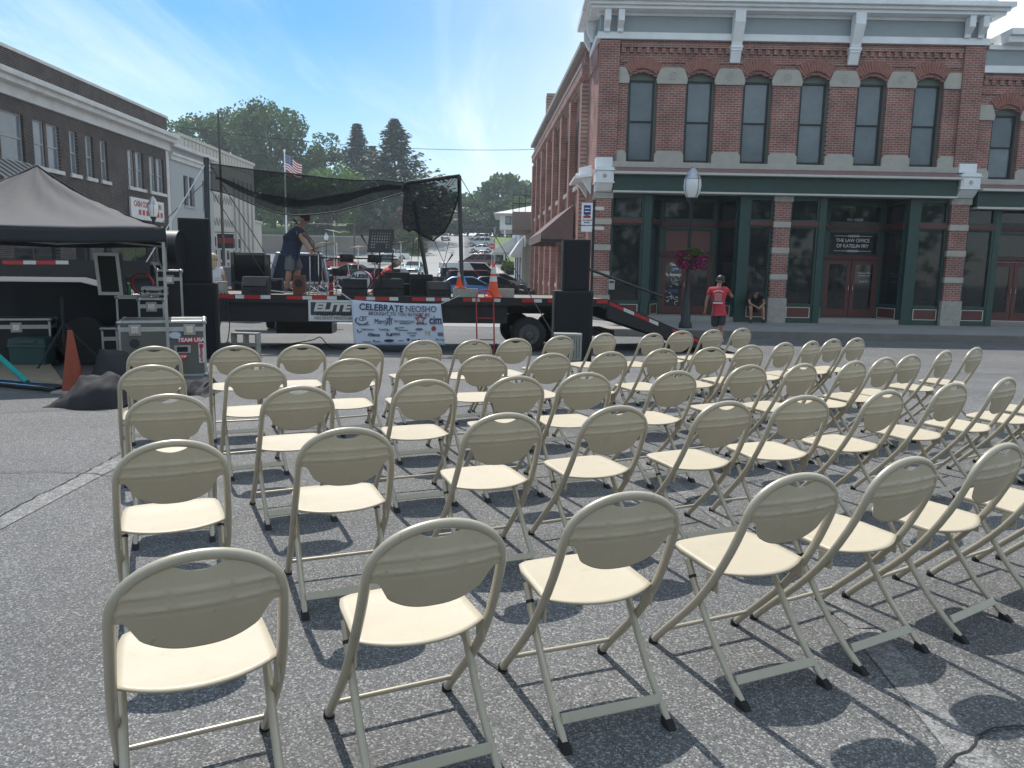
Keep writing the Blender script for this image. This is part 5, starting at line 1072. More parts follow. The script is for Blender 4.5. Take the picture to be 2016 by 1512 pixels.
# gooseneck at the front
zg = 1.50; g = G(); tb(g, uL, uG, .02, TW, zg - .07, zg); g.build('gooseneck_deck', K['deck'], tr)
g = G(); tb(g, uL, uG + .05, 0, .019, zg - .34, zg + .01); tb(g, uL, uG, .3, .5, zg - .42, zg - .072); tb(g, uL, uG, TW - .5, TW - .3, zg - .6, zg - .072)
g.prism([(uG - 2.2, zg - .34), (uG + .05, zg - .34), (uG + .05, zg - .02), (-1.0, DZ), (-1.0, zb + .1), (uG - .3, zb + .35), (uG - 1.2, zg - .5)], .12, .28)
g.build('gooseneck_frame', K['black'], tr)
def tape(px0, px1, py, h, m, top=None):
    u0, z = TC(px0, py); u1, z1 = TC(px1, py + (px1 - px0) * .014); g = G(); g.hexa([(u0, -.006, z - h / 2), (u1, -.006, z1 - h / 2), (u1, -.0005, z1 - h / 2), (u0, -.0005, z - h / 2), (u0, -.006, z + h / 2), (u1, -.006, z1 + h / 2), (u1, -.0005, z1 + h / 2), (u0, -.0005, z + h / 2)]); g.build('reflector_tape', K['redtape'] if m else K['whitetape'], tr)
c4 = lambda a: 400 + a / 5.04; c5 = lambda a: 640 + a / 4.724; c7 = lambda a: 1000 + a / 4.582
for a, b, m in [(c4(140), c4(305), 1), (c4(318), c4(405), 0), (c4(410), c4(566), 1), (c4(570), c4(668), 0), (c4(828), c4(982), 1), (c4(985), c4(1080), 0), (c4(1084), c4(1226), 1), (c4(1230), c4(1325), 0), (c4(1502), c4(1614), 1), (c4(1618), c4(1705), 0), (c5(468), c5(594), 1), (c5(598), c5(680), 0), (c5(808), c5(934), 1), (c5(939), c5(1020), 0), (c5(1025), c5(1079), 1), (c5(1084), c5(1160), 0), (c5(1285), c5(1364), 1), (c5(1368), c5(1440), 0), (c5(1444), c5(1565), 1), (c5(1570), c5(1630), 0), (c5(1830), c5(1938), 1), (c7(235), c7(305), 0), (c7(360), c7(408), 1), (c7(800), c7(900), 1)]:
    tape(a, b, 583.5 + (a - 428) * .0138, .075, m)
g_ = 512
for a, b, m in [(5, 46, 1), (46, 71, 0), (71, 110, 1), (110, 135, 0)]: tape(a, b, 516.5, .075, m)
# axles: three dual wheels near the rear
for k in range(2):
    for s, v in ((0, .32), (1, TW - .32)):
        u = uw + (k) * .92; w_ = G().lathe([(.21, -.14), (.35, -.14), (.395, -.09), (.395, .09), (.35, .14), (.21, .14)], 24, (u, v, -.37 + .395), axis='y').build('wheel', M_tyre, tr, smooth=50)
        g = G(); s_ = -1 if s == 0 else 1; g.lathe([(.235, s_ * .145), (.225, s_ * .155), (.20, s_ * .15), (.15, s_ * .146), (.10, s_ * .147), (.09, s_ * .19), (.0, s_ * .2)], 24, (u, v, .025), axis='y')
        for q in range(8): a = q * .785; g.ball((u + .125 * math.cos(a), v + s_ * .15, .025 + .125 * math.sin(a)), .018, n=6, k=4)
        g.build('rim', mat('dusty_rim', (.10, .10, .105), .6, .3, .25, 10), w_, smooth=40)
g = G(); tb(g, uw - .2, uw + 2.1, .6, TW - .6, -.02, .1); g.build('axle', K['black'], tr)
# beavertail ramp
u1, z1 = TC(1425, 683, .2); g = G(); zt_ = DZ + .01
g.prism([(uR + .002, zt_), (uR + .002, DZ - .42), (uR + 1.5, -.05), (u1 - .4, -.36), (u1 + .25, -.36), (u1, -.30)], .0, .10)
g.prism([(uR + .002, zt_), (uR + .002, DZ - .42), (uR + 1.5, -.05), (u1 - .4, -.36), (u1 + .25, -.36), (u1, -.30)], TW - .10, TW)
g.prism([(uR + .002, zt_ - .03), (uR + .002, zt_ - .12), (u1, -.36), (u1 + .1, -.33)], .101, TW - .101)
g.build('ramp', K['black'], tr)
def rtape(a0, a1, m):
    f = lambda q: (uR + .02 + (u1 - uR) * q, zt_ - .02 - (zt_ + .30) * q); (ua, za), (ub, zb_) = f(a0), f(a1)
    g = G(); g.hexa([(ua, -.006, za - .10), (ub, -.006, zb_ - .10), (ub, -.001, zb_ - .10), (ua, -.001, za - .10), (ua, -.006, za - .02), (ub, -.006, zb_ - .02), (ub, -.001, zb_ - .02), (ua, -.001, za - .02)]); g.build('reflector_tape', K['redtape'] if m else K['whitetape'], tr)
for a, b, m in ((.01, .12, 1), (.125, .21, 0), (.215, .33, 1), (.335, .41, 0), (.53, .63, 1), (.635, .70, 0), (.705, .80, 1), (.805, .87, 0)): rtape(a, b, m)
# nameplate sign on the trailer side
ua, za = TC(607, 590); ub, zb2 = TC(704, 592); zl = TC(607, 632)[1]; g = G(); g.box(ua, ub, -.022, -.007, zl, za, 0); sg = g.build('sign_board', K['dirtywhite'], tr)
g = G(); g.box(ua + .05, ub - .05, -.027, -.0225, zl + .13, za - .05); g.build('panel', mat('charcoal_panel', (.045, .05, .055), .5), sg)
uc = (ua + ub) / 2
text('lettering', 'ELITE', (uc - .03, -.029, za - .16), .24, K['whitetape'], sg, sx=1.35, world=False, shear=.2, bold=.012); text('lettering', 'Heavy Haul', (uc, -.029, za - .30), .13, K['black'], sg, sx=1.2, world=False, shear=.35); text('lettering', 'NEOSHO, MISSOURI', (uc, -.0235, zl + .065), .085, K['black'], sg, sx=1.05, world=False)
# toolbox hanging under the deck
g = G(); tb(g, TC(520, 640)[0], TC(640, 640)[0], 1.6, 2.2, -.1, .3); g.build('toolbox', K['black'], tr)
# ---------------------------------------------------------------- banner with sponsors
M_ban = mat('banner_vinyl', (.56, .62, .74), .55, 0, .05, 1.3, .06, 4); M_ink = mat('navy_ink', (.02, .03, .08), .6); M_inkr = mat('red_ink', (.40, .05, .06), .6); M_inkg = mat('green_ink', (.10, .28, .12), .6); M_inky = mat('yellow_ink', (.55, .45, .06), .6); M_inkb = mat('grey_ink', (.14, .15, .19), .6)
bl, br_, bbl, bbr = TC(691, 590, -.03), TC(868, 598, -.03), TC(697, 679, -.10), TC(876, 679, -.10)
bn = thing('banner', 'white sponsor banner reading celebrate neosho tied to the side of the stage', 'banner', T0, TA)
def bp_(s, t):       # s 0..1 left to right, t 0..1 top to bottom
    u = (bl[0] + (br_[0] - bl[0]) * s) * (1 - t) + (bbl[0] + (bbr[0] - bbl[0]) * s) * t; z = (bl[1] + (br_[1] - bl[1]) * s) * (1 - t) + (bbl[1] + (bbr[1] - bbl[1]) * s) * t
    z -= .025 * math.sin(math.pi * s) * (1 - t); return u, -.035 - .10 * t + .004 * math.sin(s * 9 + t * 3), z
g = G(); g.grid([[bp_(i / 30, j / 14) for i in range(31)] for j in range(15)]); sheet = g.build('sheet', M_ban, bn, smooth=True, solid=.004)
BW = br_[0] - bl[0]; BH = bl[1] - bbl[1]
sc = lambda X, Y: ((X - 110) / 1700., (Y - 105 - (X - 110) * .035) / 805.)
def btext(s, X, Y, h, m=M_ink, sx=1.0, bold=0, shear=0, w=None):
    q = sc(X, Y); u, v, z = bp_(*q); e = Vector(bp_(q[0] + .02, q[1])) - Vector(bp_(q[0] - .02, q[1])); sl_ = math.atan2(e.z, e.x)
    o = text('lettering', s, (u, v - .012, z), h * BH / 805. * 1.38, m, sheet, rot=(R(90) - .088, -sl_, 0), sx=sx, ext=.003, world=False, bold=bold, shear=shear)
    if w: xs_ = [q_.co.x for q_ in o.data.vertices]; o.scale.x = w / 1700. * BW / (max(xs_) - min(xs_))
btext('CELEBRATE', 672, 235, 118, M_ink, 1.05, .003, w=830); btext('NEOSHO', 1418, 262, 112, M_inkb, 1.02, .003, w=590); btext('BROUGHT TO YOU IN PART BY:', 1005, 352, 62, M_inkb, 1.12, .002, w=1170)
btext('CBT', 305, 440, 84, M_ink, .95, 0, .2, w=145); btext('Mercy', 645, 490, 100, M_ink, .95, w=250); btext('FIRST COMMUNITY BANK', 1080, 492, 42, M_inkb, .78, w=380); btext('REPUBLIC', 1405, 542, 34, M_ink, 1.0); btext('cim', 1675, 480, 150, M_ink, 1.05, .006, w=235)
btext('Freight Connection', 385, 632, 34, M_ink, .85, w=240); btext('TwinOaks', 690, 640, 46, M_inkb, .85, w=205); btext('Alliance', 490, 732, 66, M_ink, .85, .002, w=230); btext('h.a', 780, 728, 66, M_ink, 1.0, .004); btext('serenity', 1210, 712, 40, M_inkb, 1.0); btext('M', 1500, 732, 110, M_inky, .8)
for X, Y, w in ((905, 712, 150), (905, 738, 150), (1745, 730, 110), (1745, 752, 100), (1745, 776, 110), (1045, 655, 190), (1020, 605, 100), (1215, 765, 110), (350, 858, 150), (545, 858, 130), (985, 855, 100), (1240, 850, 120), (1400, 845, 90), (1740, 862, 150), (1090, 525, 200), (1690, 545, 250), (320, 545, 210)):
    u, v, z = bp_(*sc(X, Y)); g = G(); g.box(u - w / 1700 * BW / 2, u + w / 1700 * BW / 2, v - .020, v - .013, z - .008, z + .008); g.build('line_of_print', M_inkb, sheet)
def blogo(X, Y, rx, rz, m, ring=False):
    u, v, z = bp_(*sc(X, Y)); g = G(); rx, rz = rx / 1700 * BW, rz / 805 * BH
    if ring: g.tube([(u + rx * math.cos(k * .3), v - .016, z + rz * math.sin(k * .3)) for k in range(8, 21)], .012, 5)
    else: g.lathe([(0, -.004), (1, -.004), (1, .004), (0, .004)], 16, axis='y'); g.v = [(p[0] * rx + u, p[1] + v - .016, p[2] * rz + z) for p in g.v]
    g.build('logo', m, sheet)
blogo(1625, 640, 46, 46, M_inkr); blogo(290, 470, 120, 70, M_ink, True); blogo(230, 650, 40, 30, M_inkb, True); blogo(1350, 645, 72, 22, M_inkb); blogo(925, 620, 36, 26, M_inkg); blogo(765, 848, 95, 26, M_ink); blogo(1125, 838, 30, 22, M_ink); blogo(485, 840, 18, 14, M_ink); blogo(1330, 845, 22, 12, M_ink); blogo(1660, 850, 18, 18, M_inkg)
btext('ELITE', 765, 850, 38, M_ban, 1.2, .002)
u, v, z = bp_(*sc(1390, 455)); g = G()
for k in range(5): a = R(90 + 72 * k); b = a + R(36); g.tube([(u + .05 * math.cos(a - R(36)), v - .016, z + .05 * math.sin(a - R(36))), (u + .12 * math.cos(a), v - .016, z + .12 * math.sin(a)), (u + .05 * math.cos(b), v - .016, z + .05 * math.sin(b))], .014, 5)
g.build('logo', M_inkr, sheet)
u, v, z = bp_(*sc(805, 470)); g = G(); g.box(u - .012, u + .012, v - .02, v - .012, z - .10, z + .12); g.box(u - .07, u + .07, v - .02, v - .012, z + .03, z + .052); g.box(u - .05, u - .03, v - .02, v - .012, z - .08, z + .03); g.box(u + .03, u + .05, v - .02, v - .012, z - .08, z + .03); g.build('logo', M_inkb, sheet)
for (px, py), (qx, qy) in (((692, 591), (664, 571)), ((868, 598), (905, 582))):
    a, b = TP(px, py, -.04), TP(qx, qy, -.02); tag(G().tube([a, b], .010, 5).build('tie_rope', K['dirtywhite']), f"pale rope tying the {'left' if px < 700 else 'right'} top corner of the sponsor banner", 'rope')
# ---------------------------------------------------------------- loudspeaker stacks
M_grille = mat('speaker_grille', (.022, .024, .028), .8, 0, .1, 40, .1, spec=.12)
def fit(px0, py0, px1, py1, Y): a, b = PY(px0, py0, Y), PY(px1, py1, Y); return a.x, b.x, b.z, a.z
def speaker(label, x0, x1, y0, d, z0, z1, rz=0):
    t = thing('loudspeaker', label, 'loudspeaker', ((x0 + x1) / 2 - math.sin(rz) * d / 2, y0 + d / 2, z0), rz); w = (x1 - x0) / 2 * math.cos(rz); h = z1 - z0
    G().box(-w, w, -d / 2, d / 2, 0, h).build('cabinet', K['blackrough'], t, bevel=.012)
    G().prism([(-w + .03, -d / 2 - .002), (w - .03, -d / 2 - .002), (w - .06, -d / 2 - .03), (-w + .06, -d / 2 - .03)], .04, h - .04, 'xy').build('grille', M_grille, t)
    for s in (-1, 1):
        g = G(); g.box(s * w - .006, s * w + .006, -.10, .10, h * .62, h * .72); g.build('handle', K['black'], t)
    return t
Yl = 11.6
x0, x1, z0, z1 = fit(340, 690, 425, 555, Yl); z0 = gz(Yl); z0_, z1_ = PY(380, 692, Yl).z, PY(380, 556, Yl).z
Yl = 13.2; zb_ = gz(Yl); x0 = PY(340, 560, Yl).x; x1 = PY(427, 560, Yl).x; zs = PY(383, 557, Yl).z
speaker('black subwoofer cabinet at the left end of the stage', x0, x1, Yl, .75, zb_, zs, R(20))
x0 = PY(352, 500, Yl + .05).x; x1 = PY(414, 500, Yl + .05).x; zt2 = PY(383, 429, Yl + .05).z
speaker('tall black loudspeaker standing on the left subwoofer', x0, x1, Yl + .05, .6, zs, zt2, R(20))
Yr = 14.6; zb_ = gz(Yr); x0 = PY(1091, 600, Yr).x; x1 = PY(1168, 600, Yr).x; zs = PY(1128, 573, Yr).z
speaker('black subwoofer cabinet at the right end of the stage', x0, x1, Yr, .75, zb_, zs)
x0 = PY(1108, 520, Yr + .05).x; x1 = PY(1162, 520, Yr + .05).x; zt2 = PY(1135, 471, Yr + .05).z
speaker('tall black loudspeaker standing on the right subwoofer', x0, x1, Yr + .05, .6, zs, zt2)
# ---------------------------------------------------------------- things on the deck
def onT(px, py, v): p = TP(px, py, v); return p
def wedge(label, px0, px1, pyt, pyb, v):
    a, b = TP(px0, pyb, v), TP(px1, pyt, v); c = (a + TP(px1, pyb, v)) / 2; w = (TP(px1, pyb, v) - a).length / 2; h = b.z - DZ; d = h * 1.15
    t = thing('stage_monitor', label, 'monitor', (c.x, c.y, DZ), TA, 'wedge monitors along the front of the stage')
    G().prism([(0, 0), (.02, h * .45), (d * .42, h), (d * .95, h), (d, h * .85), (d, 0)], -w, w, 'yz').build('cabinet', K['blackrough'], t, bevel=.012)
    g = G(); g.hexa([(-w + .03, .012, h * .47), (w - .03, .012, h * .47), (w - .03, d * .40, h * .96), (-w + .03, d * .40, h * .96), (-w + .03, -.008, h * .49), (w - .03, -.008, h * .49), (w - .03, d * .38, h * .985), (-w + .03, d * .38, h * .985)]); g.build('grille', M_grille, t)
    G().box(-.08, .08, -.006, .002, h * .15, h * .3).build('handle', K['black'], t)
wedge('wedge monitor at the left end of the stage beside the power box', 475, 527, 545, 578, .12); wedge('wedge monitor in front of the bass drum', 672, 722, 550, 580, .12); wedge('wedge monitor behind the music stand legs', 735, 795, 550, 581, .35); wedge('wedge monitor right of the big black amplifier', 840, 888, 555, 584, .15)
def boxthing(name, label, cat, px0, px1, pyt, v, d, m, z=DZ, rz=TA, part='cabinet', bevel=.01, group=None):
    py = 578; a, b = TP(px0, py, v), TP(px1, py, v); c = (a + b) / 2; w = (b - a).length / 2; h = TP((px0 + px1) / 2, pyt, v).z - z
    t = thing(name, label, cat, (c.x, c.y, z), rz, group); G().box(-w, w, 0, d, 0, h).build(part, m, t, bevel=bevel); return t, w, h
t, w, h = boxthing('amplifier', 'large black amplifier cabinet right of the crouching man', 'amplifier', 806, 852, 540, .5, .4, K['blackrough']); G().box(-w + .04, w - .04, -.012, -.001, .05, h - .1).build('grille', M_grille, t)
t, w, h = boxthing('cajon', 'brown wooden box drum at the feet of the man on the stage', 'box drum', 577, 600, 542, .3, .32, K['wood']); G().lathe([(.07, -.006), (.085, -.004), (.085, .0)], 16, (0, -.002, h * .6), axis='y').build('sound_hole', K['black'], t)
t, w, h = boxthing('guitar_amplifier', 'small dark amplifier at the back of the stage behind the man', 'amplifier', 533, 556, 549, 1.2, .3, K['blackrough']); G().box(-w + .03, w - .03, -.01, -.001, .04, h - .06).build('grille', M_grille, t); G().box(-w + .03, w - .1, -.014, -.002, h - .055, h - .03).build('control_panel', K['chrome'], t)
t, w, h = boxthing('fuel_can', 'small red can on the deck beside the cymbal stands', 'can', 647, 656, 558, .6, .12, K['red']); G().tube([(0, .06, h), (0, .06, h + .04)], .03, 8).build('cap', K['black'], t)
t, w, h = boxthing('power_box', 'grey electrical box at the left end of the stage', 'box', 422, 443, 554, .15, .3, K['block']); G().box(-w + .03, w - .03, -.01, -.001, h * .3, h * .8).build('cover', K['concrete'], t)
t, w, h = boxthing('equipment_case', 'black road case with white print behind the music stand', 'case', 757, 806, 536, .9, .4, K['black']); G().box(-w * .45, w * .3, -.008, -.001, h * .69, h * .75).build('print', K['steel'], t)
G().box(-w, w, -.008, -.001, h * .5, h * .53).build('edge_trim', K['alu'], t)
# cinder blocks
def cinder(label, p, rz, lx=.40, ly=.20, h=.20, group='cinder blocks', stand=False):
    t = thing('cinder_block', label, 'cinder block', p, rz, group); g = G(); k = .032
    for q in ((-lx / 2, lx / 2, -ly / 2, -ly / 2 + k), (-lx / 2, lx / 2, ly / 2 - k, ly / 2)): g.box(*q, 0, h)
    for x in (-lx / 2, -k / 2, lx / 2 - k): g.box(x, x + k, -ly / 2 + k, ly / 2 - k, 0, h)
    if stand: g.v = [(x, z - h / 2, y + ly / 2) for x, y, z in g.v]
    g.build('block', K['block'], t, bevel=.006); return t
def gq(px, py, Y): p = PY(px, py, Y); return (p.x, Y, gz(Y))
Yc = 14.2
p = gq(488, 680, Yc); cinder('lower of two stacked cinder blocks on the ground by the left subwoofer', p, R(-4), .42, .24, .2, stand=True)
cinder('upper cinder block of the stack by the left subwoofer, holes facing the camera', (p[0] - .03, p[1], p[2] + .242), R(-6), .50, .22, .2, stand=True)
p = TP(904, 583, .12); cinder('cinder block on the deck in front of the left traffic cone', (p.x, p.y, DZ), TA, .27, .2, .2); p = TP(928, 583, .12); cinder('cinder block on the deck right of the tent pole', (p.x, p.y, DZ), TA, .27, .2, .2); p = TP(993, 586, .5); cinder('cinder block lying on the deck behind the right traffic cone', (p.x, p.y, DZ), TA, .42, .2, .2)
# traffic cones
def cone(label, loc, h, m, stripes=True, rz=0, group=None, basem=None):
    t = thing('traffic_cone', label, 'traffic cone', loc, rz, group); b = h * .24
    g = G(); g.box(-b, b, -b, b, 0, h * .05); g.build('base', basem or m, t, bevel=.01)
    r0, r1 = h * .17, h * .035; f = lambda q: r0 + (r1 - r0) * q
    c_ = G().lathe([(f(0), h * .05), (f(0), h * .06), (f(1), h), (f(1) * .7, h), (f(1) * .6, h * .9)], 20).build('cone', m, t, smooth=40)
    if stripes:
        for q0, q1 in ((.44, .60), (.68, .88)): G().lathe([(f(q0) + .004, h * (.05 + .95 * q0)), (f(q1) + .004, h * (.05 + .95 * q1))], 20).build('stripe', K['whitetape'], c_, smooth=True, solid=.003)
    return t
p = TP(906, 566, .15); cone('orange and white traffic cone on a cinder block at the stage front', (p.x, p.y, DZ + .201), p.z * 0 + TP(906, 518, .15).z - DZ - .2, K['orange']); p = TP(971, 583, .25); cone('larger orange and white traffic cone on the deck behind the hand truck', (p.x, p.y, DZ), TP(971, 518, .25).z - DZ, K['orange'])
# drum kit
Yd_ = 1.35; p = TP(709, 560, 1.0); a, b = TP(690, 560, 1.0), TP(731, 560, 1.0); rd = (b - a).length / 2; zc_ = TP(711, 553, 1.0).z
dk = thing('drum_kit', 'drum kit with white bass drum head and pink shell', 'drum kit', (p.x, p.y, DZ), TA - R(6)); M_pink2 = mat('pink_drum_shell', (.55, .12, .22), .3)
zc = zc_ - DZ; zc = max(zc, rd + .02)
bd = G().lathe([(rd * .97, .02), (rd, .03), (rd, .42), (rd * .97, .43)], 32, (0, 0, zc), axis='y').build('bass_drum', M_pink2, dk, smooth=40)
G().lathe([(rd * .98, -.02), (rd * 1.04, -.02), (rd * 1.04, .03), (rd * .98, .03)], 32, (0, 0, zc), axis='y', cap=False).build('hoop', K['black'], bd, smooth=40); G().lathe([(0, -.004), (rd * .985, -.004), (rd * .985, .004), (0, .004)], 32, (0, 0, zc), axis='y').build('drum_head', mat('white_drum_head', (.78, .80, .84), .4), bd)
text('lettering', 'ALESIS', (0, -.010, zc + rd * .45), .115, K['black'], bd, world=False, sx=1.15, bold=.004)
for x, y, z, r_ in ((-.34, .25, zc + .42, .16), (.30, .25, zc + .42, .16), (-.55, .5, zc + .1, .18), (.55, .65, zc - .05, .2)):
    dd = G().lathe([(r_ * .96, 0), (r_, .01), (r_, .16), (r_ * .96, .17)], 22, (x, y, z)).build('tom_drum', K['black'], dk, smooth=40); G().lathe([(0, .171), (r_ * .95, .171)], 22, (x, y, z)).build('drum_head', K['dirtywhite'], dd, solid=.002); G().tube([(x, y + .1, z), (x * .8, y + .15, .02)], .014, 6).build('stand', K['chrome'], dk)
def cymbal_stand(x, y, h, r_, tilt):
    g = G(); g.tube([(x, y, .3), (x, y, h)], .011, 6)
    for a in (0, 2.1, 4.2): g.tube([(x, y, .32), (x + .26 * math.cos(a), y + .26 * math.sin(a), .01)], .010, 6)
    s_ = g.build('cymbal_stand', K['chrome'], dk)
    g = G().lathe([(0, .03), (r_ * .2, .02), (r_, 0), (r_, -.004), (0, .02)], 24); g.v = [(p[0] + x, p[1] + y, p[2] + h + tilt * p[0]) for p in g.v]; g.build('cymbal', mat('brass_cymbal', (.35, .27, .12), .3, .9) if x < 0 else K['blackrough'], s_, smooth=True)
for q in ((-.95, .5, 1.15, .19, .25), (-.75, .9, 1.45, .22, -.2), (.85, .7, 1.2, .22, .2), (-.2, 1.0, 1.1, .2, .1)): cymbal_stand(*q)
g = G(); g.tube([(-.95, .15, .02), (-.95, .15, .95)], .018, 6); g.tube([(.72, .15, .02), (.72, .15, .95)], .018, 6); g.tube([(-.98, .15, .82), (.76, .15, .82)], .018, 6); g.tube([(.72, .15, .82), (.78, .9, .82)], .018, 6); g.tube([(-.95, .15, .82), (-1.0, .9, .82)], .018, 6); g.build('rack', K['black'], dk)
# microphone stands and music stand
def micstand(label, px, py, v, ztop_py, boom=None, cat='stand', m=None, base=True):
    p = TP(px, 578, v); H = TP(px, ztop_py, v).z - DZ; t = thing('microphone_stand', label, 'stand', (p.x, p.y, DZ), TA); m = m or K['chrome']
    G().tube([(0, 0, .18), (0, 0, H)], .011, 6).build('pole', m, t, smooth=True)
    for a in (.5, 2.6, 4.7): G().tube([(0, 0, .2), (.30 * math.cos(a), .30 * math.sin(a), .012)], .011, 6).build('leg', m, t)
    if boom: 
        bo = G().tube([(0, 0, H), boom], .009, 6).build('boom', m, t); b_ = Vector(boom); d = (b_ - Vector((0, 0, H))).normalized()
        G().tube([b_, b_ + d * .12, b_ + d * .17], [.012, .018, .028], 8).build('microphone', K['black'], t, smooth=True)
    return t
micstand('black microphone stand just right of the standing man', 620, 0, .9, 477, (-.32, 0, 1.52), m=K['black']); micstand('chrome stand with clamps beside the wooden box drum', 611, 0, .25, 505); micstand('chrome tripod stand with angled boom behind the drum kit', 664, 0, 1.5, 478, (-.42, .1, 1.05)); micstand('thin chrome stand in front of the open truck', 628, 0, .8, 500)
micstand('microphone stand on boom beside the music stand', 745, 0, .7, 520, (-.28, 0, 1.18), m=K['black']); micstand('short black gooseneck microphone stand near the right cones', 878, 0, .35, 520, (.05, 0, .80), m=K['black'])
ms = thing('music_stand', 'black perforated music stand at the front of the stage', 'music stand', TP(748, 581, .10) * 1.0, TA); ms.location.z = DZ; WL[ms.name] = Vector(ms.location)
p0, p1 = TP(724, 495, .10), TP(773, 452, .10); hw = (TP(773, 495, .1) - p0).length / 2; zb1, zt1 = p0.z - DZ, p1.z - DZ + .01
g = G(); nx, nz = 10, 8
def mp_(i, j): f = j / nz; return ((-hw + 2 * hw * i / nx) + .05 * f, .02 + .16 * f, zb1 + (zt1 - zb1) * f)
cw = .30
for j in range(nz):
    for i in range(nx):
        a, b, c, d = map(Vector, (mp_(i, j), mp_(i + 1, j), mp_(i + 1, j + 1), mp_(i, j + 1))); ce = (a + b + c + d) / 4
        if 1 <= i <= nx - 2 and 1 <= j <= nz - 2 and not (j < 3 and 2 < i < nx - 3):
            q = [ce + (v_ - ce) * .52 for v_ in (a, b, c, d)]; g.add([a, b, c, d] + q, [(0, 1, 5, 4), (1, 2, 6, 5), (2, 3, 7, 6), (3, 0, 4, 7)])
        else: g.add([a, b, c, d], [(0, 1, 2, 3)])
g.build('desk', K['black'], ms, solid=.004); G().box(-hw, hw, -.05, .02, zb1 - .012, zb1).build('ledge', K['black'], ms)
G().tube([(.0, .06, .35), (0, .06, zb1 + .08)], .015, 8).build('pole', K['black'], ms)
for x, y in ((-.34, -.05), (.42, -.06), (.05, .4)): G().tube([(0, .06, .62), (x, y + .05, .01)], .011, 6).build('leg', K['black'], ms)
# cables
M_cab = mat('cable', (.02, .02, .022), .7); M_cabg = mat('pale_cable', (.35, .36, .37), .6)
def cable(label, pts, r=.010, m=None):
    q = [Vector(p) for p in pts]; out_ = []
    for i in range(len(q) - 1):
        p0, p1, p2, p3 = q[max(i - 1, 0)], q[i], q[i + 1], q[min(i + 2, len(q) - 1)]
        for k in range(6):
            t = k / 6; out_.append(.5 * ((2 * p1) + (p2 - p0) * t + (2 * p0 - 5 * p1 + 4 * p2 - p3) * t * t + (3 * p1 - p0 - 3 * p2 + p3) * t ** 3))
    out_.append(q[-1]); return tag(G().tube(out_, r, 6).build('cable', m or M_cab, smooth=True), label, 'cable')
for k, (a, b) in enumerate(((436, 424), (442, 433), (449, 452))): cable(['black cable hanging off the stage edge, leftmost of three', 'black cable hanging off the stage edge, middle of three', 'black cable hanging off the stage edge, rightmost of three'][k], [TP(a, 576, .05), TP(a - 1, 600, -.05), TP(b, 640, -.08), TP(b - 4, 672, -.2)], .012)
cable('coiled black cable lying on the ground under the stage', [gq(530, 664, 17) [:2] + (-.35,), (-4.6, 17.2, -.2), (-4.4, 17.3, -.13), (-4.2, 17.2, -.30), (-3.9, 17.0, -.355), (-3.3, 16.9, -.355)], .012)
cable('pale cable trailing along the deck boards', [TP(530, 572, .8), TP(560, 575, .5), TP(600, 578, .3), TP(640, 576, .2), TP(664, 572, .1), TP(684, 588, -.02)], .012, M_cabg)
# thin poles and the net canopy
def stagepole(label, pa, va, pb, vb, r, m=None):
    a, b = TP(*pa, va), TP(*pb, vb); return tag(G().tube([a, b], r, 10).build('pole', m or K['black'], smooth=True), label, 'pole')
M_tube = mat('dark_steel_tube', (.06, .065, .07), .5, .4, .1, 6)
stagepole('thick dark steel pole at the left front of the stage holding the net', (406, 310), .05, (411, 578), .05, .055, M_tube); stagepole('dark pole at the right front of the stage holding the net', (904, 346), .12, (910, 582), .12, .045, M_tube); stagepole('leaning dark pole at the back right of the stage under the net', (815, 396), 2.3, (846, 576), 2.3, .05, M_tube)
M_net = bpy.data.materials.new('shade_net'); M_net.use_nodes = True; t_ = M_net.node_tree; b_ = t_.nodes['Principled BSDF']; b_.inputs['Base Color'].default_value = (.012, .014, .016, 1); b_.inputs['Roughness'].default_value = .9; b_.inputs['Specular IOR Level'].default_value = 0
tp_ = t_.nodes.new('ShaderNodeBsdfTransparent'); mm = t_.nodes.new('ShaderNodeMixShader'); mm.inputs[0].default_value = .77; t_.links.new(tp_.outputs[0], mm.inputs[1]); t_.links.new(b_.outputs[0], mm.inputs[2]); t_.links.new(mm.outputs[0], t_.nodes['Material Output'].inputs[0])
nc = thing('shade_net', 'black mesh shade net sagging over the stage', 'shade net', tuple(TR(0, 0, DZ)))
def lerpc(c, s):
    for (x0, *r0), (x1, *r1) in zip(c, c[1:]):
        if s <= x1: f = (s - x0) / (x1 - x0); return [a + (b - a) * f for a, b in zip(r0, r1)]
    return list(c[-1][1:])
c0 = [(414, 322, .1), (450, 327, .9), (500, 334, 1.6), (560, 340, 2.0), (640, 350, 2.2), (700, 355, 2.3), (745, 354, 2.3), (790, 359, 2.2), (806, 357, 2.0)]
c1 = [(414, 345, .1), (450, 362, .7), (500, 385, 1.2), (540, 398, 1.4), (590, 405, 1.5), (650, 399, 1.5), (710, 383, 1.5), (760, 372, 1.5), (806, 368, 1.5)]
c2 = [(414, 373, .1), (450, 381, .2), (500, 403, .3), (540, 418, .35), (580, 424, .4), (620, 422, .4), (660, 417, .4), (720, 402, .45), (770, 386, .5), (806, 377, .5)]
rows = []; N = 60
for j in range(17):
    f = j / 16; row = []
    for i in range(N + 1):
        s = 414 + (806 - 414) * i / N
        a, b, c = lerpc(c0, s), lerpc(c1, s), lerpc(c2, s)
        y, v = ((a[0] + (b[0] - a[0]) * f * 2, a[1] + (b[1] - a[1]) * f * 2) if f < .5 else (b[0] + (c[0] - b[0]) * (f * 2 - 1), b[1] + (c[1] - b[1]) * (f * 2 - 1)))
        p = TP(s, y, v); p.z += .03 * math.sin(s * .05 + j * .9) * math.sin(math.pi * f); row.append(tuple(p))
    rows.append(row)
g = G(); g.grid(rows); g.build('net', M_net, nc, world=True, smooth=True)
rows = []
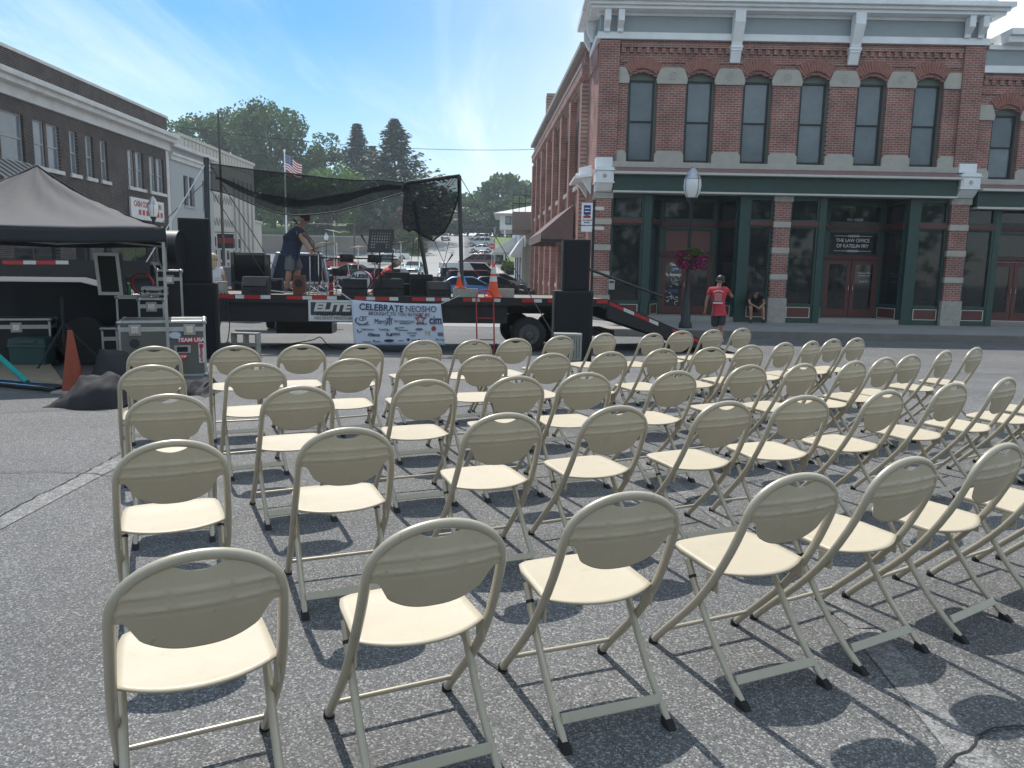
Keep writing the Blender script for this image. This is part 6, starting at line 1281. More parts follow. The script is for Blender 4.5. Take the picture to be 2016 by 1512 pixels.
for j in range(9):
    f = j / 8; row = []
    for i in range(41):
        s = 424 + (800 - 424) * i / 40; b, c = lerpc(c1, s), lerpc(c2, s); k = math.sin(math.pi * i / 40) ** .5
        y = b[0] - 12 * k * (1 - f) + f * (6 * k); p = TP(s, y, b[1] - .12 + .1 * f); p.z += .02 * math.sin(s * .06 + j); row.append(tuple(p))
    rows.append(row)
g = G(); g.grid(rows); g.build('sagging_fold', M_net, nc, world=True, smooth=True)
# hems: bunched cloth along the edges
for c in (c0, c2): g = G(); g.tube([TP(414 + 392 * i / 40, lerpc(c, 414 + 392 * i / 40)[0], lerpc(c, 414 + 392 * i / 40)[1]) for i in range(41)], .016, 6); g.build('hem', K['blackrough'], nc, world=True)
# the loose end hanging at the right
lo_ = [(796, 388), (793, 432), (796, 450), (805, 455), (815, 452), (828, 462), (838, 467), (853, 474), (862, 466), (874, 458), (886, 436), (897, 405), (906, 372)]
hi_ = [(792, 372), (798, 362), (806, 359), (815, 358), (826, 357), (838, 355), (848, 354), (860, 352), (870, 351), (880, 349), (890, 348), (898, 347), (905, 346)]
rows = []
for j in range(19):
    f = j / 18; row = []
    for k in range(49):
        s = k / 48 * 12; i0 = min(11, int(s)); q = s - i0
        h_ = Vector(hi_[i0]).lerp(Vector(hi_[i0 + 1]), q); l_ = Vector(lo_[i0]).lerp(Vector(lo_[i0 + 1]), q); m_ = h_.lerp(l_, f)
        v = .5 + (.12 - .5) * (k / 48) + .10 * math.sin(k * .75 + f * 2) * f + .2 * math.sin(k * .25) * f; row.append(tuple(TP(m_.x, m_.y, v)))
    rows.append(row)
g = G(); g.grid(rows); g.build('loose_end', M_net, nc, world=True, smooth=True)
g = G(); g.tube([TP(*lo_[i], .4) for i in range(13)], .022, 6); g.build('hem', K['blackrough'], nc, world=True)
g = G(); g.tube([TP(*hi_[i], .5 + (.12 - .5) * i / 12) for i in range(13)], .04, 6); g.build('hem', K['blackrough'], nc, world=True)
for k in range(3): g = G(); g.tube([TP(900 - k * 6, 350, .15), TP(858 - k * 14, 400 + k * 10, .3), TP(812 - k * 3, 440 - k * 15, .42)], .007, 5); g.build('fold', K['blackrough'], nc, world=True)
# guy ropes
def rope(label, a, b, m=None, r=.011): return tag(G().tube([a, b], r, 5).build('guy_rope', m or K['steel'], smooth=True), label, 'rope')
rope('guy rope from the left stage pole down to the canopy tent', TP(405, 322, .05), PY(288, 516, 13.6)); rope('lower guy rope left of the stage pole', TP(405, 357, .05), PY(240, 515, 14.4), M_cab, .008)
rope('rope running from the left pole back to the right across the stage', TP(414, 325, .1), TP(560, 560, 1.8), M_cab, .009); rope('second rope from the left pole down behind the man', TP(414, 372, .1), TP(520, 540, 2.2), M_cab, .008)
rope('guy rope from the right stage pole to the block beside the right subwoofer', TP(906, 348, .12), PY(1095, 668, 14.0), M_cab, .009)
rope('thin rope from the hanging net to the deck, left one', TP(815, 470, 1.0), TP(806, 540, 1.0), M_cab, .007); rope('thin rope from the hanging net to the deck, right one', TP(824, 470, 1.0), TP(823, 530, 1.0), M_cab, .007); rope('crossed thin rope under the right end of the net', TP(855, 474, .6), TP(893, 560, .4), M_cab, .007); rope('other crossed thin rope under the right end of the net', TP(884, 476, .5), TP(864, 560, .4), M_cab, .007)
# ramp brace rod
p, q = PY(1160, 530, 15.6), PY(1304, 584, 17.5); tag(G().tube([p, q], .028, 8).build('brace_rod', K['black'], smooth=True), 'long dark rod slanting down from the right loudspeaker over the ramp', 'rod'); p, q = PY(1279, 573, 17.6), PY(1268, 618, 17.6); tag(G().tube([p, q], .025, 8).build('brace_rod', K['green'], smooth=True), 'short green strut under the slanting rod above the ramp', 'rod')
# ---------------------------------------------------------------- canopy tent at the left
M_tent = mat('grey_tent_fabric', (.040, .041, .050), .75, 0, .07, 2.5, .12, 5); M_tentv = mat('black_tent_valance', (.022, .025, .032), .75, 0, .1, 3, .1, 8)
ta = R(24); pc = PY(325, 449, 9.6); A_ = Vector((math.cos(ta), math.sin(ta), 0)); B_ = Vector((-math.sin(ta), math.cos(ta), 0)); TS = 3.05; zt_, zv_, zp_ = pc.z, PY(325, 476, 9.6).z, 1.44 + 186 * 10.37 / 1495 - .02
ctr = Vector((pc.x, 9.6, 0)) - A_ * TS / 2 + B_ * TS / 2
tt = thing('canopy_tent', 'grey pop-up canopy tent with black valance over the sound gear', 'tent', (ctr.x, ctr.y, gz(ctr.y)), ta); zg0 = gz(ctr.y); h_ = TS / 2
g = G()
for k in range(4):
    a, b = [(-1, -1), (1, -1), (1, 1), (-1, 1)][k], [(1, -1), (1, 1), (-1, 1), (-1, -1)][k]; rows = []; n = 14
    for j in range(n + 1):
        f = j / n; row = []
        for i in range(n + 1):
            s = i / n; e = Vector((a[0] + (b[0] - a[0]) * s, a[1] + (b[1] - a[1]) * s, 0)) * h_; p = e * (1 - f)
            sag = -.10 * math.sin(math.pi * f) - .05 * math.sin(math.pi * s) * (1 - f) + .014 * math.sin(s * 23 + f * 9) * (1 - f) * f * 4 + .006 * math.sin(f * 44 + s * 5) * (1 - f)
            row.append((p.x, p.y, zt_ - zg0 + (zp_ - zt_) * f + sag))
        rows.append(row)
    g.grid(rows)
g.build('roof', M_tent, tt, smooth=30, solid=.004)
g = G()
for k in range(4):
    a, b = [(-1, -1), (1, -1), (1, 1), (-1, 1)][k], [(1, -1), (1, 1), (-1, 1), (-1, -1)][k]; rows = []
    for j in range(5):
        row = []
        for i in range(25):
            s = i / 24; e = Vector((a[0] + (b[0] - a[0]) * s, a[1] + (b[1] - a[1]) * s, 0)) * h_ * (1.002 + .003 * math.sin(s * 30) * j / 4); row.append((e.x, e.y, zt_ - zg0 - .05 * math.sin(math.pi * s) - (zt_ - zv_) * j / 4))
        rows.append(row)
    g.grid(rows)
g.build('valance', M_tentv, tt, smooth=True, solid=.004)
for a in (-1, 1):
    for b in (-1, 1): G().box(a * (h_ - .03) - .018, a * (h_ - .03) + .018, b * (h_ - .03) - .018, b * (h_ - .03) + .018, 0, zt_ - zg0 + .02).build('leg', K['steel'], tt)
g = G()
for a, b in (((-1, -1), (1, -1)), ((1, -1), (1, 1)), ((1, 1), (-1, 1)), ((-1, 1), (-1, -1))):
    p, q = Vector((*a, 0)) * (h_ - .03), Vector((*b, 0)) * (h_ - .03)
    for s in range(2):
        m0, m1 = p.lerp(q, s / 2), p.lerp(q, (s + 1) / 2); g.beam(m0 + Vector((0, 0, zt_ - zg0 - .06)), m1 + Vector((0, 0, zv_ - zg0 - .0)), .014, .025); g.beam(m0 + Vector((0, 0, zv_ - zg0)), m1 + Vector((0, 0, zt_ - zg0 - .06)), .014, .025)
g.build('truss', K['steel'], tt)
for a, b in ((-1, -1), (1, -1), (1, 1), (-1, 1)):
    g = G(); g.tube([(a * h_ * (1 - f), b * h_ * (1 - f), zt_ - zg0 + (zp_ - zt_) * f - .10 * math.sin(math.pi * f) + .006) for f in [k / 14 for k in range(15)]], .008, 5); g.build('seam', M_tentv, tt, smooth=True)
# ---------------------------------------------------------------- cases and gear under and around the tent
M_case = mat('grey_case_laminate', (.115, .12, .105), .55, 0, .12, 3, .05, 40); M_blk = mat('black_case_laminate', (.014, .015, .017), .55, 0, .2, 5)
def gnd(px, py): # point on the ground at a pixel
    y = 8.0
    for _ in range(12): y = PZ(px, py, gz(y)).y
    return PZ(px, py, gz(y))
def flight(label, loc, w, d, h, rz=0, m=None, lid=.2, name='road_case', latches=2, tr_=.028, handle=True):
    t = thing(name, label, 'case', loc, rz); m = m or M_blk; hw, hd = w / 2, d / 2; zl = h * (1 - lid)
    G().box(-hw + .004, hw - .004, -hd + .004, hd - .004, .0, zl - .004).build('body', m, t); G().box(-hw + .004, hw - .004, -hd + .004, hd - .004, zl + .004, h - .003).build('lid', m, t)
    g = G()
    for x in (-hw, hw - tr_):
        for y in (-hd, hd - tr_): g.box(x, x + tr_, y, y + tr_, 0, h)
    for z in (h - tr_, zl - tr_, zl + .001, 0):
        for y in (-hd - .002, hd - tr_ + .002): g.box(-hw + tr_, hw - tr_, y, y + tr_, z, z + tr_)
        for x in (-hw - .002, hw - tr_ + .002): g.box(x, x + tr_, -hd + tr_, hd - tr_, z, z + tr_)
    g.box(-hw + tr_, hw - tr_, -hd + tr_, -hd + tr_ * 2.2, h - .001, h + .003); g.box(-hw + tr_, hw - tr_, hd - tr_ * 2.2, hd - tr_, h - .001, h + .003)
    g.build('edge_trim', K['alu'], t, bevel=.004)
    for sx in (-1, 1):
        for sy in (-1, 1):
            for z in (.02, h - .02): G().ball((sx * (hw - .012), sy * (hd - .012), z), .034, n=10, k=6).build('corner', K['steel'], t, smooth=True)
    for k in range(latches):
        x = (-.5 + (k + .5) / latches) * w * (1.25 if latches > 1 else 1); s = min(.07, h * .13); la = G().box(x - s, x + s, -hd - .010, -hd - .001, zl - s * 1.1, zl + s * .9).build('latch', K['steel'], t, bevel=.004); G().box(x - s * .6, x + s * .6, -hd - .016, -hd - .0101, zl - s * .7, zl + s * .5).build('latch_plate', K['chrome'], la, bevel=.003)
    if handle: g = G(); x = w * .22; g.box(x - .10, x + .10, -hd - .008, -hd - .001, h * .42, h * .56, 0); hn = g.build('handle', K['steel'], t, bevel=.004); G().box(x - .065, x + .065, -hd - .012, -hd - .0081, h * .445, h * .535).build('grip', K['rubber'], hn)
    return t
a, b = PY(242, 740, 9.75), PY(408, 740, 9.75); zt3 = PY(325, 632, 9.75).z; w = (b.x - a.x) * .935
bc = flight('big grey road case with stickers standing on the square', ((a.x + b.x) / 2 - .15, 9.75 + .36, gz(9.75)), w, .76, zt3 - gz(9.75), R(22), M_case, .15, 'road_case'); H = zt3
def sticker(root, x, z, w_, h_, m, txt=None, tm=None, sz=.05, rot=0, round_=False, d=.38):
    g = G()
    if round_: g.lathe([(0, -.002), (1, -.002), (1, .002), (0, .002)], 20, axis='y'); g.v = [(p[0] * w_ / 2 + x, p[1] - d - .004, p[2] * h_ / 2 + z) for p in g.v]
    else: g.box(x - w_ / 2, x + w_ / 2, -d - .006, -d - .001, z - h_ / 2, z + h_ / 2)
    o = g.build('sticker', m, root)
    if txt: text('lettering', txt, (x, -d - .008, z), sz, tm or K['white'], o, rot=(R(90), rot, 0), world=False, ext=.0015, bold=.002)
    return o
M_bl, M_rd, M_wt = mat('blue_sticker', (.05, .14, .4), .5), mat('red_sticker', (.42, .03, .06), .5), mat('white_sticker', (.62, .6, .6), .5)
sticker(bc, .145, H * .745, .155, .10, M_bl, round_=False); sticker(bc, .145, H * .745, .14, .085, M_wt, round_=True).location.y -= .006
sticker(bc, .335, H * .655, .28, .08, M_rd, 'TEAM USA', K['white'], .07); sticker(bc, .455, H * .42, .072, .26, M_wt, 'manniquer', M_rd, .055, R(90)); sticker(bc, .455, H * .42 + .095, .05, .045, M_rd).location.y -= .004
sticker(bc, -.33, H * .61, .115, .115, mat('dark_sticker', (.03, .03, .04), .5), round_=True); sticker(bc, .235, H * .36, .10, .10, M_rd, 'TOP', K['white'], .035, round_=True); sticker(bc, -.38, H * .30, .06, .06, K['black'])
# black case with steel edge, cooler
p = gnd(40, 700); flight('black road case with steel edges behind the green cooler', (PY(32, 690, 10.85).x, 10.98, gz(11)), .85, .42, 1.44 - (624 - 515) * 10.85 / 1495 - gz(11), R(20), M_blk, .18, latches=1, handle=False)
M_cool = mat('teal_cooler', (.018, .065, .065), .5, 0, .1, 4); M_cooll = mat('pale_cooler_lid', (.05, .10, .105), .5, 0, .1, 4)
a = PY(14, 718, 10.45); b = PY(84, 718, 10.45); ck = thing('cooler', 'dark teal picnic cooler on the ground under the tent', 'cooler', ((a.x + b.x) / 2, 10.65, gz(10.5)), R(8)); w = (b.x - a.x) / 2
G().obox((0, 0, 0), 0, w * 1.84, .34, 0, .30, top=1.06).build('body', M_cool, ck, bevel=.02); lid = G().obox((0, 0, 0), 0, w * 2.02, .38, .302, .41, top=.93).build('lid', M_cool, ck, bevel=.02); G().box(-w, w, -.20, .20, .285, .315).build('rim', M_cooll, ck, bevel=.01); G().box(-w * .5, w * .5, -.21, -.191, .35, .38).build('handle', M_cooll, lid)
# mixing desk covered in black cloth, with a dark drum case beside it
p = PY(80, 560, 11.6); mt = thing('mixing_desk', 'mixing desk draped in black cloth in the shade of the tent', 'desk', (p.x, 11.75, gz(11.75)), R(24)); zt4 = 1.44 - (552 - 515) * 11.5 / 1495 - gz(11.7)
rows = []
for j in range(9):
    f = j / 8; rows.append([(-1.2 + 2.4 * i / 24, -.45 - .18 * (1 - f) + .03 * math.sin(i * 1.3) * (1 - f), .02 + (zt4 - .02) * f - (.18 * max(0, i - 17) / 7 if j == 8 else 0)) for i in range(25)])
rows.append([(-1.2 + 2.4 * i / 24, .45, zt4 + .06 - .2 * max(0, i - 17) / 7) for i in range(25)])
G().grid(rows).build('black_cover', M_tentv, mt, smooth=True, solid=.01); g = G(); g.box(-1.15, 1.15, -.4, .4, zt4 - .35, zt4 - .28)
for x in (-1.1, 1.05): g.box(x, x + .05, -.35, -.3, 0, zt4 - .351); g.box(x, x + .05, .3, .35, 0, zt4 - .351)
g.build('table', K['black'], mt)
a = PY(156, 612, 11.0); dc = thing('drum_case', 'round black drum case standing on edge behind the dark orange cone', 'case', (a.x, 11.1, gz(11)), R(20)); zc5 = a.z - gz(11); r5 = min(.34, zc5 - .01)
G().lathe([(0, -.16), (r5 * .95, -.16), (r5, -.13), (r5, .13), (r5 * .95, .16), (0, .16)], 28, (0, 0, r5 + .0), axis='y').build('shell', M_blk, dc, smooth=40); G().lathe([(r5 * 1.01, -.03), (r5 * 1.01, .03)], 28, (0, 0, r5), axis='y').build('strap', K['blackrough'], dc, solid=.006)
ts = thing('tripod_stand', 'black speaker tripod with spread legs under the tent', 'stand', (PY(128, 690, 10.6).x, 10.6, gz(10.6)), 0); G().tube([(0, 0, .25), (0, 0, .98)], .02, 8).build('pole', K['black'], ts)
for a in (.3, 2.4, 4.5): G().tube([(0, 0, .62), (.5 * math.cos(a), .5 * math.sin(a), .02)], .016, 6).build('leg', K['black'], ts); G().tube([(0, 0, .28), (.27 * math.cos(a), .27 * math.sin(a), .34)], .010, 6).build('brace', K['black'], ts)
# open rack case with its lid upright
Yk = 11.3; a, b = PY(222, 690, Yk), PY(285, 690, Yk); zt6 = PY(250, 582, Yk).z; w = (b.x - a.x); z0 = gz(Yk)
rk = flight('tall black rack case with its lid standing open, behind the big grey road case', ((a.x + b.x) / 2, Yk + .3, z0), w, .55, zt6 - z0, R(20), M_blk, .02, latches=0, handle=False)
la, lb = PY(186, 580, Yk), PY(222, 498, Yk); hx = (a.x + b.x) / 2
g = G(); x0, x1, z0_, z1_ = la.x - hx, lb.x - hx + .02, la.z - z0, lb.z - z0; sl_ = -.06
def lp_(x, z): return x + sl_ * (z - z0_)
g.hexa([(lp_(x0, z0_), -.25, z0_), (lp_(x1, z0_), -.25, z0_), (lp_(x1, z0_), .1, z0_), (lp_(x0, z0_), .1, z0_), (lp_(x0, z1_), -.25, z1_), (lp_(x1, z1_), -.25, z1_), (lp_(x1, z1_), .1, z1_), (lp_(x0, z1_), .1, z1_)]); lo = g.build('open_lid', M_blk, rk, bevel=.006)
g = G()
for q in ((x0, x0 + .045, z0_, z1_), (x1 - .045, x1, z0_, z1_), (x0 + .046, x1 - .046, z0_, z0_ + .045), (x0 + .046, x1 - .046, z1_ - .045, z1_)):
    g.hexa([(lp_(q[0], q[2]), -.27, q[2]), (lp_(q[1], q[2]), -.27, q[2]), (lp_(q[1], q[2]), -.251, q[2]), (lp_(q[0], q[2]), -.251, q[2]), (lp_(q[0], q[3]), -.27, q[3]), (lp_(q[1], q[3]), -.27, q[3]), (lp_(q[1], q[3]), -.251, q[3]), (lp_(q[0], q[3]), -.251, q[3])])
g.build('edge_trim', K['alu'], lo)
a, b = PY(193, 692, 11.0), PY(222, 692, 11.0); sr = flight('small low black rack with steel rails left of the tall rack case', ((a.x + b.x) / 2, 11.2, gz(11)), b.x - a.x, .4, PY(205, 645, 11.0).z - gz(11), R(20), M_blk, .3, latches=0, handle=False)
# things piled on the rack
zr = zt6; a, b = PY(266, 620, 10.95), PY(314, 620, 10.95); zt7 = PY(290, 587, 10.95).z; flight('small black flight case with steel frame in front of the tall rack case', ((a.x + b.x) / 2, 11.12, gz(11)), b.x - a.x, .30, zt7 - gz(11), R(20), M_blk, .12, latches=1, handle=False)
a, b = PY(283, 572, 11.5), PY(328, 572, 11.5); zb8 = zt6 + .003; bf = thing('briefcase', 'silver aluminium briefcase lying on the tall rack case', 'briefcase', ((a.x + b.x) / 2 - .05, 11.6, zb8), R(18)); w = (b.x - a.x) / 2
G().box(-w, w, -.14, .14, 0, .062).build('bottom_shell', K['alu'], bf, bevel=.01); G().box(-w, w, -.14, .14, .066, .128).build('top_shell', K['alu'], bf, bevel=.01); G().tube([(-.06, -.142, .055), (-.05, -.17, .05), (.05, -.17, .05), (.06, -.142, .055)], .009, 6).build('handle', K['black'], bf)
for x in (-w * .7, w * .7): G().box(x - .015, x + .015, -.147, -.141, .035, .09).build('latch', K['black'], bf)
hr = thing('hose_reel', 'red cable ring standing on the gear behind the silver briefcase', 'cable', (PY(280, 550, 11.75).x, 11.75, zb8), R(10)); g = G()
for k in range(3): g.tube([(.155 * math.cos(t * .35), -.03 + .03 * k, .165 + .155 * math.sin(t * .35)) for t in range(18)], .012, 6, closed=True)
g.build('cable_ring', K['red'], hr, smooth=True)
bt = thing('bottle', 'green bottle standing on the tall rack case', 'bottle', (PY(253, 566, 11.45).x, 11.45, zb8)); G().lathe([(.03, 0), (.032, .02), (.032, .11), (.014, .145), (.013, .165)], 12).build('bottle', mat('green_plastic', (.02, .16, .09), .3), bt, smooth=40); G().lathe([(.015, .1655), (.015, .185)], 10).build('cap', K['white'], bt)
fn = thing('drum_fan', 'black drum fan with steel rim seen side on beside the left loudspeaker', 'fan', (PY(333, 560, 12.6).x, 12.8, gz(12.8)), R(97)); zc9 = PY(325, 492, 12.6).z - gz(12.8)
G().lathe([(.31, -.13), (.325, -.13), (.325, .13), (.31, .13), (.31, -.13)], 30, (0, 0, zc9), axis='y', cap=False).build('housing', K['black'], fn, smooth=40); G().lathe([(.31, .131), (.33, .131), (.33, .155), (.31, .155), (.31, .131)], 30, (0, 0, zc9), axis='y', cap=False).build('rim', K['steel'], fn, smooth=40)
g = G(); g.lathe([(0, .12), (.309, .12), (.309, .125), (0, .125)], 24, (0, 0, zc9), axis='y'); g.lathe([(0, -.12), (.309, -.12), (.309, -.125), (0, -.125)], 24, (0, 0, zc9), axis='y'); g.build('grille', K['black'], fn); g = G()
for s in (-1, 1): g.tube([(s * .34, 0, zc9), (s * .34, 0, .05), (s * .34, -.2, .02), (s * .34, .2, .02)], .013, 6)
g.build('frame', K['black'], fn)
a, b = PY(300, 560, 12.1), PY(346, 560, 12.1); flight('black case with a bright steel top edge below the drum fan', ((a.x + b.x) / 2, 12.3, gz(12)), b.x - a.x, .36, PY(322, 531, 12.1).z - gz(12), R(22), M_blk, .10, latches=1, handle=False)
# cone with tent shade in its colour, tarps, board, foam tube
p = gnd(146, 773); cone('plain dark orange traffic cone beside the heap of black cloth', (p.x, p.y, gz(p.y)), .70, K['orangeshade'], False, 0, None, K['block'])
M_tarp = mat('black_cloth', (.022, .022, .026), .85, 0, .25, 4, .25, 14)
def heap(label, outline, Y, depth, seed, name='cloth_heap', cat='cloth'):
    """crumpled cloth: a skyline of pixels at distance Y, rounded over its depth"""
    rg = random.Random(seed); P = [PY(x, y, Y) for x, y in outline]; x0, x1 = P[0].x, P[-1].x; z0 = gz(Y); t = thing(name, label, cat, ((x0 + x1) / 2, Y, z0)); n, m = 44, 22; rows = []
    ph = [rg.uniform(0, 6) for _ in range(8)]
    def sky_(x):
        for a, b in zip(P, P[1:]):
            if x <= b.x: return a.z + (b.z - a.z) * (x - a.x) / max(1e-6, b.x - a.x)
        return P[-1].z
    for j in range(m + 1):
        f = j / m; row = []
        for i in range(n + 1):
            x = x0 + (x1 - x0) * i / n; h = max(.0, sky_(x) - z0); e = math.sin(math.pi * min(1, f * 1.0)) ** .45; w = .006 * math.sin(x * 21 + ph[0] + f * 5) + .016 * math.sin(x * 8 - f * 7 + ph[1]) + .004 * math.sin(x * 37 + f * 17 + ph[2])
            fold = (abs(math.sin(x * 7 + f * 6 + ph[3])) + abs(math.sin(x * 13 - f * 8 + ph[5])) * .5) * .045 - .03
            row.append((x - (x0 + x1) / 2, (f - .5) * depth * (.85 + .15 * math.sin(i * .17 + ph[4])), max(.004, h * e - fold * e * (h > .1) + w * e)))
        rows.append(row)
    G().grid(rows).build('cloth', M_tarp, t, smooth=True); return t
heap('heap of crumpled black cloth on the ground in front of the dark orange cone', [(113, 800), (122, 785), (140, 772), (160, 752), (168, 735), (178, 738), (190, 742), (215, 730), (232, 738), (250, 760), (262, 795)], 7.75, .7, 3)
heap('rolled black cloth lying behind the crumpled heap, left of the big case', [(188, 760), (193, 712), (200, 692), (215, 686), (235, 690), (250, 700), (262, 740)], 8.7, .6, 5)
heap('flat black cloth spilling out at the right foot of the big grey case', [(368, 770), (378, 750), (392, 744), (405, 755), (416, 752), (425, 770), (436, 784)], 8.7, .9, 9)
g = G(); A4 = [gnd(-60, 745), gnd(105, 765), gnd(128, 760), gnd(100, 722), gnd(-60, 715)]; pb = thing('plywood_board', 'worn plywood board lying on the asphalt under the teal foam tube', 'board', (A4[0].x, A4[0].y, 0)); g.prism([(p.x, p.y) for p in (A4[0], A4[2], A4[3], A4[4])], .002, .03, 'xy'); g.build('board', K['ply'], pb, world=True)
a, b = gnd(-80, 752), gnd(122, 772); rl = thing('folding_dolly', 'black steel rail with bright edges lying in front of the plywood board', 'rail', (a.x, a.y, 0)); g = G(); g.beam((a.x, a.y, .05), (b.x, b.y, .05), .16, .03); g.build('rail', K['black'], rl, world=True); g = G(); d = (b - a).normalized(); n_ = Vector((d.y, -d.x, 0)) * .085
for q in (n_, -n_): g.tube([Vector((a.x, a.y, .06)) + q, Vector((b.x, b.y, .06)) + q], .008, 6)
g.build('edge_bar', K['chrome'], rl, world=True)
a, b = PY(-40, 668, 8.9), PY(53, 752, 8.75); b.z = max(b.z, .06); tag(G().tube([a, b], .033, 14).build('foam_tube', mat('teal_foam', (.01, .30, .29), .7, 0, .08, 6), smooth=40), 'bright teal foam tube slanting down to the ground at the left edge', 'tube')
# grey crate by the right subwoofer
p = PY(1117, 690, 14.0); cr = thing('crate', 'grey slatted crate on the ground in front of the right subwoofer', 'crate', (p.x, 14.0, gz(14)), R(-3)); w = (PY(1145, 690, 14).x - PY(1090, 690, 14).x) / 2; hc = PY(1117, 656, 14).z - gz(14); g = G(); g.box(-w, w, -.15, .15, hc - .04, hc); g.box(-w, w, -.15, .15, .08, .11)
for k in range(11): x = -w + 2 * w * k / 11; g.box(x + .004, x + 2 * w / 11 - .008, -.15, -.13, .111, hc - .041)
g.box(-w, -w + .02, -.129, .15, .111, hc - .041); g.box(w - .02, w, -.129, .15, .111, hc - .041); g.box(-w + .021, w - .021, .13, .15, .111, hc - .041); g.box(-w * .9, w * .9, -.13, .13, 0, .079); g.build('crate', K['block'], cr, bevel=.003)
# red hand truck leaning on the trailer
ht = thing('hand_truck', 'red two-wheeled hand truck leaning against the side of the stage', 'hand truck', tuple(TP(957, 690, -.45)), TA); ht.location.z = -.37; WL[ht.name] = Vector(ht.location); hw = (TP(974, 640, -.2) - TP(940, 640, -.2)).length / 2; Ht = TP(957, 571, -.1).z + .37
fy = lambda z: .05 + .38 * z / Ht
g = G(); g.tube([(-hw, fy(.06), .06), (-hw, fy(Ht - hw), Ht - hw)] + [(-hw * math.cos(t), fy(Ht - hw + hw * math.sin(t)), Ht - hw + hw * math.sin(t)) for t in [math.pi * k / 12 for k in range(1, 12)]] + [(hw, fy(Ht - hw), Ht - hw), (hw, fy(.06), .06)], .016, 8)
g.tube([(0, fy(Ht - hw * .9), Ht - hw * .9), (0, fy(Ht), Ht)], .012, 6)
for z in (.32, .78, Ht - hw * .9): g.tube([(-hw, fy(z), z), (hw, fy(z), z)], .014, 6)
g.build('frame', K['red'], ht, smooth=40); G().box(-hw, hw, -.2, .06, .005, .02).build('toe_plate', K['red'], ht)
for s in (-1, 1): w_ = G().lathe([(.05, -.03), (.11, -.03), (.12, 0), (.11, .03), (.05, .03)], 18, (s * (hw + .05), .16, .12), axis='x').build('wheel', M_tyre, ht, smooth=40); G().lathe([(0, -.032), (.06, -.032), (.06, .032), (0, .032)], 14, (s * (hw + .05), .16, .12), axis='x').build('rim', K['dirtywhite'], w_)
# ---------------------------------------------------------------- lamp with flower basket, corner sign, letter box
LY = 23.0; bp = PY(1349, 642, LY); lamp = globe_lamp('black street lamp with glass globe and flower basket before the brick building', 1349, LY, 338, 1.0, loc=(bp.x, LY, -.165))
pl = PY(1362, 338, LY); bx_ = bp.x; Zb = PY(1358, 510, LY).z
fb = thing('flower_basket', 'hanging basket of purple petunias on the street lamp', 'flower basket', (bx_ + .06, LY - .02, Zb)); rg = random.Random(4)
cl = [((rg.uniform(-.34, .34), rg.uniform(-.25, .25), rg.uniform(-.22, .12)), rg.uniform(.10, .2)) for _ in range(34)]
leaf_crown(rg, cl, .045, 60, .8).build('blossoms', mat('purple_petunia', (.22, .010, .075), .6, 0, .3, 20), fb, fixn=False)
cl = [((rg.uniform(-.3, .3), rg.uniform(-.2, .2), rg.uniform(.0, .24)), rg.uniform(.08, .15)) for _ in range(14)] + [((rg.uniform(-.05, .2), -.15, rg.uniform(.12, .28)), .12) for _ in range(8)]
leaf_crown(rg, cl, .05, 45).build('leaves', L_light, fb, fixn=False); G().lathe([(.08, -.30), (.22, -.22), (.27, -.05), (.25, -.03)], 16).build('basket', K['black'], fb, solid=.01); g = G()
g.tube([(-.06, 0, .35), (-.27, 0, -.04)], .008, 5); g.tube([(-.06, 0, .35), (.27, 0, -.04)], .008, 5); g.build('hanger', K['black'], fb)
SY = 25.4; a, b = PY(1144, 456, SY), PY(1167, 400, SY); sg_ = thing('hanging_sign', 'white and blue sign on brackets at the corner of the brick building', 'sign', ((a.x + b.x) / 2, SY, 1)); zm = PY(1155, 444, SY).z
G().box(a.x, b.x, SY - .04, SY + .04, zm + .02, b.z).build('upper_panel', K['white'], sg_, world=True, bevel=.006); G().box(a.x, b.x, SY - .04, SY + .04, a.z, zm - .02).build('lower_panel', K['white'], sg_, world=True, bevel=.006); xc, wz = (a.x + b.x) / 2, b.z - zm
G().box(xc - .11, xc + .11, SY - .052, SY - .041, b.z - wz * .52, b.z - wz * .1).build('emblem', mat('sign_blue', (.02, .04, .2), .4), sg_, world=True); g = G(); g.prism([(xc - .12, b.z - wz * .66), (xc + .12, b.z - wz * .66), (xc + .12, b.z - wz * .58), (xc, b.z - wz * .53), (xc - .12, b.z - wz * .58)], SY - .054, SY - .041); g.build('emblem', K['red'], sg_, world=True)
text('lettering', 'AUTO·HOME·LIFE', (xc, SY - .046, b.z - wz * .77), .055, M_ink, sg_, sx=.75); text('lettering', 'BUSINESS', (xc, SY - .046, b.z - wz * .87), .055, M_ink, sg_, sx=.8)
for k in range(2): G().box(xc - .08, xc + .08, SY - .056, SY - .0521, b.z - wz * (.26 + .14 * k), b.z - wz * (.22 + .14 * k)).build('line_of_print', K['white'], sg_, world=True)
for y in (410, 449): p, q = PY(1164, y, SY), PY(1189, y + 1, SY); g = G(); g.box(p.x, q.x, SY - .02, SY + .02, p.z - .05, p.z + .05); g.build('bracket', K['dirtywhite'], sg_, world=True)
g = G(); g.tube([(b.x + .05, SY, -.165), (b.x + .05, SY, b.z + .1)], .045, 8); g.build('post', K['black'], sg_, world=True)
a, b = PY(1197, 570, 26.3), PY(1210, 550, 26.3); lbx = thing('letter_box', 'small grey letter box on the green post at the corner shopfront', 'letter box', ((a.x + b.x) / 2, 26.3, a.z)); G().box(a.x, b.x, 26.2, 26.42, a.z, b.z).build('box', K['steel'], lbx, world=True, bevel=.01); G().box(a.x + .03, b.x - .03, 26.185, 26.199, b.z - .12, b.z - .06).build('flap', K['black'], lbx, world=True)
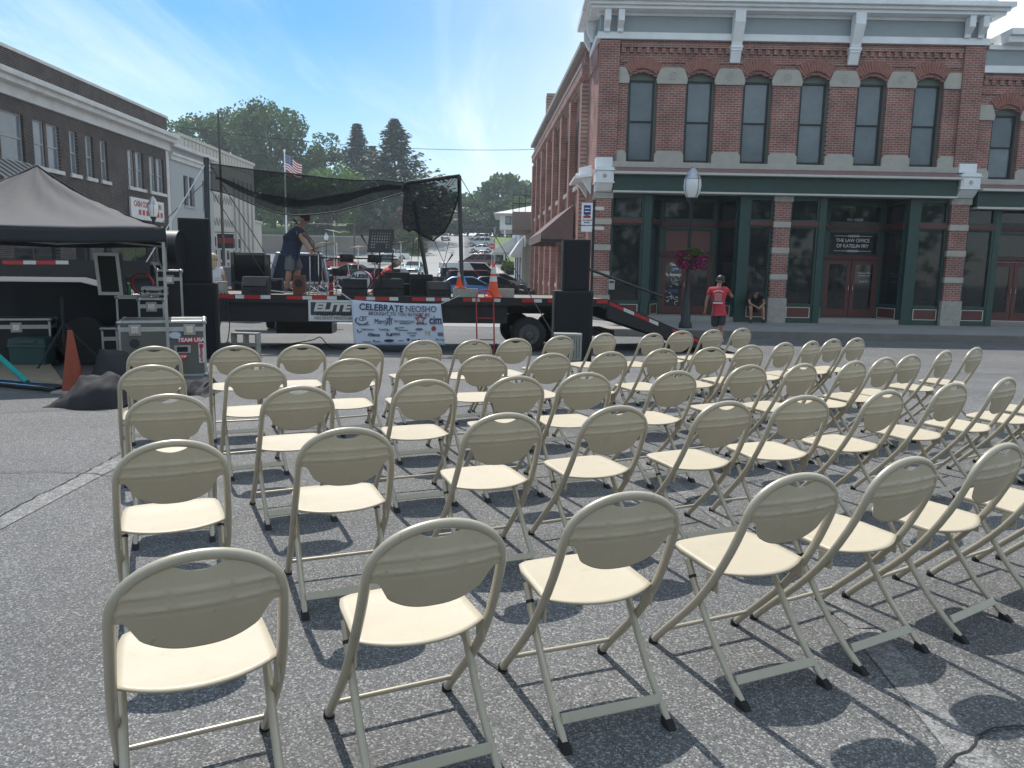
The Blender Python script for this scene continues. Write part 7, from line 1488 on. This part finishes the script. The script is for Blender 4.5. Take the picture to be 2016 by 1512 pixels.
# ---------------------------------------------------------------- people
def skinned(name, joints, edges, m, parent, root, sub=2, W=True):
    ks = list(joints); off = WL[parent.name] if W else Vector(); me = bpy.data.meshes.new(name)
    me.from_pydata([tuple(Vector(joints[k][0]) - off) for k in ks], [(ks.index(a), ks.index(b)) for a, b in edges], []); me.materials.append(m)
    o = bpy.data.objects.new(name, me); COL.objects.link(o); o.parent = parent; WL[o.name] = WL[parent.name]
    md = o.modifiers.new('skin', 'SKIN'); md.use_smooth_shade = True
    for k, v in zip(ks, me.skin_vertices[0].data): r = joints[k][1]; v.radius = (r, r) if not isinstance(r, tuple) else r; v.use_root = (k == root)
    s = o.modifiers.new('subsurf', 'SUBSURF'); s.levels = sub; s.render_levels = sub
    return o
def person(label, J, cols, hair, face, feetz, sleeves=.55, shorts=.75, cap=None, long_hair=False, socks=None, skinm=None, bulk=1.0):
    """J: world-space joints; face: unit vector the head looks along"""
    base = (Vector(J['anL']) + Vector(J['anR'])) / 2; base.z = feetz; t = thing('person', label, 'person', tuple(base)); sk = skinm or K['skin']; V = {k: Vector(v) for k, v in J.items()}
    f = Vector(face).normalized(); up = (V['head'] - V['neck']).normalized()
    jt = {'pelvis': (V['pelvis'], .125), 'belly': (V['pelvis'].lerp(V['chest'], .5), .135), 'chest': (V['chest'], .135), 'neck0': (V['chest'].lerp(V['neck'], .7), .075), 'neck': (V['neck'], .055), 'jaw': (V['head'] - up * .05 + f * .018, .074), 'head': (V['head'] + up * .02 - f * .008, .098), 'crown': (V['head'] + up * .075 - f * .012, .070), 'nose': (V['head'] - up * .01 + f * .105, .016)}
    ed = [('pelvis', 'belly'), ('belly', 'chest'), ('chest', 'neck0'), ('neck0', 'neck'), ('neck', 'jaw'), ('jaw', 'head'), ('head', 'crown'), ('head', 'nose')]
    for s in 'LR':
        sh, el, wr = V['sh' + s], V['el' + s], V['wr' + s]; d = (wr - el).normalized(); side = d.orthogonal().normalized(); th = d.cross(side)
        jt.update({'sh' + s: (sh, .062), 'ua' + s: (sh.lerp(el, .5), .052), 'el' + s: (el, .042), 'fa' + s: (el.lerp(wr, .4), .041), 'wr' + s: (wr, .027), 'pa' + s: (wr + d * .055, (.036, .022))}); ed += [('chest', 'sh' + s), ('sh' + s, 'ua' + s), ('ua' + s, 'el' + s), ('el' + s, 'fa' + s), ('fa' + s, 'wr' + s), ('wr' + s, 'pa' + s)]
        for i, (o1, L) in enumerate(((-.033, .065), (-.011, .08), (.011, .075), (.033, .06))):
            k1, k2 = f'f{i}a{s}', f'f{i}b{s}'; b0 = wr + d * .095 + side * o1; jt[k1] = (b0, .0105); jt[k2] = (b0 + d * L * .8 + th * .03, .008); ed += [('pa' + s, k1), (k1, k2)]
        k1, k2 = 'ta' + s, 'tb' + s; jt[k1] = (wr + d * .045 + side * .045 + th * .01, .012); jt[k2] = (wr + d * .085 + side * .062 + th * .025, .009); ed += [('pa' + s, k1), (k1, k2)]
        hp, kn, an = V['hp' + s], V['kn' + s], V['an' + s]; toe = V['to' + s]
        jt.update({'hp' + s: (hp, .098), 'th' + s: (hp.lerp(kn, .5), .085), 'kn' + s: (kn, .066), 'cf' + s: (kn.lerp(an, .3), .066 * bulk), 'an' + s: (an, .040), 'to' + s: (toe, .035)}); ed += [('pelvis', 'hp' + s), ('hp' + s, 'th' + s), ('th' + s, 'kn' + s), ('kn' + s, 'cf' + s), ('cf' + s, 'an' + s), ('an' + s, 'to' + s)]
    skinned('body', jt, ed, sk, t, 'pelvis')
    dn = (V['pelvis'] - V['chest']).normalized(); q = {'hem': (V['pelvis'] + dn * .13, .178 * bulk), 'pelvis': (V['pelvis'], .188 * bulk), 'belly': (jt['belly'][0], .192 * bulk), 'chest': (V['chest'], .185 * bulk), 'neck0': (V['chest'].lerp(V['neck'], .62), .085)}; e2 = [('hem', 'pelvis'), ('pelvis', 'belly'), ('belly', 'chest'), ('chest', 'neck0')]
    for s in 'LR': q['sh' + s] = (V['sh' + s], .083); q['ua' + s] = (V['sh' + s].lerp(V['el' + s], sleeves), .074); e2 += [('chest', 'sh' + s), ('sh' + s, 'ua' + s)]
    skinned('shirt', q, e2, cols[0], t, 'pelvis')
    q = {'waist': (V['pelvis'].lerp(V['chest'], .12), .165 * bulk), 'pelvis': (V['pelvis'], .175 * bulk)}; e2 = [('waist', 'pelvis')]
    for s in 'LR':
        q['hp' + s] = (V['hp' + s], .13); e2 += [('pelvis', 'hp' + s), ('hp' + s, 'th' + s)]
        if shorts > 1: q['th' + s] = (V['kn' + s], .085); q['cf' + s] = (V['kn' + s].lerp(V['an' + s], .9), .06); e2.append(('th' + s, 'cf' + s))
        else: q['mid' + s] = (V['hp' + s].lerp(V['kn' + s], .5), .118); q['th' + s] = (V['hp' + s].lerp(V['kn' + s], shorts + .34), .11); e2[-1] = ('hp' + s, 'mid' + s); e2.append(('mid' + s, 'th' + s))
    skinned('shorts' if shorts <= 1 else 'trousers', q, e2, cols[1], t, 'pelvis')
    for s in 'LR':
        an, toe = V['an' + s], V['to' + s]; skinned('shoe', {'a': (an + Vector((0, 0, -.015)), .052), 'm': (an.lerp(toe, .5) - Vector((0, 0, .012)), .05), 't': (toe - Vector((0, 0, .004)), .042)}, [('a', 'm'), ('m', 't')], cols[2], t, 'a', 2)
        if socks: skinned('sock', {'a': (an + Vector((0, 0, .02)), .045), 'b': (V['kn' + s].lerp(an, .72), .046)}, [('a', 'b')], socks, t, 'a', 1)
    # hair or cap
    hc = V['head'] + up * .035 - f * .02
    rot = up.to_track_quat('Z', 'Y').to_matrix()
    def cup(nm, m, rx, rz, zlo, out_=0):
        g = G(); g.lathe([(rx * math.cos(a), rz * math.sin(a)) for a in [zlo + (math.pi / 2 - zlo) * k / 8 for k in range(9)]], 18); g.v = [tuple(hc + rot @ Vector(p) - WL[t.name]) for p in g.v]; return g.build(nm, m, t, smooth=True)
    if cap:
        c_ = cup('cap', cap, .118, .125, -.05); g = G(); sd = f.cross(up).normalized(); v0 = hc + f * .09 + up * .005
        g.prism([(-.075, 0), (.075, 0), (.06, .07), (0, .09), (-.06, .07)], -.006, .006, 'xy'); g.v = [tuple(v0 + sd * p[0] + f * p[1] + up * p[2] - WL[t.name]) for p in g.v]; g.build('brim', cap, c_)
    if hair: 
        h_ = cup('hair', hair, .112, .118, -.35 if not long_hair else -.2)
        if long_hair: skinned('long_hair', {'a': (hc, .10), 'b': (hc - up * .14 - f * .06, .095), 'c': (hc - up * .30 - f * .08, .075)}, [('a', 'b'), ('b', 'c')], hair, t, 'a', 2)
    sd = f.cross(up).normalized()
    for s in (-1, 1): g = G(); g.ball((0, 0, 0), .012, n=8, k=5); g.v = [tuple(V['head'] + f * .088 + up * .018 + sd * s * .034 + Vector(p) - WL[t.name]) for p in g.v]; g.build('eye', K['black'], t); g = G(); g.ball((0, 0, 0), .02, .014, .03, 8, 6); g.v = [tuple(V['head'] + sd * s * .098 - f * .005 + Vector(p) - WL[t.name]) for p in g.v]; g.build('ear', sk, t, smooth=True)
    g = G(); g.ball((0, 0, 0), .024, .012, .007, 8, 5); g.v = [tuple(V['head'] + f * .088 - up * .052 + Vector(p) - WL[t.name]) for p in g.v]; g.build('mouth', K['red'], t)
    return t
M_navy = mat('navy_tshirt', (.018, .030, .062), .85, 0, .15, 6, .2, 12); M_gshort = mat('grey_shorts', (.13, .135, .15), .85, 0, .12, 6, .2, 12); M_redt = mat('red_tshirt', (.46, .035, .05), .8, 0, .1, 6, .2, 12); M_dshort = mat('dark_plaid_shorts', (.045, .05, .065), .85, 0, .35, 30); M_blackc = mat('black_clothes', (.014, .014, .016), .85, 0, .2, 6, .2, 12); M_hair = mat('dark_hair', (.02, .015, .012), .7, 0, .3, 40); M_blond = mat('blond_hair', (.48, .40, .27), .6, 0, .2, 30); M_lb = mat('pale_blue_shirt', (.40, .47, .58), .85, 0, .08, 6); M_camo = mat('pale_camouflage_cap', (.42, .40, .36), .8, 0, .35, 18); M_greyh = mat('grey_hair', (.30, .29, .28), .7, 0, .2, 30)
D = lambda px, py, v: TP(px, py, v)
J = dict(pelvis=D(574, 488, .95), chest=D(582, 455, .95), neck=D(593, 442, .95), head=D(600, 433, .95), shR=D(585, 452, .70), shL=D(585, 452, 1.20), elR=D(596, 474, .66), wrR=D(607, 489, .62), elL=D(606, 468, 1.22), wrL=D(618, 488, 1.12), hpR=D(573, 494, .85), hpL=D(575, 494, 1.05), knR=D(569, 533, .82), anR=D(565, 567, .80), toR=D(578, 572, .76), knL=D(588, 530, 1.08), anL=D(577, 564, 1.15), toL=D(591, 572, 1.12))
person('man in navy t-shirt and grey shorts leaning over on the stage', J, (M_navy, M_gshort, K['black']), M_hair, (.80, -.1, -.45), DZ, socks=None, bulk=1.12)
J = dict(pelvis=D(752, 566, 1.75), chest=D(760, 536, 1.7), neck=D(770, 525, 1.68), head=D(778, 519, 1.66), shR=D(764, 536, 1.5), shL=D(762, 534, 1.92), elR=D(780, 552, 1.45), wrR=D(793, 562, 1.42), elL=D(780, 550, 1.9), wrL=D(792, 560, 1.85), hpR=D(754, 568, 1.64), hpL=D(753, 568, 1.86), knR=D(775, 556, 1.6), anR=D(772, 576, 1.6), toR=D(784, 578, 1.58), knL=D(776, 556, 1.9), anL=D(773, 575, 1.9), toL=D(785, 577, 1.9))
person('man in red t-shirt and pale camouflage cap crouching behind the case on the stage', J, (M_redt, M_dshort, K['black']), None, (.85, -.15, -.45), DZ, cap=M_camo)
Yp = 20.6; P2 = lambda x, y, d=0: PY(x, y, Yp + d); zg_ = gz(Yp)
J = dict(pelvis=P2(1415, 607), chest=P2(1414, 578), neck=P2(1416, 562), head=P2(1418, 553, -.02), shL=P2(1399, 570), shR=P2(1429, 570), elL=P2(1391, 592), wrL=P2(1389, 610, .06), elR=P2(1442, 585, .12), wrR=P2(1432, 571, .26), hpL=P2(1407, 613), hpR=P2(1421, 613), knL=P2(1408, 641, .12), knR=P2(1421, 641), anL=P2(1407, 664, -.05), anR=P2(1420, 668), toL=P2(1408, 668, .14), toR=P2(1422, 671, .18))
mr = person('man in red t-shirt and black cap walking towards the brick building, seen from behind', J, (M_redt, M_dshort, K['white']), None, (.12, 1, -.12), zg_, cap=K['black'], socks=K['white'])
pb_ = P2(1414, 583, -.19); g = G(); g.tube([tuple(pb_ + Vector((-.13 + .26 * k / 10, 0, .11 + .035 * math.sin(math.pi * k / 10)))) for k in range(11)], .014, 5); g.build('print', K['dirtywhite'], mr, world=True); g = G(); g.box(pb_.x - .10, pb_.x + .10, pb_.y - .004, pb_.y + .004, pb_.z - .14, pb_.z + .08); g.build('print', mat('faded_print', (.42, .17, .17), .8, 0, .5, 60), mr, world=True); g = G(); g.box(pb_.x - .13, pb_.x + .13, pb_.y - .004, pb_.y + .004, pb_.z - .20, pb_.z - .165); g.build('print', K['dirtywhite'], mr, world=True)
Yq = 26.0; Q2 = lambda x, y, d=0: PY(x, y, Yq + d)
J = dict(pelvis=Q2(1484, 600, .28), chest=Q2(1486, 583, .1), neck=Q2(1492, 578, -.1), head=Q2(1497, 581, -.24), shL=Q2(1500, 584, -.02), shR=Q2(1474, 584, -.02), elL=Q2(1505, 597, -.22), wrL=Q2(1497, 604, -.38), elR=Q2(1476, 598, -.22), wrR=Q2(1489, 604, -.40), hpL=Q2(1490, 601, .2), hpR=Q2(1478, 601, .2), knL=Q2(1502, 604, -.28), knR=Q2(1478, 604, -.28), anL=Q2(1503, 629, -.26), anR=Q2(1478, 629, -.26), toL=Q2(1504, 634, -.44), toR=Q2(1478, 634, -.44))
person('person in black slumped forward on the window ledge of the brick building', J, (M_blackc, M_blackc, K['black']), M_hair, (.25, -.75, -.6), -.165, socks=K['white'], shorts=.6)
def seated(label, px, top_px, v, shirt, hair, lh):
    o = lambda x, y, d=0: TP(px + x, y, v + d); hd = TP(px, top_px + 8, v); h0 = hd.z; z = lambda a: h0 - a
    b = lambda dx, dd, zz: Vector((0, 0, zz)) + Vector((hd.x, hd.y, 0)) + TU * dx + TV * dd
    J = dict(pelvis=b(0, .0, DZ + .12), chest=b(0, .02, h0 - .36), neck=b(0, .01, h0 - .14), head=b(0, .0, h0), shL=b(-.17, .02, h0 - .24), shR=b(.17, .02, h0 - .24), elL=b(-.22, .1, h0 - .50), elR=b(.22, .1, h0 - .50), wrL=b(-.12, .3, h0 - .56), wrR=b(.12, .3, h0 - .56), hpL=b(-.09, .02, DZ + .09), hpR=b(.09, .02, DZ + .09), knL=b(-.10, .45, DZ + .09), knR=b(.10, .45, DZ + .09), anL=b(-.1, .48, DZ - .36), anR=b(.1, .48, DZ - .36), toL=b(-.1, .64, DZ - .42), toR=b(.1, .64, DZ - .42))
    return person(label, J, (shirt, M_dshort, K['black']), hair, (.1, 1, -.1), DZ - .42, long_hair=lh, skinm=K['skinlight'])
seated('blond woman in white sitting on the far edge of the stage beside the left loudspeaker', 420, 503, 2.25, K['dirtywhite'], M_blond, True); seated('grey-haired person in pale blue sitting left of the left loudspeaker', 346, 496, 2.3, M_lb, M_greyh, False)
# ---------------------------------------------------------------- thin summer haze over the whole place
g = G(); g.box(-360, 360, -130, 320, -2, 42); hz_ = g.build('haze', [], fixn=True)
M_hz = bpy.data.materials.new('haze'); M_hz.use_nodes = True; t_ = M_hz.node_tree; t_.nodes.remove(t_.nodes['Principled BSDF']); pv = t_.nodes.new('ShaderNodeVolumePrincipled')
pv.inputs['Color'].default_value = (.80, .90, 1.0, 1); pv.inputs['Density'].default_value = .0006; pv.inputs['Anisotropy'].default_value = .35; t_.links.new(pv.outputs[0], t_.nodes['Material Output'].inputs['Volume'])
hz_.data.materials.append(M_hz); tag(hz_, kind='stuff')
